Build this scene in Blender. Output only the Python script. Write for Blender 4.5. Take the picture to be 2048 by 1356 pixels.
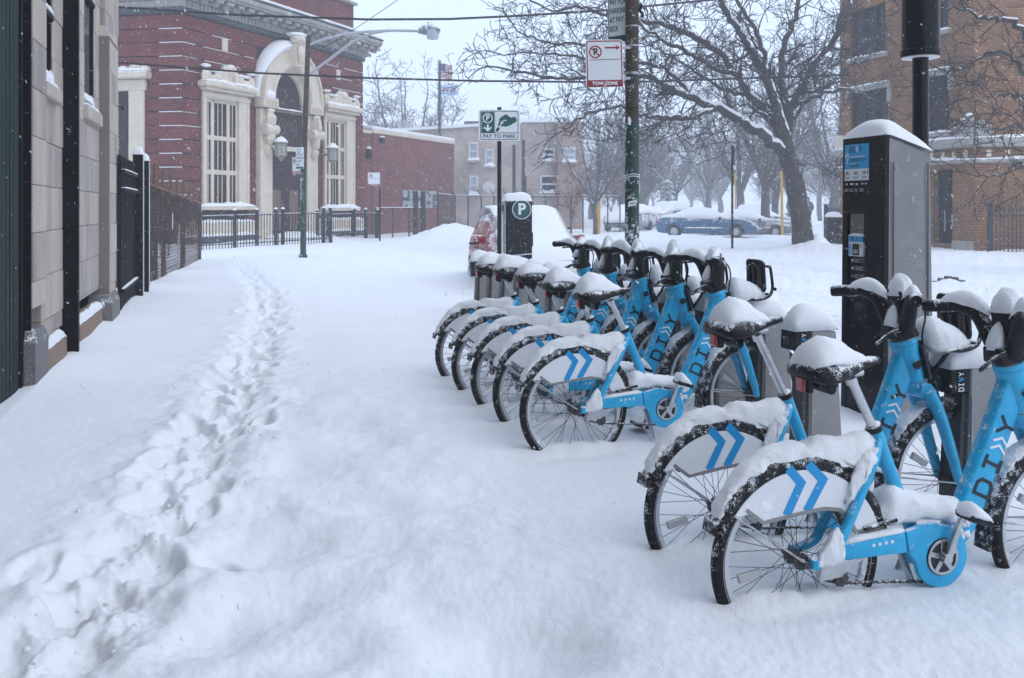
import bpy, bmesh, math, random
import numpy as np
from mathutils import Vector, Matrix, noise as mnoise

for o in list(bpy.data.objects):
    bpy.data.objects.remove(o, do_unlink=True)
scene = bpy.context.scene
COL = scene.collection
RND = random.Random(7)
R = math.radians

# ---------------------------------------------------------------- camera, sky, sun, exposure
F_PX, HOR, CAM_H = 1850.0, 415.0, 1.41          # focal length in photo pixels, horizon row, eye height
cam_d = bpy.data.cameras.new('camera')
cam = bpy.data.objects.new('camera', cam_d)
COL.objects.link(cam)
cam.location = (0, 0, CAM_H)
cam.rotation_euler = (R(90), 0, 0)
cam_d.sensor_fit = 'HORIZONTAL'
cam_d.sensor_width = 36.0
cam_d.lens = F_PX / 2048 * 36.0
cam_d.shift_y = (HOR - 678.0) / 2048.0          # level camera with a dropped frame: uprights stay upright
cam_d.clip_start = 0.05
cam_d.clip_end = 2000
cam_d.dof.use_dof = True
cam_d.dof.focus_distance = 6.0
cam_d.dof.aperture_fstop = 7.0
scene.camera = cam

SUN_EL, SUN_AZ = R(50), R(125)                   # azimuth clockwise from the view direction
world = bpy.data.worlds.new('World')
scene.world = world
world.use_nodes = True
wn = world.node_tree
wn.nodes.clear()
w_out = wn.nodes.new('ShaderNodeOutputWorld')
w_bg = wn.nodes.new('ShaderNodeBackground')
w_sky = wn.nodes.new('ShaderNodeTexSky')
w_sky.sky_type = 'NISHITA'
w_sky.sun_disc = False
w_sky.sun_elevation = SUN_EL
w_sky.sun_rotation = SUN_AZ
w_sky.air_density = 1.0
w_sky.dust_density = 4.0
w_mix = wn.nodes.new('ShaderNodeMixRGB')
w_mix.inputs['Fac'].default_value = 0.85        # closed cloud deck over the clear sky
w_mix.inputs['Color2'].default_value = (8.35, 10.05, 13.0, 1)
wn.links.new(w_sky.outputs['Color'], w_mix.inputs['Color1'])
wn.links.new(w_mix.outputs['Color'], w_bg.inputs['Color'])
w_bg.inputs['Strength'].default_value = 0.105
wn.links.new(w_bg.outputs['Background'], w_out.inputs['Surface'])

sun_d = bpy.data.lights.new('sun', 'SUN')
sun_d.energy = 0.55
sun_d.angle = R(50)
sun_d.color = (1.0, 0.97, 0.93)
sun = bpy.data.objects.new('sun', sun_d)
COL.objects.link(sun)
sun.rotation_euler = (R(90) - SUN_EL, 0, math.pi - SUN_AZ)
sun.location = (40, -30, 60)

scene.view_settings.view_transform = 'Standard'
scene.view_settings.look = 'None'
scene.view_settings.gamma = 1.0
scene.view_settings.use_curve_mapping = False
scene.view_settings.exposure = 0.24
scene.cycles.use_denoising = True
scene.cycles.max_bounces = 6
scene.cycles.diffuse_bounces = 5
scene.cycles.glossy_bounces = 3
scene.cycles.transmission_bounces = 4
scene.cycles.volume_bounces = 1
scene.cycles.transparent_max_bounces = 8
try:
    scene.cycles.use_adaptive_sampling = True
    scene.cycles.adaptive_threshold = 0.01
except Exception:
    pass

# ---------------------------------------------------------------- helpers
def at(u, v, Y):
    """World point seen at photo pixel (u, v) at depth Y."""
    return Vector(((u - 1024) / F_PX * Y, Y, CAM_H + (HOR - v) / F_PX * Y))

AX = Vector((-0.3, 0.9539, 0))                  # along the kerb, away
PX = Vector((0.9539, 0.3, 0))                   # across the pavement, towards the street
ROT_P = math.atan2(0.3, 0.9539)

def ap(a, p, z=0.0):
    v = AX * a + PX * p
    v.z = z
    return v

class Face:
    """A vertical plane: origin, horizontal direction; maps photo pixels to (m, z) on it."""
    def __init__(s, X0, Y0, dx, dy):
        n = math.hypot(dx, dy)
        s.X0, s.Y0, s.dx, s.dy = X0, Y0, dx / n, dy / n
        s.rot = math.atan2(dy, dx)
    def m(s, u):
        t = (u - 1024) / F_PX
        return (t * s.Y0 - s.X0) / (s.dx - t * s.dy)
    def z(s, u, v):
        Y = s.Y0 + s.dy * s.m(u)
        return CAM_H + (HOR - v) / F_PX * Y
    def mz(s, u, v):
        return s.m(u), s.z(u, v)
    def pt(s, m, z, out=0.0):
        return Vector((s.X0 + s.dx * m + s.dy * out, s.Y0 + s.dy * m - s.dx * out, z))

class MB:
    def __init__(s):
        s.v, s.f = [], []
    def add(s, vs, fs):
        k = len(s.v)
        s.v.extend([tuple(p) for p in vs])
        s.f.extend([tuple(i + k for i in f) for f in fs])
        return s
    def box(s, x0, y0, z0, x1, y1, z1):
        vs = [(x0, y0, z0), (x1, y0, z0), (x1, y1, z0), (x0, y1, z0), (x0, y0, z1), (x1, y0, z1), (x1, y1, z1), (x0, y1, z1)]
        return s.add(vs, [(0, 3, 2, 1), (4, 5, 6, 7), (0, 1, 5, 4), (1, 2, 6, 5), (2, 3, 7, 6), (3, 0, 4, 7)])
    def hexa(s, b, t):
        """Box from four bottom and four top corners (counter-clockwise seen from above)."""
        return s.add(list(b) + list(t), [(0, 3, 2, 1), (4, 5, 6, 7), (0, 1, 5, 4), (1, 2, 6, 5), (2, 3, 7, 6), (3, 0, 4, 7)])
    def tube(s, pts, r, n=8, caps=True, sy=1.0, ref=None):
        pts = [Vector(p) for p in pts]
        m = len(pts)
        rr = r if isinstance(r, (list, tuple)) else [r] * m
        tang = []
        for i in range(m):
            d = pts[min(i + 1, m - 1)] - pts[max(i - 1, 0)]
            tang.append(d.normalized() if d.length > 1e-9 else Vector((0, 0, 1)))
        if ref is None:
            ref = Vector((0, 0, 1)) if abs(tang[0].z) < 0.9 else Vector((1, 0, 0))
        nrm = Vector(ref)
        vs = []
        for i in range(m):
            t = tang[i]
            nrm = nrm - t * nrm.dot(t)
            if nrm.length < 1e-6:
                nrm = t.orthogonal()
            nrm.normalize()
            b = t.cross(nrm)
            for k in range(n):
                a = 2 * math.pi * k / n
                vs.append(pts[i] + nrm * (math.cos(a) * rr[i]) + b * (math.sin(a) * rr[i] * sy))
        fs = []
        for i in range(m - 1):
            for k in range(n):
                k2 = (k + 1) % n
                fs.append((i * n + k, i * n + k2, (i + 1) * n + k2, (i + 1) * n + k))
        if caps:
            fs.append(tuple(range(n - 1, -1, -1)))
            fs.append(tuple((m - 1) * n + k for k in range(n)))
        return s.add(vs, fs)
    def prism(s, poly, y0, y1):
        """Polygon in (x, z) swept along y."""
        n = len(poly)
        vs = [(x, y0, z) for x, z in poly] + [(x, y1, z) for x, z in poly]
        fs = [tuple(range(n)), tuple(range(2 * n - 1, n - 1, -1))]
        for i in range(n):
            j = (i + 1) % n
            fs.append((i, i + n, j + n, j))
        return s.add(vs, fs)
    def stroke(s, pts, w, y0, y1, closed=False):
        """Flat thick polyline in (x, z), mitred, from y0 to y1."""
        n = len(pts)
        L, Rr = [], []
        for i in range(n):
            p = Vector(pts[i])
            a = Vector(pts[i - 1]) if (i > 0 or closed) else None
            b = Vector(pts[(i + 1) % n]) if (i < n - 1 or closed) else None
            d1 = (p - a).normalized() if a is not None else (b - p).normalized()
            d2 = (b - p).normalized() if b is not None else d1
            n1, n2 = Vector((-d1.y, d1.x)), Vector((-d2.y, d2.x))
            mm = n1 + n2
            mm.normalize()
            k = w / 2 / max(0.35, mm.dot(n1))
            L.append(p + mm * k)
            Rr.append(p - mm * k)
        rng = range(n) if closed else range(n - 1)
        for i in rng:
            j = (i + 1) % n
            s.prism([tuple(L[i]), tuple(Rr[i]), tuple(Rr[j]), tuple(L[j])], y0, y1)
        return s
    def lathe(s, prof, c=(0, 0, 0), n=16, axis='z'):
        vs, fs = [], []
        for r, z in prof:
            for k in range(n):
                a = 2 * math.pi * k / n
                x, y = r * math.cos(a), r * math.sin(a)
                q = (x, y, z) if axis == 'z' else ((x, z, y) if axis == 'y' else (z, x, y))
                vs.append((q[0] + c[0], q[1] + c[1], q[2] + c[2]))
        m = len(prof)
        for i in range(m - 1):
            for k in range(n):
                k2 = (k + 1) % n
                fs.append((i * n + k, i * n + k2, (i + 1) * n + k2, (i + 1) * n + k))
        fs.append(tuple(range(n - 1, -1, -1)))
        fs.append(tuple((m - 1) * n + k for k in range(n)))
        return s.add(vs, fs)
    def ball(s, c, r, n=10, m=6, jit=0.0):
        rx, ry, rz = r if isinstance(r, (list, tuple)) else (r, r, r)
        vs, fs = [], []
        for i in range(m + 1):
            th = math.pi * i / m
            for k in range(n):
                a = 2 * math.pi * k / n
                q = Vector((math.sin(th) * math.cos(a), math.sin(th) * math.sin(a), math.cos(th)))
                j = 1 + jit * mnoise.noise(Vector(c) * 3 + q * 2.0) if jit else 1
                vs.append((c[0] + rx * q.x * j, c[1] + ry * q.y * j, c[2] + rz * q.z * j))
        for i in range(m):
            for k in range(n):
                k2 = (k + 1) % n
                fs.append((i * n + k, (i + 1) * n + k, (i + 1) * n + k2, i * n + k2))
        return s.add(vs, fs)
    def loft(s, st, n=14, amp=0.004, fr=14.0, pw=2.2, seed=0.0, flat=0.35, res=0.0):
        """Snow-like body along x: stations (x, z_bottom, z_top, half_width[, y])."""
        vs, fs = [], []
        if res:
            st = [tuple(q) + ((0.0,) if len(q) < 5 else ()) for q in st]
            o = []
            for i in range(len(st) - 1):
                k = max(1, int((st[i + 1][0] - st[i][0]) / res))
                for j in range(k):
                    t = j / k
                    o.append(tuple(a + (b - a) * t for a, b in zip(st[i], st[i + 1])))
            st = o + [st[-1]]
        for q in st:
            x, zb, zt, hw = q[:4]
            yc = q[4] if len(q) > 4 else 0.0
            for k in range(n):
                a = 2 * math.pi * k / n
                ca, sa = math.cos(a), math.sin(a)
                y = hw * math.copysign(abs(ca) ** (2 / pw), ca)
                if sa >= 0:
                    z = zb + (zt - zb) * (flat * 0.3 + (1 - flat * 0.3) * abs(sa) ** (2 / pw))
                else:
                    z = zb + (zt - zb) * flat * 0.3 * (1 - abs(sa) ** 0.5)
                p = Vector((x, y + yc, z))
                if amp:
                    d = mnoise.noise_vector(p * fr + Vector((seed, seed * 1.7, 0))) + 0.5 * mnoise.noise_vector(p * fr * 2.7 + Vector((0, seed, 3)))
                    if res: d = d + .35 * mnoise.noise_vector(p * fr * 6.5)
                    p = p + d * amp
                vs.append(p)
        m = len(st)
        for i in range(m - 1):
            for k in range(n):
                k2 = (k + 1) % n
                fs.append((i * n + k, (i + 1) * n + k, (i + 1) * n + k2, i * n + k2))
        fs.append(tuple(range(n)))
        fs.append(tuple((m - 1) * n + k for k in range(n - 1, -1, -1)))
        return s.add(vs, fs)
    def heap(s, x0, y0, x1, y1, z, h, n=14, p=2.0, q=0.5, amp=0.01, fr=6.0, seed=0.0, skirt=0.0):
        """Snow cushion on a rectangle."""
        vs, fs = [], []
        for i in range(n + 1):
            for j in range(n + 1):
                a, b = 2 * i / n - 1, 2 * j / n - 1
                k = (max(0, 1 - abs(a) ** p) * max(0, 1 - abs(b) ** p)) ** q
                x, y = x0 + (x1 - x0) * i / n, y0 + (y1 - y0) * j / n
                zz = z - skirt + (h + skirt) * k
                if amp:
                    zz += amp * k * mnoise.noise(Vector((x * fr + seed, y * fr, seed)))
                    if k < 1e-6:
                        x += 0.4 * amp * mnoise.noise(Vector((x * fr * 2, y * fr * 2, seed + 5)))
                        y += 0.4 * amp * mnoise.noise(Vector((x * fr * 2, y * fr * 2, seed + 9)))
                vs.append((x, y, zz))
        for i in range(n):
            for j in range(n):
                k = i * (n + 1) + j
                fs.append((k, k + n + 1, k + n + 2, k + 1))
        b = [i * (n + 1) for i in range(n + 1)] + [n * (n + 1) + j for j in range(1, n + 1)] + \
            [i * (n + 1) + n for i in range(n - 1, -1, -1)] + [j for j in range(n - 1, 0, -1)]
        fs.append(tuple(reversed(b)))
        return s.add(vs, fs)
    def xf(s, M):
        s.v = [tuple(M @ Vector(p)) for p in s.v]
        return s
    def mesh(s, name, mat, smooth=False, bevel=0.0, seg=1, angle=40, weld=False):
        me = bpy.data.meshes.new(name)
        me.from_pydata(s.v, [], s.f)
        if bevel or weld:
            bm = bmesh.new()
            bm.from_mesh(me)
            if weld:
                bmesh.ops.remove_doubles(bm, verts=bm.verts, dist=1e-5)
            if bevel:
                ed = [e for e in bm.edges if len(e.link_faces) == 2 and e.calc_face_angle(0) > 0.5]
                bmesh.ops.bevel(bm, geom=ed, offset=bevel, segments=seg, affect='EDGES', profile=0.5, clamp_overlap=True)
            bm.to_mesh(me)
            bm.free()
        if mat is not None:
            me.materials.append(mat)
        if smooth:
            me.polygons.foreach_set('use_smooth', [True] * len(me.polygons))
            me.set_sharp_from_angle(angle=R(angle))
        me.update()
        return me
    def build(s, name, mat, parent=None, **k):
        return link(name, s.mesh(name, mat, **k), parent)

def link(name, me, parent=None):
    o = bpy.data.objects.new(name, me)
    COL.objects.link(o)
    if parent is not None:
        o.parent = parent
    return o

def tag(o, label=None, cat=None, group=None, kind=None):
    if label: o['label'] = label
    if cat: o['category'] = cat
    if group: o['group'] = group
    if kind: o['kind'] = kind
    return o

def thing(name, label, cat, loc=(0, 0, 0), rz=0.0, group=None):
    o = bpy.data.objects.new(name, None)
    COL.objects.link(o)
    o.location = loc
    o.rotation_euler = (0, 0, rz)
    o.empty_display_size = 0.2
    return tag(o, label, cat, group)

def kids(o):
    return [c for c in bpy.data.objects if c.parent == o]

def copy_tree(o, cmap, parent=None):
    c = o.copy()
    COL.objects.link(c)
    if parent is not None:
        c.parent = parent
    for ch in cmap.get(o.name, []):
        copy_tree(ch, cmap, c)
    return c

def child_map():
    m = {}
    for o in bpy.data.objects:
        if o.parent is not None:
            m.setdefault(o.parent.name, []).append(o)
    return m

_tc = {}
def text_mesh(body, size, mat, depth=0.002, align='CENTER', bold=0.0, sx=1.0):
    """Lettering as a mesh in the (x, z) plane facing -y."""
    key = (body, size, mat.name, align, bold, sx)
    if key in _tc:
        return _tc[key]
    c = bpy.data.curves.new('lettering', 'FONT')
    c.body = body
    c.size = size
    c.align_x = align
    c.align_y = 'CENTER'
    c.extrude = depth
    c.offset = bold
    c.resolution_u = 3
    o = bpy.data.objects.new('lettering', c)
    COL.objects.link(o)
    dg = bpy.context.evaluated_depsgraph_get()
    me = bpy.data.meshes.new_from_object(o.evaluated_get(dg))
    bpy.data.objects.remove(o, do_unlink=True)
    bpy.data.curves.remove(c)
    me.transform(Matrix.Rotation(R(90), 4, 'X') @ Matrix.Diagonal((sx, 1, 1, 1)))
    me.materials.clear()
    me.materials.append(mat)
    me.name = 'lettering'
    _tc[key] = me
    return me

def text(body, size, mat, parent, loc, rot=(0, 0, 0), name='lettering', **k):
    o = link(name, text_mesh(body, size, mat, **k), parent)
    o.location = loc
    o.rotation_euler = rot
    return o

# ---------------------------------------------------------------- materials
SNOWC = (0.84, 0.85, 0.87, 1)
def mat(name, col, rough=0.5, metal=0.0, vary=0.0, vscale=6.0, dust=0.0, dscale=60.0, up=0.5, bump=0.0, bscale=80.0, col2=None, spec=0.5, coat=0.0, side=0.0, streak=None):
    m = bpy.data.materials.new(name)
    m.use_nodes = True
    nt = m.node_tree
    N, Lk = nt.nodes, nt.links
    b = N['Principled BSDF']
    col = tuple(col) + (1,) if len(col) == 3 else tuple(col)
    b.inputs['Base Color'].default_value = col
    b.inputs['Roughness'].default_value = rough
    b.inputs['Metallic'].default_value = metal
    b.inputs['Specular IOR Level'].default_value = spec
    b.inputs['Coat Weight'].default_value = coat
    geo = N.new('ShaderNodeNewGeometry')
    csock = None
    if vary or col2:
        tc = N.new('ShaderNodeTexNoise')
        tc.inputs['Scale'].default_value = vscale
        tc.inputs['Detail'].default_value = 6
        tc.inputs['Roughness'].default_value = 0.65
        if streak:
            mp = N.new('ShaderNodeMapping')
            mp.inputs['Scale'].default_value = streak
            Lk.new(geo.outputs['Position'], mp.inputs['Vector'])
            Lk.new(mp.outputs['Vector'], tc.inputs['Vector'])
        else:
            Lk.new(geo.outputs['Position'], tc.inputs['Vector'])
        rp = N.new('ShaderNodeValToRGB')
        if col2 is None:
            a = [max(0, c * (1 - vary)) for c in col[:3]]
            d = [min(1, c * (1 + vary)) for c in col[:3]]
        else:
            a, d = col[:3], col2
        rp.color_ramp.elements[0].position = 0.3
        rp.color_ramp.elements[1].position = 0.7
        rp.color_ramp.elements[0].color = tuple(a) + (1,)
        rp.color_ramp.elements[1].color = tuple(d) + (1,)
        Lk.new(tc.outputs['Fac'], rp.inputs['Fac'])
        csock = rp.outputs['Color']
    if dust:
        n1 = N.new('ShaderNodeTexNoise')
        n1.inputs['Scale'].default_value = dscale
        n1.inputs['Detail'].default_value = 5
        n1.inputs['Roughness'].default_value = 0.7
        Lk.new(geo.outputs['Position'], n1.inputs['Vector'])
        n2 = N.new('ShaderNodeTexNoise')
        n2.inputs['Scale'].default_value = dscale / 7
        n2.inputs['Detail'].default_value = 3
        Lk.new(geo.outputs['Position'], n2.inputs['Vector'])
        dt = N.new('ShaderNodeVectorMath')
        dt.operation = 'DOT_PRODUCT'
        dt.inputs[1].default_value = (-side, -side * 0.6, up)   # snow lies on top and is blown on from one side
        Lk.new(geo.outputs['Normal'], dt.inputs[0])
        s1 = N.new('ShaderNodeMath'); s1.operation = 'MULTIPLY_ADD'
        Lk.new(n2.outputs['Fac'], s1.inputs[0]); s1.inputs[1].default_value = 0.7
        Lk.new(n1.outputs['Fac'], s1.inputs[2])
        s2 = N.new('ShaderNodeMath'); s2.operation = 'MULTIPLY_ADD'
        Lk.new(dt.outputs['Value'], s2.inputs[0]); s2.inputs[1].default_value = 0.35
        Lk.new(s1.outputs[0], s2.inputs[2])
        mr = N.new('ShaderNodeMapRange')
        mr.inputs['From Min'].default_value = 1.12 - dust * 0.5
        mr.inputs['From Max'].default_value = 1.20 - dust * 0.5
        Lk.new(s2.outputs[0], mr.inputs['Value'])
        mx = N.new('ShaderNodeMixRGB')
        mx.inputs['Color1'].default_value = col
        if csock is not None:
            Lk.new(csock, mx.inputs['Color1'])
        mx.inputs['Color2'].default_value = SNOWC
        Lk.new(mr.outputs['Result'], mx.inputs['Fac'])
        csock = mx.outputs['Color']
        rm = N.new('ShaderNodeMapRange')
        rm.inputs['To Min'].default_value = rough
        rm.inputs['To Max'].default_value = 0.8
        Lk.new(mr.outputs['Result'], rm.inputs['Value'])
        Lk.new(rm.outputs['Result'], b.inputs['Roughness'])
        if metal:
            mm = N.new('ShaderNodeMapRange')
            mm.inputs['To Min'].default_value = metal
            mm.inputs['To Max'].default_value = 0.0
            Lk.new(mr.outputs['Result'], mm.inputs['Value'])
            Lk.new(mm.outputs['Result'], b.inputs['Metallic'])
    if csock is not None:
        Lk.new(csock, b.inputs['Base Color'])
    if bump:
        bn = N.new('ShaderNodeTexNoise')
        bn.inputs['Scale'].default_value = bscale
        bn.inputs['Detail'].default_value = 6
        Lk.new(geo.outputs['Position'], bn.inputs['Vector'])
        bp = N.new('ShaderNodeBump')
        bp.inputs['Strength'].default_value = bump
        bp.inputs['Distance'].default_value = 0.01
        Lk.new(bn.outputs['Fac'], bp.inputs['Height'])
        Lk.new(bp.outputs['Normal'], b.inputs['Normal'])
    return m

def brick_mat(name, c1, c2, mortar, bw=0.22, bh=0.075, dust=0.0, ms=0.006):
    m = mat(name, c1, 0.85, dust=0.0)
    nt = m.node_tree
    N, Lk = nt.nodes, nt.links
    b = N['Principled BSDF']
    tc = N.new('ShaderNodeTexCoord')
    sx = N.new('ShaderNodeSeparateXYZ')
    Lk.new(tc.outputs['Object'], sx.inputs['Vector'])
    ad = N.new('ShaderNodeMath'); ad.operation = 'ADD'
    Lk.new(sx.outputs['X'], ad.inputs[0]); Lk.new(sx.outputs['Y'], ad.inputs[1])
    cx = N.new('ShaderNodeCombineXYZ')
    Lk.new(ad.outputs[0], cx.inputs['X']); Lk.new(sx.outputs['Z'], cx.inputs['Y'])
    br = N.new('ShaderNodeTexBrick')
    Lk.new(cx.outputs['Vector'], br.inputs['Vector'])
    br.inputs['Color1'].default_value = tuple(c1) + (1,)
    br.inputs['Color2'].default_value = tuple(c2) + (1,)
    br.inputs['Mortar'].default_value = tuple(mortar) + (1,)
    br.inputs['Scale'].default_value = 1.0
    br.inputs['Brick Width'].default_value = bw
    br.inputs['Row Height'].default_value = bh
    br.inputs['Mortar Size'].default_value = ms
    br.inputs['Mortar Smooth'].default_value = 0.3
    br.inputs['Bias'].default_value = 0.0
    nz = N.new('ShaderNodeTexNoise')
    nz.inputs['Scale'].default_value = 0.9
    nz.inputs['Detail'].default_value = 7
    nz.inputs['Roughness'].default_value = 0.7
    geo = N.new('ShaderNodeNewGeometry')
    Lk.new(geo.outputs['Position'], nz.inputs['Vector'])
    rp = N.new('ShaderNodeMapRange')
    rp.inputs['From Min'].default_value = 0.25; rp.inputs['From Max'].default_value = 0.75
    rp.inputs['To Min'].default_value = 0.58; rp.inputs['To Max'].default_value = 1.36
    Lk.new(nz.outputs['Fac'], rp.inputs['Value'])
    hs = N.new('ShaderNodeHueSaturation')
    Lk.new(br.outputs['Color'], hs.inputs['Color'])
    Lk.new(rp.outputs['Result'], hs.inputs['Value'])
    out = hs.outputs['Color']
    if dust:
        n2 = N.new('ShaderNodeTexNoise')
        n2.inputs['Scale'].default_value = 7
        n2.inputs['Detail'].default_value = 8
        n2.inputs['Roughness'].default_value = 0.75
        Lk.new(geo.outputs['Position'], n2.inputs['Vector'])
        sn = N.new('ShaderNodeMath'); sn.operation = 'MULTIPLY_ADD'
        gn = N.new('ShaderNodeSeparateXYZ')
        Lk.new(geo.outputs['Normal'], gn.inputs['Vector'])
        Lk.new(gn.outputs['Z'], sn.inputs[0]); sn.inputs[1].default_value = 0.8
        Lk.new(n2.outputs['Fac'], sn.inputs[2])
        mr = N.new('ShaderNodeMapRange')
        mr.inputs['From Min'].default_value = 0.75 - dust * 0.3
        mr.inputs['From Max'].default_value = 0.95 - dust * 0.3
        mr.inputs['To Max'].default_value = 0.85
        Lk.new(sn.outputs[0], mr.inputs['Value'])
        mx = N.new('ShaderNodeMixRGB')
        Lk.new(out, mx.inputs['Color1'])
        mx.inputs['Color2'].default_value = SNOWC
        Lk.new(mr.outputs['Result'], mx.inputs['Fac'])
        out = mx.outputs['Color']
    Lk.new(out, b.inputs['Base Color'])
    bp = N.new('ShaderNodeBump')
    bp.inputs['Strength'].default_value = 0.6
    bp.inputs['Distance'].default_value = 0.01
    inv = N.new('ShaderNodeMath'); inv.operation = 'SUBTRACT'
    inv.inputs[0].default_value = 1.0
    Lk.new(br.outputs['Fac'], inv.inputs[1])
    Lk.new(inv.outputs[0], bp.inputs['Height'])
    Lk.new(bp.outputs['Normal'], b.inputs['Normal'])
    return m

M = {}
M['snow'] = mat('snow', (0.83, 0.84, 0.86), 0.75, vary=0.03, vscale=3, bump=0.5, bscale=160, spec=0.25)
M['snow_cap'] = mat('snow_cap', (0.90, 0.905, 0.915), 0.8, bump=0.7, bscale=240, spec=0.2)
M['blue'] = mat('blue_paint', (0.008, 0.38, 0.66), 0.36, vary=0.15, vscale=22, dust=0.09, dscale=200, up=0.8, side=0.05, coat=0.25)
M['black'] = mat('black_plastic', (0.007, 0.007, 0.009), 0.45, dust=0.20, dscale=170, up=0.7, spec=0.25)
M['black_gloss'] = mat('black_gloss', (0.004, 0.004, 0.005), 0.22, dust=0.10, dscale=90, up=0.5, spec=0.2)
M['tyre'] = mat('tyre_rubber', (0.008, 0.008, 0.009), 0.75, spec=0.25, dust=0.17, dscale=200, up=0.5, side=0.25)
M['fender'] = mat('fender_black', (0.008, 0.008, 0.010), 0.6, spec=0.25, dust=0.24, dscale=260, up=0.6, side=0.2)
M['alloy'] = mat('brushed_alloy', (0.55, 0.55, 0.56), 0.32, 1.0, vary=0.15, vscale=30, dust=0.2, dscale=80)
M['rim'] = mat('rim_alloy', (0.62, 0.63, 0.65), 0.35, 0.9, dust=0.3, dscale=60)
M['spoke'] = mat('spoke_steel', (0.05, 0.05, 0.055), 0.4, 0.6)
M['chain'] = mat('greasy_chain', (0.09, 0.08, 0.075), 0.5, 0.6, dust=0.25, dscale=120)
M['skirt'] = mat('white_skirt_plastic', (0.72, 0.73, 0.75), 0.35, vary=0.04, vscale=8, dust=0.25, dscale=60, side=0.1)
M['skirt_blue'] = mat('skirt_blue_print', (0.004, 0.27, 0.58), 0.4)
M['ink'] = mat('black_ink', (0.01, 0.012, 0.02), 0.45)
M['white_print'] = mat('white_print', (0.80, 0.81, 0.83), 0.45)
M['red_lens'] = mat('red_lens', (0.35, 0.012, 0.02), 0.2, coat=0.5)
M['reflector'] = mat('pale_reflector', (0.42, 0.42, 0.42), 0.25)
M['dock'] = mat('dock_grey', (0.25, 0.245, 0.24), 0.42, 0.3, vary=0.10, vscale=4, dust=0.12, dscale=120)
M['dock_dark'] = mat('dock_dark', (0.055, 0.054, 0.055), 0.5, 0.2, dust=0.15)
M['kiosk_grey'] = mat('kiosk_grey', (0.215, 0.212, 0.21), 0.40, 0.3, vary=0.14, vscale=3, dust=0.18, dscale=90)
M['poster_blue'] = mat('poster_blue', (0.015, 0.36, 0.68), 0.35)
M['screen'] = mat('dull_screen', (0.16, 0.15, 0.12), 0.15)
M['sign_white'] = mat('sign_white', (0.72, 0.74, 0.75), 0.4, vary=0.04, vscale=9, dust=0.12, dscale=70)
M['sign_green'] = mat('sign_green', (0.006, 0.085, 0.07), 0.4, dust=0.10, dscale=70)
M['sign_red'] = mat('sign_red', (0.30, 0.012, 0.025), 0.4, dust=0.1, dscale=70)
M['galv'] = mat('galvanised', (0.42, 0.43, 0.44), 0.4, 0.8, dust=0.2)
M['pole_green'] = mat('pole_green', (0.008, 0.045, 0.03), 0.45, vary=0.5, vscale=14, dust=0.34, dscale=36, up=0.2, side=0.15)
M['pole_rust'] = mat('pole_rust', (0.016, 0.035, 0.024), 0.75, col2=(0.085, 0.035, 0.022), vscale=5, dust=0.22, dscale=60, streak=(2, 2, 0.7))
M['post_black'] = mat('post_black', (0.007, 0.007, 0.010), 0.55, dust=0.16, dscale=70, up=0.3, spec=0.2)
M['iron'] = mat('iron_fence_paint', (0.014, 0.017, 0.024), 0.55, dust=0.2, dscale=30)
M['bark'] = mat('bark', (0.028, 0.024, 0.023), 0.9, col2=(0.075, 0.066, 0.06), vscale=12, dust=0.24, dscale=18, up=0.5, side=-0.25, streak=(1, 1, 0.35), bump=0.8, bscale=22)
M['twig'] = mat('twig', (0.034, 0.027, 0.028), 0.9, vary=0.3, vscale=5)
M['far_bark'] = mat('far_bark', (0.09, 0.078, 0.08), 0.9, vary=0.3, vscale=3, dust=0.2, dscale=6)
M['leaf_brown'] = mat('dry_leaf', (0.26, 0.09, 0.045), 0.8, vary=0.4, vscale=3)
M['red_brick'] = brick_mat('red_brick', (0.200, 0.043, 0.036), (0.130, 0.027, 0.025), (0.105, 0.055, 0.055), dust=0.42)
M['red_back'] = mat('joint_back', (0.03, 0.014, 0.016), 0.9)
M['annex_brick'] = brick_mat('annex_brick', (0.23, 0.070, 0.058), (0.17, 0.050, 0.044), (0.16, 0.10, 0.095), dust=0.36)
M['tan_brick'] = brick_mat('tan_brick', (0.31, 0.155, 0.066), (0.215, 0.105, 0.045), (0.11, 0.06, 0.035), bw=0.24, bh=0.085, ms=0.011, dust=0.16)
M['buff_brick'] = brick_mat('buff_brick', (0.50, 0.42, 0.37), (0.43, 0.36, 0.32), (0.42, 0.37, 0.34), dust=0.3)  # lightened to make up for thinner haze; distance haze put into the colour
M['bay_brick'] = brick_mat('bay_brick', (0.40, 0.29, 0.235), (0.34, 0.24, 0.20), (0.33, 0.27, 0.24), dust=0.3)
M['terracotta'] = mat('cream_terracotta', (0.66, 0.575, 0.455), 0.6, vary=0.10, vscale=2.5, dust=0.14, dscale=12, up=0.8)
M['corn_stone'] = mat('cornice_stone', (0.33, 0.31, 0.28), 0.75, vary=0.2, vscale=2, dust=0.22, dscale=8)
M['corn_dark'] = mat('copper_flashing', (0.045, 0.055, 0.065), 0.55, vary=0.2, vscale=3, dust=0.2, dscale=8)
M['glass_dark'] = mat('dark_glass', (0.010, 0.016, 0.026), 0.12, dust=0.10, dscale=18, up=0.2, spec=0.2)
M['oak'] = mat('weathered_door', (0.16, 0.105, 0.075), 0.6, vary=0.2, vscale=3, dust=0.14, dscale=10)
M['board'] = mat('grey_board', (0.27, 0.23, 0.20), 0.75, vary=0.15, vscale=2, dust=0.14, dscale=10)
M['brass'] = mat('dull_brass', (0.30, 0.25, 0.17), 0.5, 0.3, dust=0.1)
M['milk_glass'] = mat('milk_glass', (0.42, 0.45, 0.48), 0.2)
M['limestone'] = mat('limestone', (0.29, 0.24, 0.20), 0.85, col2=(0.52, 0.45, 0.39), vscale=2.2, bump=0.4, bscale=60, streak=(1, 1, 0.25))
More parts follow.
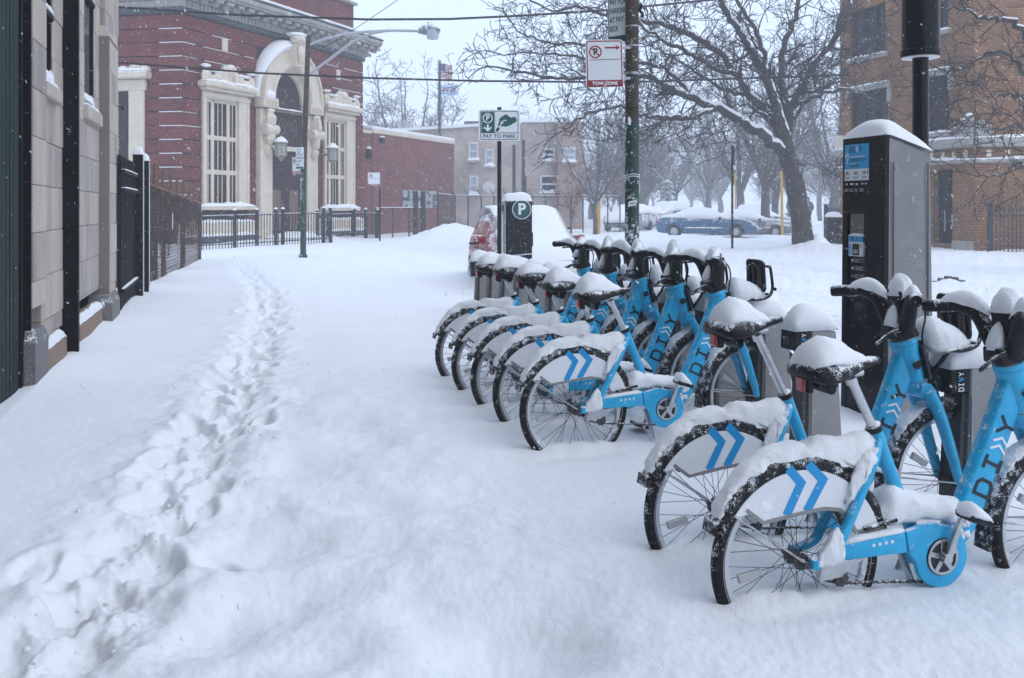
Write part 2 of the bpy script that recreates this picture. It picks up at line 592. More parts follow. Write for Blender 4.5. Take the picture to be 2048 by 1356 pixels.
M['limestone_b'] = mat('limestone_grey', (0.26, 0.22, 0.20), 0.85, col2=(0.46, 0.405, 0.36), vscale=2.6, bump=0.4, bscale=60, streak=(1, 1, 0.2))
M['limestone_c'] = mat('limestone_warm', (0.40, 0.34, 0.285), 0.85, col2=(0.54, 0.47, 0.40), vscale=2.0, bump=0.4, bscale=60, streak=(1, 1, 0.3))
M['mortar'] = mat('mortar', (0.20, 0.175, 0.155), 0.95)
M['granite'] = mat('granite', (0.06, 0.056, 0.055), 0.7, col2=(0.25, 0.24, 0.235), vscale=90, dust=0.16, dscale=30)
M['sandstone'] = mat('brown_sandstone', (0.24, 0.165, 0.12), 0.85, vary=0.12, vscale=4, bump=0.3)
M['green_board'] = mat('green_painted_board', (0.005, 0.014, 0.013), 0.7, spec=0.2, col2=(0.015, 0.034, 0.031), vscale=3.5, streak=(4, 4, 0.25), dust=0.06, dscale=70)
M['black_steel'] = mat('black_steel', (0.004, 0.004, 0.005), 0.6, dust=0.12, dscale=60, spec=0.12)
M['slat_brown'] = mat('brown_privacy_slat', (0.075, 0.047, 0.038), 0.8, vary=0.35, vscale=6, dust=0.12, dscale=30)
M['rust'] = mat('rusty_pipe', (0.12, 0.085, 0.06), 0.8, col2=(0.20, 0.105, 0.05), vscale=5, dust=0.12)
M['wire'] = mat('weathered_wire', (0.09, 0.085, 0.085), 0.6, 0.4)
M['cable'] = mat('black_cable', (0.02, 0.02, 0.024), 0.7)
M['yellow'] = mat('yellow_guard', (0.60, 0.36, 0.06), 0.5, vary=0.1)
M['car_red'] = mat('car_red', (0.30, 0.020, 0.035), 0.3, dust=0.26, dscale=22, up=0.6, coat=0.5)
M['car_blue'] = mat('car_blue', (0.045, 0.13, 0.24), 0.3, dust=0.26, dscale=20, up=0.6, coat=0.5)
M['car_grey'] = mat('car_grey', (0.20, 0.21, 0.23), 0.35, dust=0.5, dscale=16, up=0.6)
M['car_white'] = mat('car_white', (0.62, 0.63, 0.65), 0.35, dust=0.4, dscale=16)
M['car_dark'] = mat('car_trim', (0.015, 0.016, 0.018), 0.5, dust=0.34, dscale=24)
M['car_glass'] = mat('car_glass', (0.03, 0.045, 0.045), 0.1, dust=0.3, dscale=20)
M['car_glass_snow'] = mat('snowed_car_glass', (0.10, 0.11, 0.12), 0.4, dust=0.72, dscale=26, up=0.4)
M['lamp_amber'] = mat('amber_lens', (0.55, 0.12, 0.03), 0.3)
M['headlamp'] = mat('headlamp_lens', (0.35, 0.36, 0.37), 0.15, dust=0.3)
M['coat'] = mat('dark_coat', (0.035, 0.04, 0.055), 0.9)
M['jeans'] = mat('denim', (0.05, 0.075, 0.12), 0.9)
M['skin'] = mat('skin', (0.35, 0.2, 0.15), 0.6)
M['fir'] = mat('fir_needles', (0.03, 0.045, 0.035), 0.9, dust=0.5, dscale=4, up=1.0)
M['flag_red'] = mat('flag_red', (0.35, 0.03, 0.05), 0.8)
M['flag_white'] = mat('flag_white', (0.75, 0.75, 0.76), 0.8)
M['flag_navy'] = mat('flag_navy', (0.03, 0.045, 0.14), 0.8)
M['flag_sky'] = mat('flag_sky', (0.25, 0.48, 0.75), 0.8)
M['green_lamp'] = mat('green_led', (0.1, 0.6, 0.1), 0.3)
# ---------------------------------------------------------------- snow ground
_rng = np.random.default_rng(11)
_perm = _rng.permutation(256).astype(np.int64)
_perm = np.concatenate([_perm, _perm])
_gx = np.cos(np.arange(256) * 2.399963)
_gy = np.sin(np.arange(256) * 2.399963)
def pnoise(x, y):
    xi, yi = np.floor(x).astype(np.int64), np.floor(y).astype(np.int64)
    xf, yf = x - xi, y - yi
    xi &= 255; yi &= 255
    u = xf * xf * xf * (xf * (xf * 6 - 15) + 10)
    v = yf * yf * yf * (yf * (yf * 6 - 15) + 10)
    def g(ix, iy, dx, dy):
        h = _perm[_perm[ix & 255] + (iy & 255)]
        return _gx[h] * dx + _gy[h] * dy
    n00, n10 = g(xi, yi, xf, yf), g(xi + 1, yi, xf - 1, yf)
    n01, n11 = g(xi, yi + 1, xf, yf - 1), g(xi + 1, yi + 1, xf - 1, yf - 1)
    return (n00 + u * (n10 - n00)) * (1 - v) + (n01 + u * (n11 - n01)) * v
def fbm(x, y, oct=4, k=0.5):
    s, a = 0, 1.0
    for i in range(oct):
        s = s + a * pnoise(x * 2 ** i + 17.3 * i, y * 2 ** i - 9.1 * i)
        a *= k
    return s
def sm(e0, e1, x):
    t = np.clip((x - e0) / (e1 - e0), 0, 1)
    return t * t * (3 - 2 * t)

def gpt(u, v, z=0.0):
    Y = F_PX * (CAM_H - z) / (v - HOR)
    return ((u - 1024) / F_PX * Y, Y)

# trodden path: centre line given by where it lies on the pavement
TRAIL = [gpt(60, 1356), gpt(170, 1235), gpt(300, 1060), gpt(400, 920), gpt(455, 810), gpt(500, 720), gpt(530, 650), gpt(530, 600), gpt(505, 565), gpt(480, 535)]
_steps = []
_rs = random.Random(3)
def _trail_pt(s):
    acc = 0
    for i in range(len(TRAIL) - 1):
        a, b = TRAIL[i], TRAIL[i + 1]
        L = math.hypot(b[0] - a[0], b[1] - a[1])
        if acc + L >= s or i == len(TRAIL) - 2:
            t = (s - acc) / L
            return a[0] + (b[0] - a[0]) * t, a[1] + (b[1] - a[1]) * t, (b[0] - a[0]) / L, (b[1] - a[1]) / L
        acc += L
_tl = sum(math.hypot(TRAIL[i + 1][0] - TRAIL[i][0], TRAIL[i + 1][1] - TRAIL[i][1]) for i in range(len(TRAIL) - 1))
s_ = -0.4
while s_ < _tl:
    for side in (-1, 1):
        x, y, dx, dy = _trail_pt(s_ + side * 0.14 + _rs.uniform(-.06, .06))
        o = side * _rs.uniform(.03, .14) + _rs.uniform(-.07, .07)
        ang = math.atan2(dy, dx) + _rs.uniform(-.5, .5)
        _steps.append((x - dy * o, y + dx * o, ang, _rs.uniform(.11, .17), _rs.uniform(.06, .085), _rs.uniform(.015, .055)))
        if _rs.random() < 0.45:
            o2 = o + _rs.uniform(-.25, .25)
            _steps.append((x - dy * o2, y + dx * o2, ang + _rs.uniform(-.5, .5), .15, .07, _rs.uniform(.03, .06)))
    s_ += _rs.uniform(.22, .42)
# softer, snowed-in prints to the right of the path
_soft = []
for (u, v, d) in [(520, 1010, .07), (580, 1070, .08), (640, 930, .06), (730, 890, .055), (770, 1010, .05), (690, 860, .045), (575, 855, .05), (610, 800, .035),
                  (520, 1200, .07), (420, 1270, .07), (650, 1170, .04), (850, 1210, .06), (960, 1260, .07), (1060, 1240, .06), (1120, 1300, .06), (640, 1290, .05),
                  (760, 1080, .04), (880, 1000, .025), (1030, 990, .025), (800, 930, .03), (700, 1000, .045), (560, 930, .05), (480, 1090, .06), (930, 1330, .06)]:
    x, y = gpt(u, v)
    _soft.append((x, y, _rs.uniform(.16, .26), _rs.uniform(.10, .16), d * 0.95))

TREE_XY = at(1605, 480, 30).xy
TYRES = []
for s_ in (0, 1, 4, 5, 6, 7, 8):
    for xx in (0.0, 1.17):
        TYRES.append((1.005 - .3 * .54 * s_ + .9539 * xx, 3.274 + .9539 * .54 * s_ + .3 * xx))
MOUNDS = [(TREE_XY[0] + .25, TREE_XY[1], .9, .38)]
def ground_h(x, y):
    a = -0.3 * x + 0.9539 * y
    p = 0.9539 * x + 0.3 * y
    r = np.hypot(x, y)
    fade = 1.0 / (1 + (r / 26.0) ** 2)
    z = (0.05 * sm(8, 16, r) + .018) * fbm(x * .35 + 3, y * .35, 3) * (1 - sm(.9, 1.5, p) * sm(9, 7.5, a)) + 0.010 * fbm(x * 1.1, y * 1.1 + 5, 3) * fade
    z += .040 * sm(.9, 1.5, p) * sm(4.6, 3.4, a)
    z += 0.065 * sm(4.6, 5.4, a) * sm(-.8, 1.2, p)
    # wind drift along the stone wall and fences
    d = p + 1.35
    z += 0.10 * np.exp(-np.abs(d) / .5) * (0.7 + 0.5 * pnoise(a * 0.9, 3.3 + 0 * a)) * sm(0, 30, 40 - a)
    # wind-packed crust, faint ripples
    z += 0.004 * pnoise(a * 7 + pnoise(x, y) * 2, p * 2.2) * fade
    near = 1 / (1 + (r / 9.0) ** 3)
    z += near * (0.0035 * pnoise(x * 17, y * 17) + 0.0030 * pnoise(x * 38, y * 38) + .006 * np.maximum(0, pnoise(x * 5.5 + 2, y * 3.1)))
    # lumpy zone with old prints
    zone = sm(-.9, -.3, p) * (1 - sm(1.15, 1.7, p)) * sm(9.5, 6, a)
    z += zone * (0.016 * fbm(x * 2.6, y * 2.6, 3) + 0.010 * fbm(x * 6, y * 6, 2))
    for (cx, cy, l, w, dep) in _soft:
        k = ((x - cx) / l) ** 2 + ((y - cy) / l) ** 2
        m = k < 9
        z[m] -= dep * np.exp(-k[m] ** 1.2)
    tr = np.full_like(x, 9.0)
    for i in range(len(TRAIL) - 1):
        ax_, ay_ = TRAIL[i]; bx_, by_ = TRAIL[i + 1]
        L2 = (bx_ - ax_) ** 2 + (by_ - ay_) ** 2
        t = np.clip(((x - ax_) * (bx_ - ax_) + (y - ay_) * (by_ - ay_)) / L2, -0.2 if i == 0 else 0, 1)
        tr = np.minimum(tr, np.hypot(x - ax_ - t * (bx_ - ax_), y - ay_ - t * (by_ - ay_)))
    wob = 0.09 * pnoise(x * 1.7, y * 1.7)
    tz = sm(.31, .06, tr + wob)
    z -= 0.05 * tz * (1 - .5 * sm(7, 18, r))
    z += tz * (0.052 * fbm(x * 4.6, y * 4.6, 4, .52) + 0.020 * np.abs(pnoise(x * 16, y * 16))) * (1 / (1 + (r / 14) ** 2) + .25)
    tz = tz * (1 - .6 * sm(7, 18, r))
    rim = sm(.14, .30, tr + wob) * sm(.58, .34, tr + wob)
    z += rim * (0.012 + 0.03 * fbm(x * 4 + 8, y * 4, 3)) * .8
    for (cx, cy, ang, l, w, dep) in _steps:
        dx, dy = x - cx, y - cy
        m = (np.abs(dx) < .5) & (np.abs(dy) < .5)
        if not m.any():
            continue
        ddx, ddy = dx[m], dy[m]
        s, t = ddx * math.cos(ang) + ddy * math.sin(ang), -ddx * math.sin(ang) + ddy * math.cos(ang)
        k = np.sqrt((s / l) ** 2 + (t / w) ** 2)
        z[m] += (1 - .55 * min(1, max(0, (cy - 6) / 12))) * (-dep) * sm(1.25, .7, k) + dep * .22 * np.exp(-((k - 1.5) / .35) ** 2)
    # street: ploughed and driven, with berms
    st = sm(4.75, 5.6, p)
    rut = fbm(p * 1.6, a * .10, 3) + .5 * fbm(p * 4.5, a * .25 + 4, 3)
    z += st * (0.085 * rut + 0.045 * fbm(x * 2.2, y * 2.2, 4, .6)) * sm(60, 24, r) - st * 0.05
    z += 0.10 * np.exp(-((p - 4.75) / .35) ** 2) * (0.6 + .8 * pnoise(a * .7, 1.0 + 0 * a)) * sm(3, 6, a)
    # snow banked against the tyres
    for (cx, cy) in TYRES:
        dx, dy = x - cx, y - cy
        m = (np.abs(dx) < .6) & (np.abs(dy) < .6)
        if m.any():
            s, t = dx[m] * .9539 + dy[m] * .3, -dx[m] * .3 + dy[m] * .9539
            z[m] += (.030 + .028 * pnoise(x[m] * 9, y[m] * 9)) * np.exp(-(s / .26) ** 2 - (t / .075) ** 2) - .012 * np.exp(-(s / .34) ** 2 - ((t + .13) / .06) ** 2)
    # heaps
    for (cx, cy, rad, hh) in MOUNDS:
        k = np.hypot(x - cx, y - cy) / rad
        z += hh * np.exp(-k ** 1.3 * 1.5)
    return z

def _heap_at(u, v, Y, rad, hh):
    p = at(u, v, Y)
    MOUNDS.append((p.x, p.y, rad, hh))
_heap_at(905, 470, 39, 1.5, .55); _heap_at(875, 478, 38, 1.6, .35); _heap_at(930, 470, 40, 1.3, .35)
_heap_at(1375, 470, 41.5, 1.6, .14); _heap_at(1290, 470, 42, 2.0, .18)
_heap_at(1010, 470, 42, 2.5, .35)
_heap_at(1640, 470, 33, 2.2, .15); _heap_at(1690, 492, 29, 2.0, .18)

def make_ground():
    th = np.concatenate([np.linspace(-math.pi, -.72, 60, endpoint=False), np.linspace(-.72, .72, 860, endpoint=False), np.linspace(.72, math.pi, 60, endpoint=False)])
    r = np.concatenate([np.geomspace(.25, 2.3, 14, endpoint=False), np.geomspace(2.3, 13, 470, endpoint=False), np.geomspace(13, 420, 170)])
    nt_, nr = len(th), len(r)
    RR, TT = np.meshgrid(r, th, indexing='ij')
    x, y = (RR * np.sin(TT)).ravel(), (RR * np.cos(TT)).ravel()
    z = ground_h(x, y)
    co = np.stack([x, y, z], 1)
    co = np.vstack([co, [[0, 0, 0]]]).astype(np.float32)
    i, j = np.meshgrid(np.arange(nr - 1), np.arange(nt_), indexing='ij')
    j2 = (j + 1) % nt_
    q = np.stack([i * nt_ + j, i * nt_ + j2, (i + 1) * nt_ + j2, (i + 1) * nt_ + j], -1).reshape(-1, 4)
    q = q[:, ::-1]
    c = nr * nt_
    tri = np.stack([np.full(nt_, c), (np.arange(nt_) + 1) % nt_, np.arange(nt_)], 1)
    me = bpy.data.meshes.new('snow_ground')
    me.vertices.add(len(co))
    me.vertices.foreach_set('co', co.ravel())
    nl = q.size + tri.size
    me.loops.add(nl)
    me.loops.foreach_set('vertex_index', np.concatenate([q.ravel(), tri.ravel()]).astype(np.int32))
    me.polygons.add(len(q) + len(tri))
    ls = np.concatenate([np.arange(len(q)) * 4, q.size + np.arange(len(tri)) * 3]).astype(np.int32)
    me.polygons.foreach_set('loop_start', ls)
    me.polygons.foreach_set('use_smooth', np.ones(len(ls), dtype=bool))
    me.update(calc_edges=True)
    me.validate()
    m = mat('snow_ground', (0.86, 0.87, 0.885), 0.8, vary=0.025, vscale=1.5, bump=0.5, bscale=210, spec=0.2)
    # trodden grit showing through in the path and the churned street
    nt = m.node_tree; N, Lk = nt.nodes, nt.links
    b = N['Principled BSDF']
    src = b.inputs['Base Color'].links[0].from_socket
    at_ = N.new('ShaderNodeAttribute'); at_.attribute_name = 'grit'
    nz = N.new('ShaderNodeTexNoise'); nz.inputs['Scale'].default_value = 9; nz.inputs['Detail'].default_value = 6; nz.inputs['Roughness'].default_value = .7
    g = N.new('ShaderNodeNewGeometry'); Lk.new(g.outputs['Position'], nz.inputs['Vector'])
    mu = N.new('ShaderNodeMath'); mu.operation = 'MULTIPLY'; Lk.new(at_.outputs['Fac'], mu.inputs[0])
    mr = N.new('ShaderNodeMapRange'); mr.inputs['From Min'].default_value = .46; mr.inputs['From Max'].default_value = .72
    Lk.new(nz.outputs['Fac'], mr.inputs['Value']); Lk.new(mr.outputs['Result'], mu.inputs[1])
    mx = N.new('ShaderNodeMixRGB'); Lk.new(mu.outputs[0], mx.inputs['Fac'])
    Lk.new(src, mx.inputs['Color1']); mx.inputs['Color2'].default_value = (0.40, 0.36, 0.31, 1)
    Lk.new(mx.outputs['Color'], b.inputs['Base Color'])
    p = 0.9539 * x + 0.3 * y
    a = -0.3 * x + 0.9539 * y
    grit = np.zeros(len(co), np.float32)
    for (u, v, rad, k) in [(195, 1205, .17, .9), (250, 1215, .14, .7), (180, 1270, .16, .5), (320, 1040, .12, .4), (300, 1330, .15, .4), (420, 880, .12, .25)]:
        cx, cy = gpt(u, v)
        grit[:-1] = np.maximum(grit[:-1], k * np.exp(-((x - cx) ** 2 + (y - cy) ** 2) / rad ** 2))
    road = sm(5.4, 6.2, p) * (1 - sm(13, 15, p)) * np.clip(.5 + 1.2 * fbm(p * 1.6, a * .10, 3), 0, 1)
    grit[:-1] = np.maximum(grit[:-1], .62 * road * sm(55, 16, np.hypot(x, y)))
    at2 = me.attributes.new('grit', 'FLOAT', 'POINT')
    at2.data.foreach_set('value', grit)
    me.materials.append(m)
    return tag(link('snow_ground', me), kind='structure')
make_ground()
# crumbs of snow kicked out of the path
rc_ = random.Random(12)
cl = []
for i in range(150):
    x, y, dx, dy = _trail_pt(rc_.uniform(0, 7.5))
    o = rc_.gauss(0, .17)
    cl.append((x - dy * o, y + dx * o, rc_.uniform(.004, .010) * (1 if rc_.random() < .85 else 1.6)))
zz = ground_h(np.array([c[0] for c in cl]), np.array([c[1] for c in cl]))
mb = MB()
for (x, y, r_), z in zip(cl, zz):
    mb.ball((x, y, float(z) + r_ * .05), (r_ * rc_.uniform(.8, 1.4), r_ * rc_.uniform(.8, 1.3), r_ * .75), 7, 5, jit=.6)
tag(mb.build('snow_crumbs', M['snow_cap'], smooth=True, angle=180), kind='stuff')
def gz(x, y):
    return float(ground_h(np.array([float(x)]), np.array([float(y)]))[0])

# ---------------------------------------------------------------- air full of snow
hz = MB().box(-170, -25, -1.6, 210, 330, 32).build('haze', None)
hm = bpy.data.materials.new('snow_haze')
hm.use_nodes = True
hm.node_tree.nodes.clear()
ho = hm.node_tree.nodes.new('ShaderNodeOutputMaterial')
hv = hm.node_tree.nodes.new('ShaderNodeVolumePrincipled')
hv.inputs['Color'].default_value = (0.93, 0.95, 0.985, 1)
hv.inputs['Density'].default_value = 0.0038
hv.inputs['Anisotropy'].default_value = 0.2
hm.node_tree.links.new(hv.outputs['Volume'], ho.inputs['Volume'])
hz.data.materials.append(hm)
tag(hz, kind='stuff')
# ---------------------------------------------------------------- pale stone building on the left
def snow_strip(mb, x0, x1, y0, y1, z, h, n=10, seed=1.0):
    """Uneven snow lying on a ledge that runs along x."""
    st = []
    rs = random.Random(int(seed * 977) + 5)
    for i in range(n + 1):
        t = i / n
        e = min(1, min(t, 1 - t) * 6 + .25)
        st.append((x0 + (x1 - x0) * t, z - .004, z + h * e * rs.uniform(.65, 1.15), (y1 - y0) / 2 * (.85 + .15 * e), (y0 + y1) / 2))
    mb.loft(st, n=8, amp=h * .12, fr=5, seed=seed, flat=.2)
    return mb

P_WALL = -1.42
wall_o = PX * P_WALL
SB = Face(wall_o.x, wall_o.y, AX.x, AX.y)        # m runs along the wall, away from the camera
sb = thing('stone_building', 'pale limestone block building with granite plinth stones and narrow dark windows', 'building', (wall_o.x, wall_o.y, 0), SB.rot)
# local axes: x along the wall, y into the building (-y towards the pavement), z up
M_D, M_P1a, M_P1b = SB.m(46), SB.m(60), SB.m(84)
m_post, m_w2 = SB.m(125), SB.m(157)
m_end = SB.m(238)
def mo(u, out):
    q = PX * (P_WALL + out)
    return Face(q.x, q.y, AX.x, AX.y).m(u)
TOPZ = 11.5
MB().box(-14, .20, -.3, m_end - .02, 6.0, TOPZ).build('wall_core', M['mortar'], sb)  # runs on unseen behind the camera, raised tall to shade the left foreground
lims = [M['limestone'], M['limestone_b'], M['limestone_c']]
rb = random.Random(21)
CH = .378
def courses(m0, m1, y0, z0, z1, holes=(), ph=0.0, minw=.45, maxw=.75, mats=lims):
    z = 1.21 + CH * math.floor((z0 - 1.21) / CH)
    while z < z1:
        x = m0
        first = True
        while x < m1 - .02:
            w = rb.uniform(minw, maxw)
            if first: w *= rb.uniform(.5, 1)
            first = False
            e = min(m1, x + w)
            if m1 - e < .18: e = m1
            segs = [(x, e, max(z, z0), min(z + CH, z1))]
            for (h0, h1, g0, g1) in holes:
                out = []
                for (a, b, c, d) in segs:
                    if b <= h0 or a >= h1 or d <= g0 or c >= g1:
                        out.append((a, b, c, d)); continue
                    if a < h0: out.append((a, h0, c, d))
                    if b > h1: out.append((h1, b, c, d))
                    if c < g0: out.append((max(a, h0), min(b, h1), c, g0))
                    if d > g1: out.append((max(a, h0), min(b, h1), g1, d))
                segs = out
            for (a, b, c, d) in segs:
                if b - a < .03 or d - c < .03: continue
                j = rb.uniform(-.004, .004)
                MB().box(a + .002, y0 + j, c + .002, b - .002, y0 + .20 if y0 > -.01 else .12, d - .002).build('stone_block', rb.choice(mats), sb, bevel=.006)
            x = e
        z += CH
# windows
def dark_window(u0, u1, v_sill, muntins):
    a, b = SB.m(u0), SB.m(u1)
    zs = SB.z((u0 + u1) / 2, v_sill)
    fr = MB()
    y0, y1 = .012, .07
    for (x0, x1) in ((a, a + .06), (b - .06, b)):
        fr.box(x0, y0, zs, x1, y1, zs + 4.2)
    fr.box(a, y0 + .005, zs, b, y1 - .005, zs + .07)
    for zz in muntins:
        fr.box(a, y0 - .02, zs + zz, b, y1 - .01, zs + zz + .05)
    w = fr.build('window', M['black_steel'], sb, bevel=.004)
    MB().box(a + .03, .032, zs + .02, b - .03, .045, zs + 4.1).build('pane', M['glass_dark'], w)
    s = MB()
    for zz in [0] + list(muntins):
        snow_strip(s, a + .02, b - .02, -.02, .04, zs + zz + (.05 if zz else .0), .05 if zz else .10, seed=zs + zz)
    s.build('snow', M['snow_cap'], w, smooth=True)
    return (a, b, zs, zs + 4.2)
h1 = dark_window(85, 106, 160, (.55, .95, 1.3, 1.65))
h2 = dark_window(168.5, 189, 205, (1.15,))
for (u0, u1, v0, v1) in ((84, 113, 162, 193), (168, 196, 209, 237)):
    a, b = SB.m(u0), SB.m(u1)
    zt, zb = SB.z(u0, v0), SB.z(u0, v1)
    MB().box(a - .06, -.06, zb, b - .05, .09, zt).build('window_sill', M['limestone_c'], sb, bevel=.012)
    s = MB(); snow_strip(s, a - .05, b - .08, -.05, .08, zt, .05, seed=zt)
    s.build('sill_snow', M['snow_cap'], sb, smooth=True)
courses(M_P1b - .02, m_post + .02, 0, .30, 5.2, holes=[(h1[0], h1[1], h1[2], h1[3])])
courses(m_post + .06, m_end - .1, 0, .42, 5.2, holes=[(h2[0], h2[1], h2[2], h2[3])])
# first pilaster with arch springing and its granite stone
courses(M_P1a - .05, M_P1b, -.035, .62, 5.2, minw=2, maxw=3)
MB().box(M_P1a - .085, -.02, .25, M_P1a - .052, .06, 5.2).build('pilaster_return', M['black_steel'], sb)
g0_, g1_ = mo(71, .07), mo(97, .07)
gz1 = CAM_H - (690 - HOR) / F_PX * 7.0
g = MB().hexa([(g0_, -.07, -.25), (g1_, -.07, -.25), (g1_, .012, -.25), (g0_, .012, -.25)],
              [(g0_, -.07, gz1), (g1_, -.07, gz1), (g1_, .012, gz1), (g0_, .012, gz1)])
g.hexa([(g0_, -.07, gz1), (g1_, -.07, gz1), (g1_, .012, gz1), (g0_, .012, gz1)],
       [(g0_ + .05, -.04, gz1 + .09), (g1_ - .05, -.04, gz1 + .09), (g1_ - .05, .012, gz1 + .09), (g0_ + .05, .012, gz1 + .09)])
gr = g.build('plinth_stone', M['granite'], sb, weld=True)
# plinth ledges with snow
for (u0, u1, vt, vb) in ((86, 131, 690, 712), (159, 206, 632, 658)):
    a, b = mo(u0, .05), mo(u1, .05)
    zt = SB.z((u0 + u1) / 2, vt) + .03
    MB().hexa([(a, -.075, -.25), (b, -.075, -.25), (b, .06, -.25), (a, .06, -.25)], [(a, -.06, zt), (b, -.06, zt), (b, .06, zt + .10), (a, .06, zt + .10)]).build('plinth_course', M['sandstone'], sb, bevel=.01)
    s = MB(); snow_strip(s, a + .02, b - .02, -.065, .02, zt + .02, .09, seed=a, n=14)
    s.build('plinth_snow', M['snow_cap'], sb, smooth=True)
# steel fin that stands out of the wall
pf = MB().box(m_post + .03, -.125, -.2, m_post + .055, .03, 6.5)
pf.box(m_post + .0, -.135, -.2, m_post + .085, -.1252, 6.5)
pf.build('steel_post', M['black_steel'], sb, bevel=.004)
# end buttress
eb0, eb1 = mo(220, .12), mo(237, .12)
egb0, egb1 = mo(225, .17), mo(240, .17)
egz = CAM_H - (600 - HOR) / F_PX * 10.6
courses(eb0, eb1, -.12, egz, 3.5, minw=2, maxw=3, mats=[M['limestone_c'], M['limestone']])
courses(eb0 + .06, eb1 - .05, -.06, 3.65, 5.4, minw=2, maxw=3)
MB().box(eb0 - .03, -.115, .3, eb0 - .002, .1, 3.5).build('buttress_return', M['mortar'], sb)  # stone return; its shade is put into the darker mortar colour
MB().hexa([(eb0, -.12, 3.51), (eb1, -.12, 3.51), (eb1, .1, 3.51), (eb0, .1, 3.51)], [(eb0 + .05, -.06, 3.65), (eb1 - .05, -.06, 3.65), (eb1 - .05, .1, 3.65), (eb0 + .05, .1, 3.65)]).build('buttress_weathering', M['limestone_c'], sb)
g = MB().hexa([(egb0, -.17, -.25), (egb1, -.17, -.25), (egb1, .1, -.25), (egb0, .1, -.25)], [(egb0, -.17, egz - .1), (egb1, -.17, egz - .1), (egb1, .1, egz - .1), (egb0, .1, egz - .1)])
g.hexa([(egb0, -.17, egz - .1), (egb1, -.17, egz - .1), (egb1, .1, egz - .1), (egb0, .1, egz - .1)], [(egb0 + .05, -.125, egz), (egb1 - .05, -.125, egz), (egb1 - .05, .1, egz), (egb0 + .05, .1, egz)])
g.build('plinth_stone', M['granite'], sb, weld=True)
# hook on the corner
MB().tube([(eb1 - .1, -.11, 2.75), (eb1 - .08, -.17, 2.75), (eb1 - .06, -.18, 2.71)], .012, 6).build('wall_hook', M['black_steel'], sb)
# green boarded door (planks) that runs out of the picture on the left
x = M_D + .02
k = 0
MB().box(-3.0, .10, -.2, M_D + .12, .16, 4.3).build('door_backing', M['black_steel'], sb)
while x > 1.0:
    w = .105
    MB().box(x - w + .006, .03 + rb.uniform(-.006, .006), -.2, x - .006, .095, 4.2).build('door_plank', M['green_board'], sb, bevel=.006)
    x -= w
    k += 1
MB().box(M_D + .03, .015, -.2, M_D + .075, .09, 4.3).build('door_jamb', M['black_steel'], sb, bevel=.004)
courses(1.2, M_P1a - .11, 0, 4.3, 5.4)

# ---------------------------------------------------------------- black corrugated gate fence
def fence_between(A, B):
    d = Vector((B[0] - A[0], B[1] - A[1], 0))
    return math.atan2(d.y, d.x), d.length
gA = Vector((-5.10, 12.05)); gB = Vector((-6.13, 15.35))
rot, L = fence_between(gA, gB)
bf = thing('metal_fence', 'black corrugated metal fence with snow on its post tops beside stone wall', 'fence', (gA.x, gA.y, 0), rot)
zt = 2.10
n = 44
for i in range(n):
    x0 = L * i / n
    if abs(x0 - L * .64) < .06: continue
    mb = MB()
    yy = .0 if i % 2 else .025
    mb.box(x0, yy, -.2, x0 + L / n - .004, yy + .012, zt - (.02 if i % 2 else 0))
    mb.build('panel_rib', M['black_steel'], bf)
for zz in (1.86, 1.62, .3):
    MB().box(0, -.05, zz, L, -.005, zz + .05).build('rail', M['black_steel'], bf, bevel=.004)
    s = MB(); snow_strip(s, 0, L * .62, -.05, -.005, zz + .05, .02, n=20, seed=zz); s.build('rail_snow', M['snow_cap'], bf, smooth=True)
for t, hh in ((.64, 2.22), (.985, 2.18)):
    MB().box(L * t - .06, -.10, -.2, L * t + .06, .04, hh).build('fence_post', M['black_steel'], bf, bevel=.006)
    MB().heap(L * t - .09, -.12, L * t + .09, .06, hh, .13, n=8, amp=.01).build('snow_cap', M['snow_cap'], bf, smooth=True)
    MB().box(L * t + .055, -.112, .1, L * t + .075, -.098, hh - .02).build('blown_snow', M['snow_cap'], bf)

# ---------------------------------------------------------------- chain link fence with brown privacy slats and barbed wire
cA = Vector((-6.28, 15.55)); cB = Vector((-8.45, 25.0))
rot, L = fence_between(cA, cB)
cf = thing('chain_link_fence', 'rusty chain link fence filled with ragged brown slats and leaning barbed wire arms', 'fence', (cA.x, cA.y, 0), rot)
def ctop(x): return 1.86 - .33 * x / L
n = 120
rs = random.Random(5)
for i in range(n):
    x0 = L * i / n
    g = mnoise.noise(Vector((x0 * .9, 3.1, 0)))
    z0 = -.1
    zb = z0 if g < -.02 else rs.uniform(.35, 1.15)
    if rs.random() < .10: zb += rs.uniform(.2, .6)
    zz1 = ctop(x0) - rs.uniform(0, .07)
    if zz1 - zb < .2: continue
    MB().box(x0 + .006, .004 + rs.uniform(0, .006), zb, x0 + L / n - rs.uniform(.006, .018), .012, zz1).build('privacy_slat', M['slat_brown'], cf)
mesh_ = MB()
pitch = .10
nx = int(L / pitch)
for i in range(-20, nx):
    for sgn in (1, -1):
        x0 = i * pitch if sgn > 0 else i * pitch + 20 * pitch
        z0_, x_ = 0.0, x0
        x1_ = x0 + sgn * 1.85
        p0, p1 = Vector((x0, -.006 * sgn, 0.0)), Vector((x1_, -.006 * sgn, 1.85))
        ts = [0, 1]
        if p0.x < 0 and p1.x < 0 or p0.x > L and p1.x > L: continue
        t0, t1 = 0.0, 1.0
        for lim, s_ in ((0, 1), (L, -1)):
            f0, f1 = s_ * (p0.x - lim), s_ * (p1.x - lim)
            if f0 < 0: t0 = max(t0, -f0 / (f1 - f0))
            elif f1 < 0: t1 = min(t1, f0 / (f0 - f1))
        if t1 - t0 < .02: continue
        a_, b_ = p0.lerp(p1, t0), p0.lerp(p1, t1)
        if b_.z > ctop(b_.x): b_ = a_.lerp(b_, (ctop(b_.x) - a_.z) / max(.01, b_.z - a_.z))
        mesh_.tube([a_, b_], .0028, 3, caps=False)
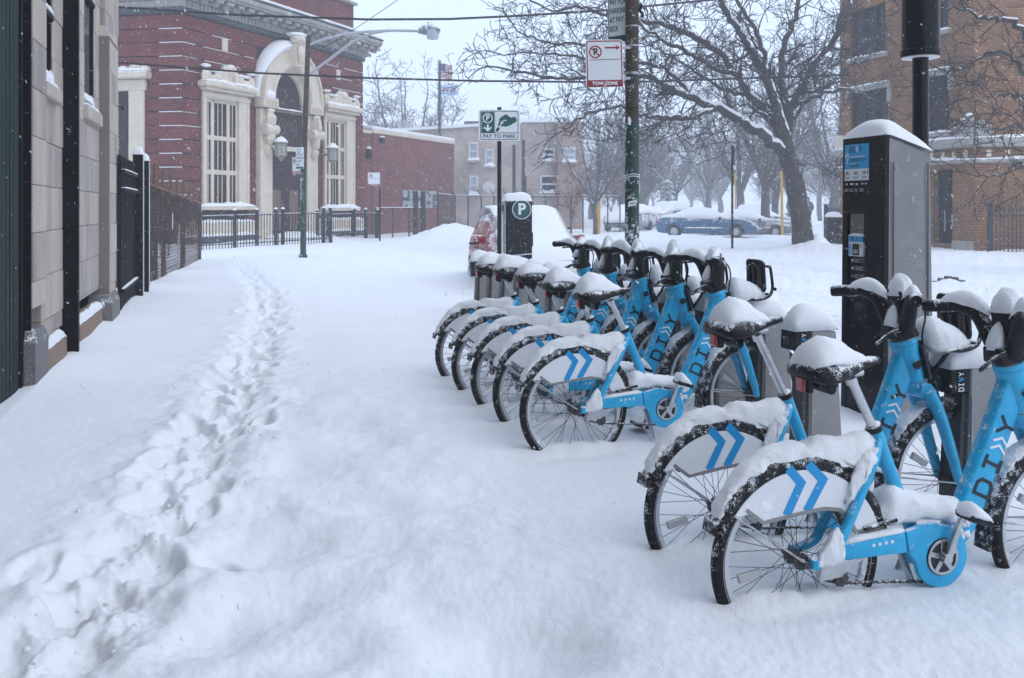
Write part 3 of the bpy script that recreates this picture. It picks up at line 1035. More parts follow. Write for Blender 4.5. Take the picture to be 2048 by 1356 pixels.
for zz in np.arange(.1, 1.8, .075):
    q = [(x_, -.016, zz * ctop(x_) / 1.86 + rs.uniform(-.008, .008)) for x_ in np.linspace(0, L, 24)]
    mesh_.tube(q, .006, 3, caps=False)
tag(mesh_.build('wire_mesh', M['slat_brown'], cf), kind='stuff')
MB().tube([(0.02, -.02, -.2), (0.02, -.02, 1.97)], .055, 10).build('end_post', M['rust'], cf, smooth=True)
MB().tube([(L, 0, -.2), (L, 0, 1.62)], .05, 10).build('end_post', M['slat_brown'], cf, smooth=True)
MB().tube([(0, -.03, ctop(0)), (L, -.03, ctop(L))], .02, 6).build('top_rail', M['rust'], cf, smooth=True)
na = 9
for i in range(na):
    x0 = .5 + (L - .9) * i / (na - 1)
    MB().tube([(x0, 0, ctop(x0) - .05), (x0 - .30, -.06, ctop(x0) + .40)], [.032, .026], 5).build('barb_arm', M['rust'], cf)
for k in (.33, .62, .95):
    q = [(x_ - .30 * k, -.06 * k, ctop(x_) + .4 * k - .02 + rs.uniform(-.02, .02)) for x_ in np.linspace(0, L - .3, 30)]
    w = MB().tube(q, .006, 4)
    for x_ in np.arange(.1, L - .3, .12):
        z_ = ctop(x_) + .4 * k - .02
        w.tube([(x_ - .3 * k - .02, -.06 * k - .02, z_ - .02), (x_ - .3 * k + .02, -.06 * k + .02, z_ + .02)], .004, 3)
    w.build('barbed_wire', M['rust'], cf)
MB().box(L * .42, -.03, .95, L * .42 + .06, -.018, 1.30).build('paper_strip', M['sign_white'], cf)
# ---------------------------------------------------------------- red brick fieldhouse
RO = (-.3562 * 35.0, 35.0)
RF = Face(RO[0], RO[1], .387, .922)
rh = thing('brick_building', 'banded red brick building with cream terracotta arch, tall windows and heavy cornice', 'building', (RO[0], RO[1], 0), RF.rot)
# local: x along the front, y = into the building (to the left/back), -y out to the street
RL = RF.m(726)
LW = 9.0
FY = 0.0
J = .526
Z0 = .85
def fm(u): return RF.m(u)
w1 = (fm(403), fm(494)); w2 = (fm(646), fm(706)); po = (fm(511), fm(628))
zsill = RF.z(450, 412)
zw = RF.z(450, 190)
zport = RF.z(600, 92)
MB().box(.06, .06, -.3, RL - .06, 8, 8.8).build('wall_core', M['red_back'], rh)
zs_j = [Z0 + J * i for i in range(16)]
def course(x0, x1, z, y0=0.0, y1=.30):
    if x1 - x0 < .05: return
    MB().box(x0, y0, z + .022, x1, y1, z + J - .022).build('brick_course', M['red_brick'], rh)
    # snow caught in the rusticated joint below the course
for z in zs_j:
    if z < Z0 or z > 8.75: continue
    segs = [(0.0, RL)]
    for (a, b, zt) in ((w1[0], w1[1], zw), (w2[0], w2[1], RF.z(675, 228)), (po[0] + .05, po[1] - .05, zport - .5)):
        if z < zt - .1:
            segs = [q for s_ in segs for q in ((s_[0], min(a, s_[1])), (max(b, s_[0]), s_[1])) if q[1] - q[0] > .05]
    for (a, b) in segs:
        course(a, b, z)
        # left flank
    course_l = MB().box(.001, .31, z + .022, .30, LW, z + J - .022)
# left flank: turned to face the camera, a body of its own direction
lf_rot = math.atan2(-.16, .987) - RF.rot
def lp(m, out, z):
    """point on the left flank: m metres left of the corner, out towards the camera."""
    c, s = math.cos(lf_rot), math.sin(lf_rot)
    x, y = -m, -out
    return (x * c - y * s, x * s + y * c, z)
def lbox(mb, m0, m1, o0, o1, z0, z1):
    b = [lp(m1, o1, z0), lp(m0, o1, z0), lp(m0, o0, z0), lp(m1, o0, z0)]
    t = [lp(m1, o1, z1), lp(m0, o1, z1), lp(m0, o0, z1), lp(m1, o0, z1)]
    return mb.hexa(b, t)
LF = Face(RO[0], RO[1], -math.cos(lf_rot + RF.rot), -math.sin(lf_rot + RF.rot))
lbox(MB(), 0, LW, -.5, -.06, -.3, 8.8).build('wall_core', M['red_back'], rh)
n0, n1 = LF.m(289), LF.m(225)
zn = LF.z(260, 160)
for z in zs_j:
    if z > 8.75: continue
    for (a, b) in (((.02, n0), (n1 + .4, LW)) if z < zn - .1 else ((.02, LW),)):
        lbox(MB(), a, b, -.3, 0, z + .022, z + J - .022).build('brick_course', M['red_brick'], rh)
lbox(MB(), n0 + .2, n1 + .4, -.35, -.15, -.2, zn - .4).build('niche_wall', M['red_brick'], rh)
c_ = MB(); lbox(c_, n0 - .02, n0 + .62, -.3, .10, .3, zn); lbox(c_, n0 - .1, n1 + .5, -.25, .14, zn - .42, zn)
c_.build('niche_surround', M['terracotta'], rh, bevel=.03)
c_ = MB(); lbox(c_, n0 - .3, n1 + .5, -.25, .45, zn + .02, zn + .28)
c_.build('niche_cornice', M['terracotta'], rh, bevel=.05)
c_ = MB()
for i, mm in enumerate((n0 - .1, n0 + .3, n0 + .75, n0 + 1.2)):
    q = lp(mm, .15, zn + .36 + .06 * (i % 2)); c_.ball(q, (.26, .22, .16), 8, 6)
c_.build('niche_crest', M['terracotta'], rh, smooth=True)
c_ = MB(); lbox(c_, n0 - .28, n1 + .5, -.2, .40, zn + .29, zn + .40)
c_.build('niche_snow', M['snow_cap'], rh, bevel=.05, seg=2, smooth=True)
# snow lying in the joints: at the corner and along the front
for z in zs_j[1:]:
    if z > 8.7: continue
    lbox(MB(), .02, .95, -.02, .012, z - .024, z + .004).build('joint_snow', M['snow_cap'], rh)
    s = MB(); rs = random.Random(int(z * 100))
    xs = 0.02
    while xs < RL - .4:
        w = rs.uniform(.5, 2.2)
        blocked = any(a - .05 < xs + w and xs < b + .05 and z < zt for (a, b, zt) in ((w1[0], w1[1], zw + .6), (w2[0], w2[1], RF.z(675, 210)), (po[0], po[1], zport)))
        if not blocked and rs.random() < (.96):
            s.box(xs, -.012, z - .022, xs + w, .03, z - .022 + rs.uniform(.008, .026))
        xs += w + rs.uniform(0, .5)
    if s.v: s.build('joint_snow', M['snow_cap'], rh)
# stone base course
for a_, b_ in ((-.1, po[0]), (po[1], RL + .05)):
    MB().box(a_, -.16, -.4, b_, .2, Z0 - .03).build('base_course', M['terracotta'], rh, bevel=.04)
    MB().box(a_ - .05, -.28, -.4, b_ - .1, -.17, .28).build('water_table', M['corn_dark'], rh, bevel=.03)
for q in ((-.1, po[0] - .05, -.30, -.15, .28, .14), (po[1] + .1, RL, -.30, -.15, .28, .14), (-.1, po[0] - .02, -.18, .0, Z0 - .03, .12), (po[1] + .02, RL, -.18, .0, Z0 - .03, .12)):
    snow_strip(MB(), *q, n=18, seed=q[0] + q[4]).build('base_snow', M['snow_cap'], rh, smooth=True)

def fancy_window(uL, uR, ul, ur, vtop, vt_open, tr_v, vsill, vcrest):
    a, b = fm(uL), fm(uR)
    o0, o1 = fm(ul), fm(ur)
    uc = (ul + ur) / 2
    zt, zo, zs = RF.z(uc, vtop), RF.z(uc, vt_open), RF.z(uc, vsill)
    tz = [RF.z(uc, v) for v in tr_v]
    fr = MB().box(a, -.10, zs, o0, .25, zt).box(o1, -.10, zs, b, .25, zt).box(o0, -.10, zo + .12, o1, .25, zt)
    fr.box(a - .03, -.13, zs, a + .12, -.09, zt - .1).box(b - .12, -.13, zs, b + .03, -.09, zt - .1)
    w = fr.build('window', M['terracotta'], rh, bevel=.02)
    MB().box(a - .04, -.16, zt - .26, b + .04, -.09, zt - .06).build('frieze', M['terracotta'], w, bevel=.02)
    W = o1 - o0
    m1, m2 = o0 + W * .23, o0 + W * .72
    mu = MB()
    for x in (m1, m2): mu.box(x - .09, .02, zs, x + .09, .12, zo + .1)
    for x in (o0, o1): mu.box(x - .07, .02, zs, x + .07, .11, zo + .1)
    mu.box(o0, .02, zo, o1, .10, zo + .13)
    for z in tz: mu.box(o0, .01, z - .09, o1, .11, z + .09)
    mu.build('mullion', M['terracotta'], w, bevel=.01)
    cols = [(o0 + .07, m1 - .09, 2), (m1 + .09, m2 - .09, 3), (m2 + .09, o1 - .07, 2)]
    rows = [(zs + .05, tz[1] - .09), (tz[1] + .09, tz[0] - .09), (tz[0] + .09, zo)]
    for (z0, z1) in rows:
        for (x0, x1, k) in cols:
            for i in range(k):
                p0, p1 = x0 + (x1 - x0) * i / k, x0 + (x1 - x0) * (i + 1) / k
                MB().box(p0 + .022, .09, z0, p1 - .022, .10, z1).build('pane', M['glass_dark'], w)
                if i: MB().box(p0 - .022, .05, z0, p0 + .022, .11, z1).build('glazing_bar', M['terracotta'], w)
    # cornice shelf with snow and a carved crest
    sh = MB().box(a - .12, -.38, zt, b + .12, .1, zt + .12).box(a - .22, -.50, zt + .12, b + .22, .1, zt + .34)
    sh.build('window_cornice', M['terracotta'], w, bevel=.05)
    s = MB(); snow_strip(s, a - .2, b + .2, -.48, -.05, zt + .34, .14, n=16, seed=zt)
    s.build('cornice_snow', M['snow_cap'], w, smooth=True)
    cr = MB()
    zc = zt + .36
    zk = RF.z(uc, vcrest)
    mid = (a + b) / 2
    for i in range(9):
        t = i / 8
        x = a + (b - a) * t
        hgt = .15 + .28 * max(0, 1 - abs(t - .5) * 2.6) + (.12 if i in (0, 8) else 0)
        cr.ball((x, -.2, zc + hgt * .7), (.24, .16, hgt), 9, 6, jit=.4)
    cr.ball((mid, -.24, zc + .45), (.30, .22, zk - zc - .45), 10, 8, jit=.5)
    for dx in (-.28, .28): cr.ball((mid + dx, -.2, zc + .35), (.2, .18, .35), 8, 6, jit=.4)
    cr.build('carved_crest', M['terracotta'], w, smooth=True)
    s = MB()
    s.ball((mid, -.24, zk + .02), (.2, .2, .09), 8, 5)
    for i in (0, 1, 2, 6, 7, 8):
        s.ball((a + (b - a) * i / 8, -.2, zc + .42 + (.16 if i in (0, 8) else 0)), (.24, .18, .07), 8, 5, jit=.3)
    s.build('crest_snow', M['snow_cap'], w, smooth=True)
    MB().box(a - .25, -.30, zs - .16, b + .25, .2, zs - .02).build('window_sill', M['terracotta'], w, bevel=.03)
    s = MB(); snow_strip(s, a - .25, b + .25, -.32, .02, zs - .02, .20, n=14, seed=zt + 2); s.build('sill_snow', M['snow_cap'], w, smooth=True)
fancy_window(403, 494, 411, 475, 186, 207, (277, 345), 412, 134)
fancy_window(646, 706, 651, 691, 226, 245, (298, 354), 415, 187)

# arched portal
pc = (fm(547) + fm(617)) / 2 - .1
zspr = RF.z(575, 205)
ro, ri = (po[1] - po[0]) / 2 - .05, (fm(604) - fm(532)) / 2
pm = (po[0] + po[1]) / 2
def arc_pts(r, n=18): return [(pm + r * math.cos(math.pi * i / n), zspr + r * 1.12 * math.sin(math.pi * i / n)) for i in range(n + 1)]
OUT = .42
ar = MB()
pts_o, pts_i = arc_pts(ro), arc_pts(ri)
n = len(pts_o) - 1
for i in range(n):
    MB().prism([pts_o[i], pts_i[i], pts_i[i + 1], pts_o[i + 1]], -OUT, .3).build('arch_stone', M['terracotta'], rh)
in2 = arc_pts(ri - .2)
for i in range(n):
    ar.prism([pts_i[i], in2[i], in2[i + 1], pts_i[i + 1]], -OUT + .34, .30)
ar.build('inner_arch', M['terracotta'], rh, smooth=True, angle=25)
ar = MB()
mid_o = arc_pts(ro + .10)
for i in range(n):
    ar.prism([mid_o[i], pts_o[i], pts_o[i + 1], mid_o[i + 1]], -OUT - .1, -OUT + .22)
ar.build('arch_hood', M['terracotta'], rh)
ar = MB()
for i in range(n * 2):
    q = math.pi * (i + .5) / (n * 2)
    ar.ball((pm + (ri + .12) * math.cos(q), -OUT - .02, zspr + (ri + .12) * 1.12 * math.sin(q)), (.11, .06, .11), 6, 4)
ar.build('arch_beading', M['terracotta'], rh, smooth=True)
s = MB()
st = [Vector((pm + (ro + .14) * math.cos(math.pi * t), -OUT + .35, zspr + (ro + .14) * 1.12 * math.sin(math.pi * t))) for t in np.linspace(.30, 1.0, 16)]
s.tube(st, [.10 + .18 * math.sin(math.pi * min(1, i / 13)) for i in range(16)], 8, sy=2.2, ref=(0, 0, 1))
s.build('arch_snow', M['snow_cap'], rh, smooth=True)
k = MB()
ztop = zspr + ro * 1.12
k.prism([(pm - .3, ztop - .8), (pm + .3, ztop - .8), (pm + .42, ztop + .30), (pm - .42, ztop + .30)], -OUT - .35, -OUT + .2)
k.ball((pm - .05, -OUT - .3, ztop + .38), (.5, .3, .24), 10, 6, jit=.4)
k.ball((pm, -OUT - .42, ztop - .25), (.28, .18, .40), 10, 6, jit=.4)
k.build('keystone', M['terracotta'], rh, bevel=.03)
s = MB(); s.ball((pm - .05, -OUT - .2, ztop + .60), (.55, .38, .12), 10, 5, jit=.3); s.build('keystone_snow', M['snow_cap'], rh, smooth=True)
for sgn in (-1, 1):
    xo = pm + sgn * (ro + ri) / 2
    hw = (ro - ri) / 2 + .02
    MB().box(xo - hw, -.26, -.3, xo + hw, .3, zspr - .45).build('portal_jamb', M['terracotta'], rh, bevel=.03)
    c2 = MB().box(xo - hw - .10, -OUT - .08, zspr - .42, xo + hw + .10, .1, zspr)
    for i in range(6): c2.box(xo - hw + i * hw * 2 / 6 + .02, -OUT - .13, zspr - .36, xo - hw + (i + .7) * hw * 2 / 6, -OUT - .08, zspr - .1)
    c2.build('impost', M['terracotta'], rh, bevel=.02)
    cc = MB()
    cc.ball((xo, -.38, zspr - .95), (.26, .32, .45), 9, 7, jit=.5)
    cc.ball((xo, -.36, zspr - 1.65), (.22, .26, .42), 9, 7, jit=.5)
    cc.ball((xo, -.32, zspr - 2.2), (.24, .2, .22), 9, 6, jit=.5)
    cc.tube([(xo - hw, -.44, zspr - 1.35), (xo + hw, -.44, zspr - 1.35)], .22, 10)
    cc.build('carved_bracket', M['terracotta'], rh, smooth=True)
    s = MB(); s.ball((xo, -.45, zspr - .55), (.2, .2, .07), 8, 4); s.build('bracket_snow', M['snow_cap'], rh, smooth=True)
s = MB(); s.ball((pm - (ro + ri) / 2, -OUT + .1, zspr + .12), (.34, .3, .22), 10, 6, jit=.4); s.build('impost_snow', M['snow_cap'], rh, smooth=True)
d0, d1 = pm - ri + .02, pm + ri - .02
ztr, zbnd, zdoor = RF.z(570, 224), RF.z(570, 292), RF.z(570, 292) - .22
lun = [(pm + (ri - .03) * math.cos(math.pi * i / 14), ztr + .1 + (zspr - ztr) + (ri - .03) * 1.12 * math.sin(math.pi * i / 14)) for i in range(15)]
lun = lun + [(d0, ztr + .1), (d1, ztr + .1)]
MB().prism(lun, .22, .28).build('lunette_glass', M['glass_dark'], rh)
tr_ = MB()
for i in range(1, 5):
    x = d0 + (d1 - d0) * i / 5
    tr_.box(x - .03, .16, ztr + .1, x + .03, .22, zspr + (ri - .1) * 1.1 * math.sqrt(max(0, 1 - ((x - pm) / (ri - .1)) ** 2)))
tr_.stroke([(pm + .45 * math.cos(q), zspr + .1 + .6 * math.sin(q)) for q in np.linspace(0, 2 * math.pi, 17)[:-1]], .06, .14, .2, closed=True)
tr_.build('lunette_tracery', M['oak'], rh)
s = MB(); MB().box(d0, -.1, ztr - .06, d1, .25, ztr + .08).build('lunette_sill', M['oak'], rh)
snow_strip(s, d0, d1, -.12, .15, ztr + .08, .10, seed=4); s.build('lunette_snow', M['snow_cap'], rh, smooth=True)
tw = MB().box(d0, .12, zbnd, d1, .22, ztr - .07)
w = tw.build('transom_window', M['oak'], rh)
for i in range(3):
    x0, x1 = d0 + (d1 - d0) * (i + .12) / 3, d0 + (d1 - d0) * (i + .88) / 3
    MB().box(x0, .09, zbnd + .25, x1, .115, ztr - .3).build('pane', M['glass_dark'], w)
    xx = MB()
    for (p, q) in (((x0, zbnd + .25), (x1, ztr - .3)), ((x0, ztr - .3), (x1, zbnd + .25)), (((x0 + x1) / 2, zbnd + .25), ((x0 + x1) / 2, ztr - .3))):
        xx.stroke([p, q], .04, .06, .09)
    xx.build('lattice_bar', M['oak'], w)
MB().box(d0 - .05, -.05, zdoor, d1 + .05, .3, zbnd - .02).build('door_lintel', M['terracotta'], rh, bevel=.02)
nb = 2
zb = RF.z(570, 362)
for i in range(nb):
    x0, x1 = d0 + (d1 - d0) * i / nb, d0 + (d1 - d0) * (i + 1) / nb
    MB().box(x0 + .015, .10, zb + .015, x1 - .015, .2, zdoor - .02).build('boarded_panel', M['board'], rh, bevel=.01)
    d = MB().box(x0 + .015, .08, -.1, x1 - .015, .2, zb - .015).build('door', M['oak'], rh, bevel=.01)
    MB().box(x0 + .3, .05, .4, x1 - .3, .085, zb - .4).build('door_panel', M['oak'], d, bevel=.02)
    MB().ball((x1 - .12 if i == 0 else x0 + .12, .03, 1.0), .05, 8, 5).build('handle', M['brass'], d, smooth=True)
MB().box(po[0] + .3, -1.6, -.3, po[1] - .3, .05, .12).build('door_step', M['corn_stone'], rh, bevel=.02)
s = MB().heap(po[0] + .3, -1.6, po[1] - .3, .0, .12, .25, n=12, amp=.08, fr=2); s.build('step_snow', M['snow_cap'], rh, smooth=True)
# small plaques
for (u, v0, v1) in ((449, 78, 103), (676, 140, 160)):
    m_ = fm(u)
    MB().box(m_ - .16, -.06, RF.z(u, v1), m_ + .16, .05, RF.z(u, v0)).build('plaque', M['terracotta'], rh, bevel=.03)
# main cornice, along the front and round the corner
ZC = 8.78
KZ, KO = .62, .46
def cornice_box(mb, o, z0, z1, ret=True):
    mb.box(-o * .3, -o, z0, RL + o * .8, .3, z1)
cb = MB(); cornice_box(cb, 0.106, ZC, ZC + 0.217); lbox(cb, -.15, LW, -.3, 0.106, ZC + 0.002, ZC + 0.215)
cb.build('cornice_band', M['corn_dark'], rh, bevel=.04)
cb = MB(); cornice_box(cb, 0.202, ZC + 0.223, ZC + 0.465); lbox(cb, -.2, LW, -.3, 0.202, ZC + 0.226, ZC + 0.463)
cb.build('dentil_band', M['corn_stone'], rh, bevel=.03)
for i in range(60):
    x = .1 + (RL + .2) * i / 59
    MB().box(x - .06, -.26, ZC + 0.260, x + .06, -.202, ZC + 0.434).build('dentil', M['corn_stone'], rh)
nmod = 22
for i in range(nmod):
    x = .1 + (RL + .3) * i / (nmod - 1)
    mo = MB().box(x - .15, -.36, ZC + 0.608, x + .15, -.19, ZC + 0.744)
    mo.tube([(x - .17, -.36, ZC + 0.589), (x + .17, -.36, ZC + 0.589)], .12, 8)
    mo.tube([(x - .17, -.62, ZC + 0.645), (x + .17, -.62, ZC + 0.645)], .08, 8)
    mo.build('modillion', M['corn_stone'], rh)
for i in range(8):
    mm = .5 + (LW - .6) * i / 7
    mo = MB(); lbox(mo, mm - .17, mm + .17, .19, .70, ZC + 0.608, ZC + 0.744)
    mo.build('modillion', M['corn_stone'], rh)
cb = MB(); cornice_box(cb, 0.240, ZC + 0.471, ZC + 0.744); lbox(cb, -.2, LW, -.3, 0.240, ZC + 0.474, ZC + 0.742)
cb.build('egg_band', M['corn_stone'], rh)
cb = MB().box(-.3, -.77, ZC + 0.750, RL + .55, .3, ZC + 0.843).box(-.32, -.82, ZC + 0.846, RL + .6, .3, ZC + 1.066)
lbox(cb, -.6, LW, -.3, 0.768, ZC + 0.753, ZC + 0.841); lbox(cb, -.6, LW, -.3, 0.816, ZC + 0.849, ZC + 1.064)
cb.build('cornice_slab', M['corn_stone'], rh, bevel=.05)
cb = MB().box(-.35, -.86, ZC + 1.070, RL + .64, .6, ZC + 1.141); cb.build('cornice_gutter', M['corn_dark'], rh, bevel=.03)
s = MB().box(-.3, -.83, ZC + 1.142, RL + .6, .35, ZC + 1.265); s.build('cornice_snow', M['snow_cap'], rh, bevel=.09, seg=2, smooth=True)
MB().box(.7, .5, ZC + 1.054, RL - .1, 7, ZC + 2.852).build('parapet', M['red_brick'], rh)
MB().box(.6, .30, ZC + 1.153, RL, 0.495, ZC + 1.457).build('parapet_flashing', M['corn_dark'], rh)
MB().box(.6, .3, ZC + 2.858, RL, 7, ZC + 2.976).build('parapet_coping', M['corn_stone'], rh)
MB().box(.6, .42, ZC + 1.463, RL, .62, ZC + 1.550).build('parapet_snow', M['snow_cap'], rh, bevel=.04, smooth=True)
# right end wall is hidden; close it
MB().box(RL - .05, .3, -.3, RL, 8, 8.8).build('end_wall', M['red_brick'], rh)

# wall lanterns: hang from the portal
def lantern(u, vtop, vbot, label):
    p = RF.pt(RF.m(u), 0, .75)
    zt_, zb_ = RF.z(u, vtop), RF.z(u, vbot)
    h = zt_ - zb_
    t = thing('wall_lantern', label, 'lantern', (p.x, p.y, zb_), RF.rot, 'wall lanterns beside the arch')
    r = h * .21
    MB().lathe([(.03, 0), (r * .35, .04 * h), (r * .45, .10 * h), (r * .9, .20 * h)], n=8).build('base', M['brass'], t)
    MB().lathe([(r * .9, .21 * h), (r, .22 * h), (r * 1.0, .66 * h), (r * .95, .67 * h)], n=8).build('glass', M['milk_glass'], t)
    b = MB()
    for i in range(8):
        a = 2 * math.pi * i / 8
        x, y = r * 1.02 * math.cos(a), r * 1.02 * math.sin(a)
        b.tube([(x, y, .2 * h), (x, y, .68 * h)], .022, 5)
    for zz in (.21, .33, .45, .57, .67):
        b.tube([(r * 1.02 * math.cos(2 * math.pi * i / 8), r * 1.02 * math.sin(2 * math.pi * i / 8), zz * h) for i in range(9)], .018, 4)
    b.build('cage', M['brass'], t)
    MB().lathe([(r * 1.35, .68 * h), (r * 1.3, .72 * h), (r * .5, .88 * h), (r * .15, .92 * h), (r * .22, .97 * h), (.01, h)], n=8).build('roof', M['brass'], t)
    MB().lathe([(r * 1.3, .725 * h), (r * 1.25, .76 * h), (r * .6, .90 * h), (.02, .95 * h)], n=10).build('snow', M['snow_cap'], t, smooth=True)
    MB().tube([(0, .1, .45 * h), (0, .75, .45 * h)], .05, 6).build('bracket', M['brass'], t)
lantern(533, 271, 323, 'brass wall lantern with snow on its cap between the arch and the larger window')
lantern(638, 284, 331, 'brass wall lantern just behind the green street lamp pole, beside the smaller window')

# ---------------------------------------------------------------- low brick annex
AO = (-.1508 * 48, 48.0)
AF = Face(AO[0], AO[1], .386, .922)
an = thing('brick_annex', 'low plain red brick annex with glass block window and snowy coping', 'building', (AO[0], AO[1], 0), AF.rot)
AL = AF.m(908)
ZA = AF.z(746, 266)
MB().box(0, 0, -.4, AL, 6, ZA).build('wall', M['annex_brick'], an)
MB().box(-.06, -.06, ZA + .003, AL + .06, 6.06, ZA + .22).build('coping', M['terracotta'], an, bevel=.03)
s = MB().box(-.05, -.05, ZA + .222, AL + .05, 1.2, ZA + .38); s.build('coping_snow', M['snow_cap'], an, bevel=.07, seg=2, smooth=True)
MB().box(-1.6, .05, -.4, -.003, .35, ZA - .05).build('side_wall', M['annex_brick'], an)
MB().box(-1.6, .0, ZA - .04, -.06, .4, ZA + .12).build('side_coping', M['terracotta'], an)
g0, g1 = AF.m(805), AF.m(872)
zb0, zb1 = AF.z(838, 416), AF.z(838, 381)
gw = MB().box(g0, -.02, zb0, g1, .06, zb1).build('window', M['corn_stone'], an)
ncol, nrow = 16, 5
for i in range(ncol):
    for j in range(nrow):
        x0, x1 = g0 + (g1 - g0) * i / ncol, g0 + (g1 - g0) * (i + 1) / ncol
        z0, z1 = zb0 + (zb1 - zb0) * j / nrow, zb0 + (zb1 - zb0) * (j + 1) / nrow
        MB().box(x0 + .02, -.05, z0 + .02, x1 - .02, -.01, z1 - .02).build('glass_block', M['milk_glass'] if mnoise.noise(Vector((i * 1.7, j * 2.3, 0))) > -.15 else M['corn_dark'], gw)
for u, v in ((760, 281),):
    m_ = AF.m(u); z_ = AF.z(u, v)
    MB().box(m_ - .12, -.25, z_ - .15, m_ + .12, 0, z_ + .15).build('security_lamp', M['post_black'], an, bevel=.02)
    MB().heap(m_ - .13, -.26, m_ + .13, 0, z_ + .15, .1, n=6).build('lamp_snow', M['snow_cap'], an, smooth=True)
m_ = -.5; z_ = AF.z(729, 305)
MB().box(m_ - .12, -.2, z_ - .3, m_ + .12, .04, z_ + .2).build('security_lamp', M['post_black'], an, bevel=.02)
MB().heap(m_ - .13, -.22, m_ + .13, .04, z_ + .2, .14, n=6).build('lamp_snow', M['snow_cap'], an, smooth=True)

# ---------------------------------------------------------------- buff apartment block behind
BY = 62.0
bO = at(735, 262, BY)
BF = Face(bO.x, BY, 1, -.02)
bb = thing('brick_apartments', 'pale buff brick two storey building hazy in the snow, white framed windows', 'building', (bO.x, BY, 0), BF.rot)
zr = BF.z(800, 264)
m_a, m_b, m_c = BF.m(1042), BF.m(1115), BF.m(1165)
MB().hexa([(0, 0, -.5), (m_a, 0, -.5), (m_a, 10, -.5), (0, 10, -.5)], [(0, 0, zr - .1), (m_a, 0, BF.z(1040, 248)), (m_a, 10, BF.z(1040, 248)), (0, 10, zr - .1)]).build('wall', M['buff_brick'], bb)
MB().box(m_a + .003, .3, -.5, m_b, 10, BF.z(1080, 244)).build('wall', M['buff_brick'], bb)
MB().box(m_b + .003, -.6, -.5, m_c, 10, BF.z(1130, 246)).build('bay_wall', M['bay_brick'], bb)
MB().hexa([(-.1, -.15, zr - .09), (m_a, -.15, BF.z(1040, 248) + .004), (m_a, .5, BF.z(1040, 248) + .004), (-.1, .5, zr - .09)], [(-.1, -.15, zr + .12), (m_a, -.15, BF.z(1040, 248) + .2), (m_a, .5, BF.z(1040, 248) + .2), (-.1, .5, zr + .12)]).build('roof_snow', M['snow_cap'], bb)
MB().box(m_a + .01, .1, BF.z(1080, 244) + .004, m_b, .6, BF.z(1080, 244) + .22).build('roof_snow', M['snow_cap'], bb)
MB().box(m_b - .1, -.7, BF.z(1130, 246) + .004, m_c + .1, .5, BF.z(1130, 246) + .25).build('roof_snow', M['snow_cap'], bb)
def sash(u0, v0, u1, v1, y=0.0, wide=False):
    a, z1_ = BF.mz(u0, v0); b, z0_ = BF.mz(u1, v1)
    w = MB().box(a, y - .08, z0_, b, y + .1, z1_)
    fr = MB()
    for q in ((a, a + .1), (b - .1, b)): fr.box(q[0], y - .1, z0_, q[1], y - .03, z1_)
    fr.box(a + .1, y - .1, z1_ - .12, b - .1, y - .03, z1_); fr.box(a + .1, y - .1, z0_, b - .1, y - .03, z0_ + .1); fr.box(a + .1, y - .1, (z0_ + z1_) / 2 - .06, b - .1, y - .03, (z0_ + z1_) / 2 + .06)
    wn_ = fr.build('window', M['car_white'], bb)
    MB().box(a + .02, y - .045, z0_ + .02, b - .02, y - .035, z1_ - .02).build('pane', M['glass_dark'] if wide else M['milk_glass'], wn_)
    MB().box(a - .1, y - .25, z0_ - .12, b + .1, y - .003, z0_ - .003).build('window_sill', M['corn_stone'], wn_)
    s_ = MB(); snow_strip(s_, a - .1, b + .1, y - .26, y - .02, z0_, .25, n=6, seed=u0); s_.build('sill_snow', M['snow_cap'], wn_, smooth=True)
sash(937, 284, 957, 321); sash(970, 298, 988, 333); sash(939, 351, 956, 390)
sash(1081, 350, 1116, 386, .3, True); sash(1086, 296, 1110, 322, .3, True); sash(1126, 296, 1150, 325, -.6)
m_ = BF.m(948)
MB().tube([(BF.m(800), 2, zr), (BF.m(800), 2, zr + .9)], .45, 10).build('vent_pipe', M['galv'], bb)
MB().box(m_ - .8, 2, zr + .1, m_ + .4, 3, zr + .9).build('roof_vent', M['corn_dark'], bb)
q = at(978, 372, BY - .3)
dish = thing('satellite_dish', 'small white satellite dish fixed to the pale brick wall', 'dish', q, 0)
MB().lathe([(.02, 0), (.25, .04), (.42, .14), (.43, .16)], n=14, axis='y').xf(Matrix.Rotation(R(25), 4, 'X') @ Matrix.Scale(-1, 4, (0, 1, 0))).build('reflector', M['sign_white'], dish, smooth=True)
MB().tube([(0, .02, -.1), (0, .3, -.5)], .03, 6).build('arm', M['galv'], dish)

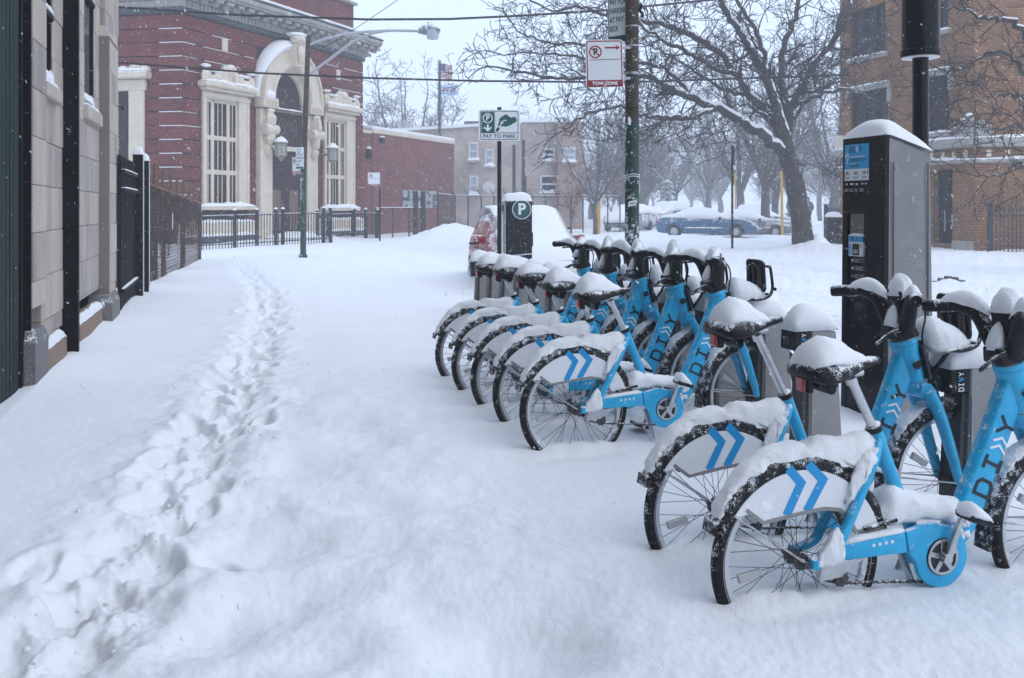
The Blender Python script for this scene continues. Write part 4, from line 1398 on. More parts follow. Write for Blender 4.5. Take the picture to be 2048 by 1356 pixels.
# ---------------------------------------------------------------- fences in front of the fieldhouse
def picket_fence(A, B, h0, h1, posts, label, gap=.115, pr=.011, top=True, sink=.35, post_h=.12, name='iron_fence'):
    rot, L = fence_between(A, B)
    za, zb_ = gz(*A), gz(*B)
    f = thing(name, label, 'fence', (A[0], A[1], za), rot)
    n = max(4, int(L / gap))
    dz = (zb_ - za)
    hh = lambda x: h0 + (h1 - h0) * x / L
    g = lambda x: dz * x / L
    cnt = 0
    me = None
    for i in range(n + 1):
        x = L * i / n
        if me is None or abs(h1 - h0) > .02:
            mb = MB().box(-pr, -pr, -sink, pr, pr, hh(x))
            me = mb.mesh('picket', M['iron'])
        o = link('picket', me, f)
        o.location = (x, 0, g(x))
    for zz in (-.06, -.20, None):
        q = [(x, 0, g(x) + (hh(x) + zz if zz is not None else .16)) for x in (0, L)]
        if zz == -.20: continue
        MB().tube(q, .02, 4).build('rail', M['iron'], f)
    s = MB(); s.tube([(x, 0, g(x) + hh(x) - .035) for x in (0, L)], .012, 5); s.build('rail_snow', M['snow_cap'], f)
    for x in posts:
        x = x * L
        MB().box(x - .05, -.05, g(x) - sink, x + .05, .05, g(x) + hh(x) + post_h).build('fence_post', M['iron'], f, bevel=.008)
        MB().heap(x - .06, -.06, x + .06, .06, g(x) + hh(x) + post_h, .07, n=5).build('snow_cap', M['snow_cap'], f, smooth=True)
    return f
def gY(u, Y): return ((u - 1024) / F_PX * Y, Y)
fp = [gY(400, 30.6), gY(664, 34.5), gY(634, 40.5), gY(750, 44)]
picket_fence(fp[0], fp[1], 1.18, 1.18, (.0, .24, .40, .545, .60, .76, .93, .985), 'black iron picket fence with heavy posts in front of the arched doorway')
picket_fence(fp[2], gY(706, 42.5), 1.1, 1.1, (0, .30, .98), 'short black picket fence under the brick window next to the annex')
picket_fence(gY(707, 42.5), gY(757, 41.5), 1.15, 1.15, (.05, .5, .98), 'black picket gate fence by the no parking sign post')
def mesh_fence(A, B, h, npost, label, arms=True, dense=.35, tall=(), armdir=-1):
    rot, L = fence_between(A, B)
    za, zb_ = gz(*A), gz(*B)
    f = thing('mesh_fence', label, 'fence', (A[0], A[1], (za + zb_) / 2), rot)
    m_ = MB()
    pt = dense
    for sgn in (1, -1):
        x = -h
        while x < L:
            a_, b_ = (x, 0.0), (x + h, h)
            x0, x1 = max(0, x), min(L, x + h)
            if x1 > x0:
                zA, zB = (x0 - x, x1 - x) if sgn > 0 else (h - (x0 - x), h - (x1 - x))
                m_.tube([(x0, 0, zA), (x1, 0, zB)], .0045, 3, caps=False)
            x += pt
    tag(m_.build('wire_mesh', M['wire'], f), kind='stuff')
    for i in range(npost):
        x = L * i / (npost - 1)
        MB().tube([(x, 0, -.4), (x, 0, h)], .04, 6).build('fence_post', M['iron'], f)
        if arms: MB().tube([(x, 0, h), (x + .22 * armdir, .1, h + .38)], .025, 5).build('barb_arm', M['iron'], f)
    MB().tube([(0, 0, h), (L, 0, h)], .028, 6).build('top_rail', M['iron'], f)
    s = MB().tube([(0, 0, h + .03), (L, 0, h + .03)], .018, 5); s.build('rail_snow', M['snow_cap'], f)
    if arms:
        for k in (.4, .7, 1.0):
            MB().tube([(.22 * armdir * k, .1 * k, h + .38 * k), (L + .22 * armdir * k, .1 * k, h + .38 * k)], .008, 3).build('barbed_wire', M['wire'], f)
    for x, hh in tall:
        MB().box(x * L - .09, -.09, -.3, x * L + .09, .09, hh).build('gate_post', M['iron'], f, bevel=.01)
    return f
mesh_fence(gY(752, 42), gY(850, 43.5), 1.35, 4, 'low chain link fence with two tall black gate posts before annex', arms=False, dense=.14, tall=((.80, 2.15), (.96, 2.15)))
mesh_fence(gY(876, 44), gY(905, 50), 2.05, 2, 'short chain link fence panel turning the corner of the low brick annex', dense=.2)
mesh_fence(gY(910, 50), gY(1240, 52), 2.05, 14, 'long tall chain link fence with angled barbed wire arms behind the red car', dense=.15)
q = at(895, 425, 46)
sw = thing('barricade', 'wooden A frame barricade leaning in the snow by the annex', 'barricade', (q.x, q.y, 0), .3)
MB().tube([(-.5, 0, -.1), (-.1, 0, 1.75)], .06, 6).build('leg', M['oak'], sw)
MB().tube([(.35, 0, -.1), (-.1, 0, 1.75)], .06, 6).build('leg', M['oak'], sw)
MB().box(-.5, -.05, .75, .3, .0, .95).build('crossbar', M['oak'], sw)
# ---------------------------------------------------------------- tan brick corner building on the right
TC = Vector((.5 * 30, 30.0))
TL = 6.83
TO = TC + Vector((AX.x, AX.y)) * TL
TF = Face(TO.x, TO.y, -AX.x, -AX.y)
tb = thing('corner_building', 'tan brick corner building with stone ledges, dark windows and shop door', 'building', (TO.x, TO.y, 0), TF.rot)
rf_rot = math.atan2(.02, 1.0) - TF.rot
def rp(m, out, z):
    c, s = math.cos(rf_rot), math.sin(rf_rot)
    return (TL + m * c + out * s, m * s - out * c, z)
def rbox(mb, m0, m1, o0, o1, z0, z1):
    return mb.hexa([rp(m0, o1, z0), rp(m1, o1, z0), rp(m1, o0, z0), rp(m0, o0, z0)], [rp(m0, o1, z1), rp(m1, o1, z1), rp(m1, o0, z1), rp(m0, o0, z1)])
HT = 13.0
def tm(u): return TF.m(u)
wins = []
def thole(u0, v0, u1, v1):
    uc = (u0 + u1) / 2
    return (tm(u0), tm(u1), TF.z(uc, v1), TF.z(uc, v0))
H = [thole(1701, 14, 1771, 113), thole(1701, 181, 1776, 262), thole(1852, -60, 1897, 64), thole(1853, 152, 1898, 266), thole(1866, 339, 1905, 488)]
# wall built round the openings as courses of whole panels
xs = sorted(set([0, TL] + [h[0] for h in H] + [h[1] for h in H]))
zs_ = sorted(set([-.4, HT] + [h[2] for h in H] + [h[3] for h in H]))
wall = MB()
for i in range(len(xs) - 1):
    run = None
    for j in range(len(zs_) - 1):
        xm, zm = (xs[i] + xs[i + 1]) / 2, (zs_[j] + zs_[j + 1]) / 2
        inside = any(h[0] < xm < h[1] and h[2] < zm < h[3] for h in H)
        if not inside:
            wall.box(xs[i], 0, zs_[j], xs[i + 1], .35, zs_[j + 1])
wall.build('wall', M['tan_brick'], tb)
MB().box(.1, .9, -.4, TL - .1, 8, HT - .1).build('wall_core', M['mortar'], tb)
wr = MB(); rbox(wr, .005, 12, -.35, -.002, -.4, HT); wr.build('side_wall', M['tan_brick'], tb)
for n_, (a, b, z0, z1) in enumerate(H[:4]):
    w = MB()
    for (x0, x1) in ((a, a + .09), (b - .09, b)): w.box(x0, .12, z0, x1, .22, z1)
    w.box(a + .09, .12, z1 - .12, b - .09, .22, z1); w.box(a + .09, .12, z0, b - .09, .22, z0 + .09)
    k = 3 if b - a > 1.2 else 2
    for i in range(1, k):
        x = a + (b - a) * i / k; w.box(x - .06, .12, z0 + .09, x + .06, .22, z1 - .12)
    w.box(a + .09, .11, (z0 + z1) / 2 - .05, b - .09, .20, (z0 + z1) / 2 + .05)
    wo = w.build('window', M['post_black'], tb)
    for i in range(k):
        x0, x1 = a + (b - a) * i / k, a + (b - a) * (i + 1) / k
        for (q0, q1) in ((z0, (z0 + z1) / 2), ((z0 + z1) / 2, z1)):
            MB().box(x0 + .03, .185, q0 + .03, x1 - .03, .195, q1 - .03).build('pane', M['glass_dark'], wo)
            if (n_ + i) % 2 == 0:
                MB().box(x0 + .1, .30, q0 + .05, x1 - .1, .31, q1 - .05).build('blind', M['car_grey'], wo)
    MB().box(a - .15, -.12, z0 - .14, b + .15, .2, z0 - .003).build('window_sill', M['corn_stone'], tb)
    s = MB(); snow_strip(s, a - .12, b + .12, -.14, .06, z0, .10, n=8, seed=a + z0); s.build('sill_snow', M['snow_cap'], tb, smooth=True)
    if n_ in (1, 3):
        l = MB().box(a - .16, -.08, z1 + .003, b + .16, .1, z1 + .22)
        l.box(b + .02, -.10, z1 - .55, b + .20, .05, z1 - .003).box(a - .20, -.10, z1 - .35, a - .02, .05, z1 - .003)
        l.build('stone_lintel', M['corn_stone'], tb, bevel=.02)
        s = MB(); snow_strip(s, a - .15, b + .15, -.09, .02, z1 + .22, .07, n=8, seed=b); s.build('lintel_snow', M['snow_cap'], tb, smooth=True)
# stone ledges round both faces
zl = TF.z(1948, 275)
zl2 = TF.z(1948, 318)
for z, h, o, nm in ((zl, .30, .22, 'stone_ledge'), (zl2, .12, .10, 'stone_string')):
    l = MB().box(-.1, -o, z - h, TL + .0, -.003, z).build(nm, M['corn_stone'], tb, bevel=.03)
    l2 = MB(); rbox(l2, -.0, 12, .003, o, z - h - .002, z - .002); l2.build(nm, M['corn_stone'], tb, bevel=.03)
    s = MB(); snow_strip(s, -.1, TL, -o, .0, z, .11, n=24, seed=z)
    s.build('ledge_snow', M['snow_cap'], tb, smooth=True)
    s = MB()
    snow_strip(s, 0, 11.5, -o, 0, z, .11, n=24, seed=z + 1)
    s.xf(Matrix.Translation((TL, 0, 0)) @ Matrix.Rotation(rf_rot, 4, 'Z'))
    s.build('ledge_snow', M['snow_cap'], tb, smooth=True)
# small pale tiles between the ledges
zc = (zl - .3 + zl2) / 2
for i in range(10):
    x = TL - .35 - i * .5
    if 0 < x: MB().stroke([(x - .05, zc - .09), (x + .05, zc - .09), (x + .05, zc + .06), (x, zc + .11), (x - .05, zc + .06)], .04, -.05, .02, closed=True).box(x - .045, -.045, zc - .08, x + .045, .0, zc + .06).build('pale_tile', M['terracotta'], tb)
for i in range(9):
    m_ = .45 + i * .62
    b = MB(); rbox(b, m_ - .075, m_ + .075, -.02, .05, zc - .12, zc + .10); b.build('pale_tile', M['terracotta'], tb)
# stepped crest on the corner
zc2 = zl + .12
cr = MB()
for k, (a, b, h) in enumerate(((-.75, -.5, .26), (-.5, -.25, .46), (-.25, .02, .60))):
    cr.box(TL + a, -.16, zc2 - .13, TL + b - .01, -.004, zc2 + h)
for (a, b, h) in ((.02, .28, .46), (.28, .5, .3)):
    rbox(cr, a, b - .01, .004, .16, zc2 - .13, zc2 + h)
cr.build('stepped_crest', M['corn_stone'], tb, bevel=.02)
s = MB()
for (a, b, h) in ((-.75, -.5, .26), (-.5, -.25, .46), (-.25, .02, .60)): s.ball((TL + (a + b) / 2, -.1, zc2 + h + .02), ((b - a) / 2, .1, .07), 8, 5)
s.build('crest_snow', M['snow_cap'], tb, smooth=True)
# far end crest at the left corner
MB().box(-.12, -.16, zl - .01, .35, .3, zl + .55).build('corner_crest', M['terracotta'], tb, bevel=.03)
# shop door
a, b, z0, z1 = H[4]
d = MB()
for (x0, x1) in ((a, a + .09), (b - .09, b), ((a + b) / 2 - .06, (a + b) / 2 + .06)): d.box(x0, .25, -.3, x1, .34, z1)
d.box(a + .1, .25, z1 - .5, b - .1, .34, z1 - .4)
dr = d.build('door', M['black_steel'], tb)
for q in ((a + .05, (a + b) / 2), ((a + b) / 2, b - .05)): MB().box(q[0], .30, -.2, q[1], .31, z1 - .02).build('pane', M['glass_dark'], dr)
MB().tube([((a + b) / 2 - .12, .2, .6), ((a + b) / 2 - .12, .2, 1.3)], .02, 6).build('handle', M['galv'], dr)
def dsign(u, v0, v1, w, mt):
    m_ = tm(u); MB().box(m_ - w / 2, .17, TF.z(u, v1), m_ + w / 2, .20, TF.z(u, v0)).build('door_sticker', mt, tb)
dsign(1901, 378, 392, .14, M['sign_red']); dsign(1901, 428, 446, .26, M['sign_white']); dsign(1900, 434, 443, .16, M['green_lamp']); dsign(1898, 448, 458, .2, M['sign_white'])
MB().box(tm(1907), -.08, -.4, TL - .02, .02, TF.z(1930, 482)).build('plinth', M['corn_stone'], tb)
for (v0, v1, m_) in ((350, 362, 'green_lamp'), (378, 394, 'poster_blue'), (408, 420, 'poster_blue')):
    MB().tube([(tm(1868), .10, TF.z(1868, v0)), (tm(1868), .10, TF.z(1868, v1))], .015, 6).build('window_light', M[m_], tb)

# spear topped iron fences beside it
def spear_fence(A, B, h, label, posts, gap=.13):
    rot, L = fence_between(A, B)
    z = gz(*A)
    f = thing('spear_fence', label, 'fence', (A[0], A[1], z), rot)
    mb = MB().box(-.012, -.012, -.3, .012, .012, h - .1).add([(-.025, 0, h - .1), (0, -.02, h - .1), (.025, 0, h - .1), (0, .02, h - .1), (0, 0, h + .03)], [(0, 1, 4), (1, 2, 4), (2, 3, 4), (3, 0, 4), (3, 2, 1, 0)])
    me = mb.mesh('picket', M['iron'])
    for i in range(int(L / gap)):
        o = link('picket', me, f); o.location = (i * gap + .06, 0, 0)
    for zz in (.12, h - .38, h - .2): MB().box(0, -.018, zz, L, .018, zz + .035).build('rail', M['iron'], f)
    for x in posts:
        MB().box(x * L - .07, -.07, -.3, x * L + .07, .07, h + .08).box(x * L - .09, -.09, h + .083, x * L + .09, .09, h + .13).build('fence_post', M['iron'], f, bevel=.01)
    return f
spear_fence((TC.x + .12, TC.y - .75), (TC.x + 4.5, TC.y - .65), 1.45, 'black spear topped iron fence in front of the tan brick side wall', (0, .40))
e0 = gY(1652, 38); spear_fence(e0, gY(1688, 39), 1.40, 'short black spear fence beside the far pavement with thick end post', (0.0,))
q = gY(1667, 33.0)
st = thing('waste_bin', 'dark snow capped bin on splayed base beside the short spear fence', 'bin', (q[0], q[1], gz(*q)), .3)
MB().lathe([(.26, -.1), (.25, .45), (.20, .60), (.20, .62), (.28, .64), (.28, .92)], n=10).build('body', M['post_black'], st, smooth=True, angle=30)
MB().prism([(.18, -.1), (.55, -.1), (.50, .08), (.28, .42), (.18, .45)], -.15, .15).build('foot', M['post_black'], st)
MB().lathe([(.30, .92), (.29, 1.0), (.18, 1.09), (.02, 1.12)], n=12).build('snow_cap', M['snow_cap'], st, smooth=True)

# ---------------------------------------------------------------- kiosk
KC = Vector((2.393, 5.90))
K = Face(KC.x + AX.x * .415, KC.y + AX.y * .415, -AX.x, -AX.y)   # front runs from far edge to near corner
kr = thing('bike_share_kiosk', 'tall black and grey bike share pay kiosk with blue poster and domed snow', 'kiosk', (K.X0, K.Y0, 0), K.rot)
# local: x along the front towards the camera (0 -> .415), -y towards the bikes, +y towards the street
KW, KD, KH, KB = .415, .345, 1.868, 1.765
KB0 = -.12
def kbox(mb, x0, x1, y0, y1, z0, zf, zb):
    return mb.hexa([(x0, y0, z0), (x1, y0, z0), (x1, y1, z0), (x0, y1, z0)], [(x0, y0, zf), (x1, y0, zf), (x1, y1, zb), (x0, y1, zb)])
b = MB()
b.hexa([(.0, .0, KB0), (KW, .0, KB0), (KW, KD + .03, KB0), (.0, KD + .03, KB0)], [(.012, .02, KH), (KW - .012, .02, KH), (KW - .012, KD, KB), (.012, KD, KB)])
b.build('cabinet', M['kiosk_grey'], kr, bevel=.006)
for y_ in (.045, KD - .03):
    MB().box(KW - .002, y_, KB0, KW + .003, y_ + .006, 1.70).build('edge_seam', M['dock_dark'], kr)
for y_, z_ in ((.07, 1.66), (.30, 1.60), (.07, .25), (.30, .25), (.07, .95), (.30, .95)):
    MB().lathe([(.006, KW - .004), (.006, KW + .0035), (.003, KW + .0045)], (0, y_, z_), n=8, axis='x').build('screw', M['galv'], kr)
fr = MB()
TI = .0125
def fx(z): return .02 * (z - KB0) / (KH - KB0)     # the face leans back slightly
def fbox(x0, x1, z0, z1, o0, o1):
    """box on the leaning face, o = distance out of the face (towards the bikes)."""
    return MB().hexa([(x0, fx(z0) - o1, z0), (x1, fx(z0) - o1, z0), (x1, fx(z0) - o0, z0), (x0, fx(z0) - o0, z0)],
                     [(x0, fx(z1) - o1, z1), (x1, fx(z1) - o1, z1), (x1, fx(z1) - o0, z1), (x0, fx(z1) - o0, z1)])
def addfb(mb, x0, x1, z0, z1, o0, o1):
    q = fbox(x0, x1, z0, z1, o0, o1); mb.add(q.v, q.f); return mb
addfb(fr, -.004, KW + .0, 1.38, KH + .012, .002, .034)
addfb(fr, -.004, .045, KB0, 1.378, .002, .034)
addfb(fr, .255, KW + .0, KB0, 1.378, .002, .034)
addfb(fr, .0455, .2545, KB0, .62, .002, .030)
fr.build('front_panel', M['black_gloss'], kr)
addfb(MB(), .0455, .2545, .62, 1.378, .002, .010).build('recess', M['black'], kr)
def ku(u): return K.m(u)
pu0, pu1 = .018, .262
zt_, zm_, zb_ = 1.832, 1.668, 1.590
po_ = addfb(MB(), pu0, pu1, zm_, zt_, .0345, .037).build('poster', M['poster_blue'], kr)
addfb(MB(), pu0, pu1, zb_, zm_ - .0005, .0345, .037).build('poster_foot', M['white_print'], kr)
def ktext(body, size, mt, x, z, **k):
    o = text(body, size, mt, kr, (x, fx(z) - .0375, z), depth=.0006, **k)
    return o
ink, wp = M['ink'], M['white_print']
def divvy_mark(parent, S, mt, mtw, place, y0, y1):
    """Custom lettering D I (double chevron) Y as strokes; S = cap height; place(MB) moves it where it belongs."""
    lw = .15 * S
    d = MB()
    d.stroke([(0, 0), (0, S), (.34 * S, S), (.52 * S, .80 * S), (.52 * S, .20 * S), (.34 * S, 0)], lw, y0, y1, closed=True)
    x = .86 * S
    d.stroke([(x - .02 * S, S), (x + .46 * S, S)], lw, y0, y1).stroke([(x - .02 * S, 0), (x + .46 * S, 0)], lw, y0, y1).stroke([(x + .22 * S, .07 * S), (x + .22 * S, .93 * S)], lw, y0, y1)
    x = 2.55 * S
    d.stroke([(x, S), (x + .30 * S, .48 * S), (x + .60 * S, S)], lw, y0, y1).stroke([(x + .30 * S, .50 * S), (x + .30 * S, -.02 * S)], lw, y0, y1)
    c = MB()
    x = 1.62 * S
    for k in (.30, -.22):
        c.stroke([(x, S + (k - .18) * S), (x + .34 * S, .42 * S + (k - .18) * S), (x + .68 * S, S + (k - .18) * S)], .13 * S, y0, y1)
    a_ = place(d).build('lettering', mt, parent)
    b_ = place(c).build('chevron_mark', mtw, parent)
    return a_, b_
def kplace(x, z):
    def f(mb):
        return mb.xf(Matrix.Translation((x, fx(z) - .0375, z)))
    return f
divvy_mark(kr, .036, ink, wp, kplace(.075, 1.780), -.0008, .0)
ktext('$', .032, wp, .030, 1.755)
ktext('7', .105, wp, .048, 1.730, sx=.62)
ktext('24 HOUR BIKE PASS', .017, wp, .145, 1.748)
for i, (w, mt) in enumerate(((.15, ink), (.16, ink), (.05, ink), (.06, wp), (.08, ink), (.09, ink))):
    z = 1.730 - i * .0095
    addfb(MB(), .078, .078 + w, z, z + .004, .0372, .0378).build('print_line', mt, kr)
def bike_icon(x, z, s):
    mb = MB()
    for dx in (-.55, .55):
        mb.stroke([(x + s * (dx + .38 * math.cos(q)), z + s * .38 * math.sin(q)) for q in np.linspace(0, 2 * math.pi, 13)[:-1]], s * .10, -.0006, 0, closed=True)
    mb.stroke([(x - s * .55, z), (x - s * .1, z + s * .6), (x + s * .40, z + s * .62), (x + s * .55, z)], s * .10, -.0006, 0)
    mb.stroke([(x - s * .1, z + s * .6), (x + s * .05, z), (x + s * .40, z + s * .62)], s * .10, -.0006, 0)
    return mb.xf(Matrix.Translation((0, fx(z) - .0375, 0)))
for x in (.045, .135, .220):
    bike_icon(x, 1.637, .021).build('bike_icon', ink, kr)
    for k in range(2):
        addfb(MB(), x - .028, x + .028 - .01 * k, 1.612 - k * .009, 1.615 - k * .009, .0372, .0378).build('print_line', ink, kr)
addfb(MB(), .252, .258, 1.628, 1.662, .0372, .0378).build('bike_icon', ink, kr)
for i, x in enumerate((.03, .075, .092, .13, .190, .225)):
    addfb(MB(), x, x + .016, 1.562, 1.572, .0345, .0352).build('icon', wp, kr)
for i, x in enumerate((.012, .06, .11, .17)):
    for k in range(3): addfb(MB(), x, x + .04, 1.533 - k * .008, 1.535 - k * .008, .0345, .0350).build('print_line', M['car_grey'], kr)
addfb(MB(), .12, .15, 1.485, 1.51, .0345, .0360).build('camera_eye', M['black'], kr)
sc_ = addfb(MB(), .090, .235, 1.345, 1.45, .036, .040)
addfb(MB(), .060, .250, 1.19, 1.378, .0105, .024).build('bezel', M['black'], kr)
addfb(MB(), .072, .205, 1.235, 1.370, .0245, .0265).build('screen', M['screen'], kr)
for i in range(2):
    addfb(MB(), .075, .202, 1.275 + .045 * i, 1.277 + .045 * i, .0268, .0272).build('screen_line', M['car_grey'], kr)
s = MB(); snow_strip(s, .06, .21, -.022, .0, 1.222, .018, n=8, seed=9); s.build('snow', M['snow_cap'], kr, smooth=True)
cr_ = addfb(MB(), .058, .200, 1.085, 1.182, .0105, .034).build('card_reader', wp, kr, bevel=.004)
addfb(MB(), .058, .200, 1.184, 1.216, .0105, .036).build('reader_header', M['poster_blue'], kr, bevel=.003)
divvy_mark(kr, .016, ink, wp, lambda mb: mb.xf(Matrix.Translation((.100, fx(1.19) - .0368, 1.191))), -.0008, 0)
addfb(MB(), .105, .170, 1.092, 1.168, .0345, .0365).build('card_slot', M['car_dark'], kr)
addfb(MB(), .118, .160, 1.105, 1.13, .0367, .040).build('slot_lip', M['galv'], kr)
MB().ball((.182, fx(1.15) - .037, 1.150), .006, 8, 5).build('indicator', M['green_lamp'], kr)
addfb(MB(), .186, .197, 1.158, 1.166, .0345, .036).build('indicator', M['red_lens'], kr)
ch = MB()
for dx in (0, .017): ch.stroke([(.062 + dx, 1.165), (.077 + dx, 1.130), (.062 + dx, 1.095)], .009, -.0006, 0)
ch.xf(Matrix.Translation((0, fx(1.13) - .0348, 0))).build('chevron_mark', M['poster_blue'], kr)
for k in range(4):
    z = 1.055 - k * .052
    mb = MB(); mb.lathe([(.011, 0), (.011, .001)], (.075, fx(z) - .0115, z), n=12, axis='y'); mb.build('icon', M['car_grey'], kr)
    for j in range(3): addfb(MB(), .095, .195 - .02 * (j % 2), z + .010 - j * .010, z + .0125 - j * .010, .0105, .0112).build('print_line', M['car_grey'], kr)
ktext('HELP', .012, M['car_grey'], .11, .79)
addfb(MB(), .10, .16, .73, .765, .0105, .014).build('receipt_slot', M['car_dark'], kr)
# domed snow
s = MB()
st = []
for i in range(19):
    t = i / 18
    x = .012 + (KW - .02) * t
    st.append((x, t))
vs, fs = [], []
N1, N2 = 16, 20
for i in range(N1 + 1):
    for j in range(N2 + 1):
        tx, ty = i / N1, j / N2
        x, y = -.012 + (KW + .022) * tx, -.02 + (KD + .03) * ty
        zb2 = KH + (KB - KH) * max(0, min(1, (y - .02) / KD)) + .006
        e = (max(0, 1 - abs(2 * tx - 1) ** 2.6)) ** .55 * (max(0, 1 - abs(2 * ty - 1) ** 2.4)) ** .55
        hgt = .135 - .04 * ty + .02 * math.sin(2 * tx + .5) + .02 * mnoise.noise(Vector((x * 6, y * 6, 7)))
        z = zb2 + hgt * e + .008 * e * mnoise.noise(Vector((x * 9, y * 9, 2)))
        vs.append((x, y, z))
for i in range(N1):
    for j in range(N2):
        k = i * (N2 + 1) + j
        fs.append((k, k + N2 + 1, k + N2 + 2, k + 1))
s.add(vs, fs)
s.build('snow_cap', M['snow_cap'], kr, smooth=True, angle=180)

# a stretch of bare kerb showing on the far side of the street
q0, q1 = at(1866, 553, 17.6), at(1946, 557, 17.2)
kb = MB()
for i in range(6):
    a_, b_ = q0.lerp(q1, i / 6), q0.lerp(q1, (i + 1) / 6 - .01)
    z_ = gz(a_.x, a_.y)
    kb.box(a_.x, a_.y - .06, z_ - .2, b_.x, a_.y + .10, z_ + .045 - .012 * abs(i - 2.5))
tag(kb.build('bare_kerb', M['dock_dark'], bevel=.01), kind='structure')

# black mast with a drum behind the kiosk
mp = at(1841, 400, 6.75)
ms = thing('drum_mast', 'slim black post carrying a wide black drum, standing behind the kiosk', 'post', (mp.x, mp.y, gz(mp.x, mp.y)), .3)
z0 = -gz(mp.x, mp.y)
zd = at(1841, 113, 6.75).z + z0
MB().tube([(0, 0, -.3), (0, 0, zd + .2)], .056, 20).build('post', M['black_gloss'], ms, smooth=True)
MB().lathe([(.132, zd + .02), (.132, zd + 1.9), (.05, zd + 1.95)], n=32).build('drum', M['black_gloss'], ms, smooth=True, angle=30)
MB().lathe([(.138, zd - .005), (.140, zd), (.140, zd + .045), (.134, zd + .05)], n=32).build('drum_rim', M['black_gloss'], ms, smooth=True, angle=30)
MB().lathe([(.060, zd - .012), (.130, zd - .012), (.130, zd - .006), (.060, zd - .006)], n=32).build('drum_base', M['sign_white'], ms)

# ---------------------------------------------------------------- signs and posts
def rounded(w, h, r, n=5):
    pts = []
    for (cx, cz, a0) in ((w / 2 - r, h / 2 - r, 0), (-w / 2 + r, h / 2 - r, 90), (-w / 2 + r, -h / 2 + r, 180), (w / 2 - r, -h / 2 + r, 270)):
        for i in range(n + 1):
            q = R(a0 + 90 * i / n)
            pts.append((cx + r * math.cos(q), cz + r * math.sin(q)))
    return pts
def ring(mb, x, z, r, w, y0, y1, n=24, kx=1.0):
    return mb.stroke([(x + kx * r * math.cos(q), z + r * math.sin(q)) for q in np.linspace(0, 2 * math.pi, n + 1)[:-1]], w, y0, y1, closed=True)
def no_parking(parent, w, h, loc, rz, arrow=True):
    """White sign with red border, crossed P, arrow, red TOW ZONE strip; face towards -y."""
    s = MB().prism(rounded(w, h, .028), 0, .004).build('sign_plate', M['sign_white'], parent)
    s.location = loc; s.rotation_euler = (0, 0, rz)
    mb = MB().stroke(rounded(w - .028, h - .028, .022), .010, -.0012, .001, closed=True)
    mb.build('sign_border', M['sign_red'], s)
    MB().box(-w / 2 + .008, -.0012, -h / 2 + .006, w / 2 - .008, .001, -h / 2 + .155 * h).build('sign_band', M['sign_red'], s)
    text('TOW ZONE', .098 * h, M['white_print'], s, (0, -.0016, -h / 2 + .082 * h), depth=.0005, sx=1.0, bold=.0015)
    cx, cz, r = -w * .235, h * .245, h * .105
    text('P', r * 1.75, M['ink'], s, (cx, -.0012, cz), depth=.0004, bold=.003)
    mb = ring(MB(), cx, cz, r * 1.15, r * .26, -.0022, .001)
    mb.stroke([(cx - r * .8, cz + r * .8), (cx + r * .8, cz - r * .8)], r * .26, -.0026, .001)
    mb.build('ban_ring', M['sign_red'], s)
    if arrow:
        x0, x1, z_ = w * .02, w * .43, h * .33
        mb = MB().stroke([(x0, z_), (x1 - .05 * w, z_)], h * .034, -.0016, .001)
        mb.prism([(x1 - .12 * w, z_ + h * .055), (x1 - .09 * w, z_), (x1 - .12 * w, z_ - h * .055), (x1, z_)], -.0018, .001)
        mb.build('arrow', M['sign_red'], s)
    MB().stroke([(-w * .40, h * .075), (w * .42, h * .09)], h * .012, -.0016, .001).build('rule', M['sign_red'], s)
    return s

# steel pole with signs at the docks
bp = at(1264, 415, 8.5)
gp = thing('sign_pole', 'thick steel pole, rusty above and green below, rising behind the row of bikes', 'pole', (bp.x, bp.y, 0))
zch = at(0, 245, 8.5).z
MB().tube([(0, 0, -.3), (0, 0, zch)], .066, 20).build('lower_pole', M['pole_green'], gp, smooth=True)
MB().tube([(0, 0, zch + .002), (0, 0, 5.5)], .062, 20).build('upper_pole', M['pole_rust'], gp, smooth=True)
for v in (55, 94, 150, 148, 218):
    z = at(0, v, 8.5).z
    MB().lathe([(.063, z), (.0675, z + .001), (.0675, z + .014), (.063, z + .015)], n=20).build('steel_band', M['galv'] if v < 200 else M['black'], gp)
for v, (dx, dz) in ((410, (.06, .055)),):
    z = at(0, v, 8.5).z
    MB().prism([(-.045, z - .02), (.03, z + .005), (.035, z + .05), (-.04, z + .03)], -.0695, -.066).build('sticker', M['sign_white'], gp)
    MB().prism([(-.03, z + .004), (.02, z + .018), (.02, z + .026), (-.03, z + .012)], -.0702, -.0694).build('print_line', M['ink'], gp)
z = at(0, 244, 8.5).z
MB().prism([(-.045, z - .03), (-.02, z - .035), (-.015, z + .01), (-.03, z + .045), (-.045, z + .04)], -.0685, -.060).build('sticker', M['sign_white'], gp)
z = at(0, 357, 8.5).z
MB().tube([(.0715 * math.cos(q), .0715 * math.sin(q), z + .006 * math.sin(q * 3) + (.02 * q / 6.3)) for q in np.linspace(0, 4 * math.pi, 40)], .004, 5).build('tie_string', M['white_print'], gp)
MB().tube([(.04, -.062, z - .05), (.05, -.065, z - .02), (.062, -.06, z - .03), (.06, -.062, z - .14)], .004, 5).build('tie_string', M['white_print'], gp)
rr = random.Random(4)
MB().tube([(.066 + rr.uniform(0, .03), -.02 + rr.uniform(-.02, .02), at(0, v, 8.5).z) for v in (10, 16, 22, 27, 34)], .016, 6).build('tape_bundle', M['black'], gp)
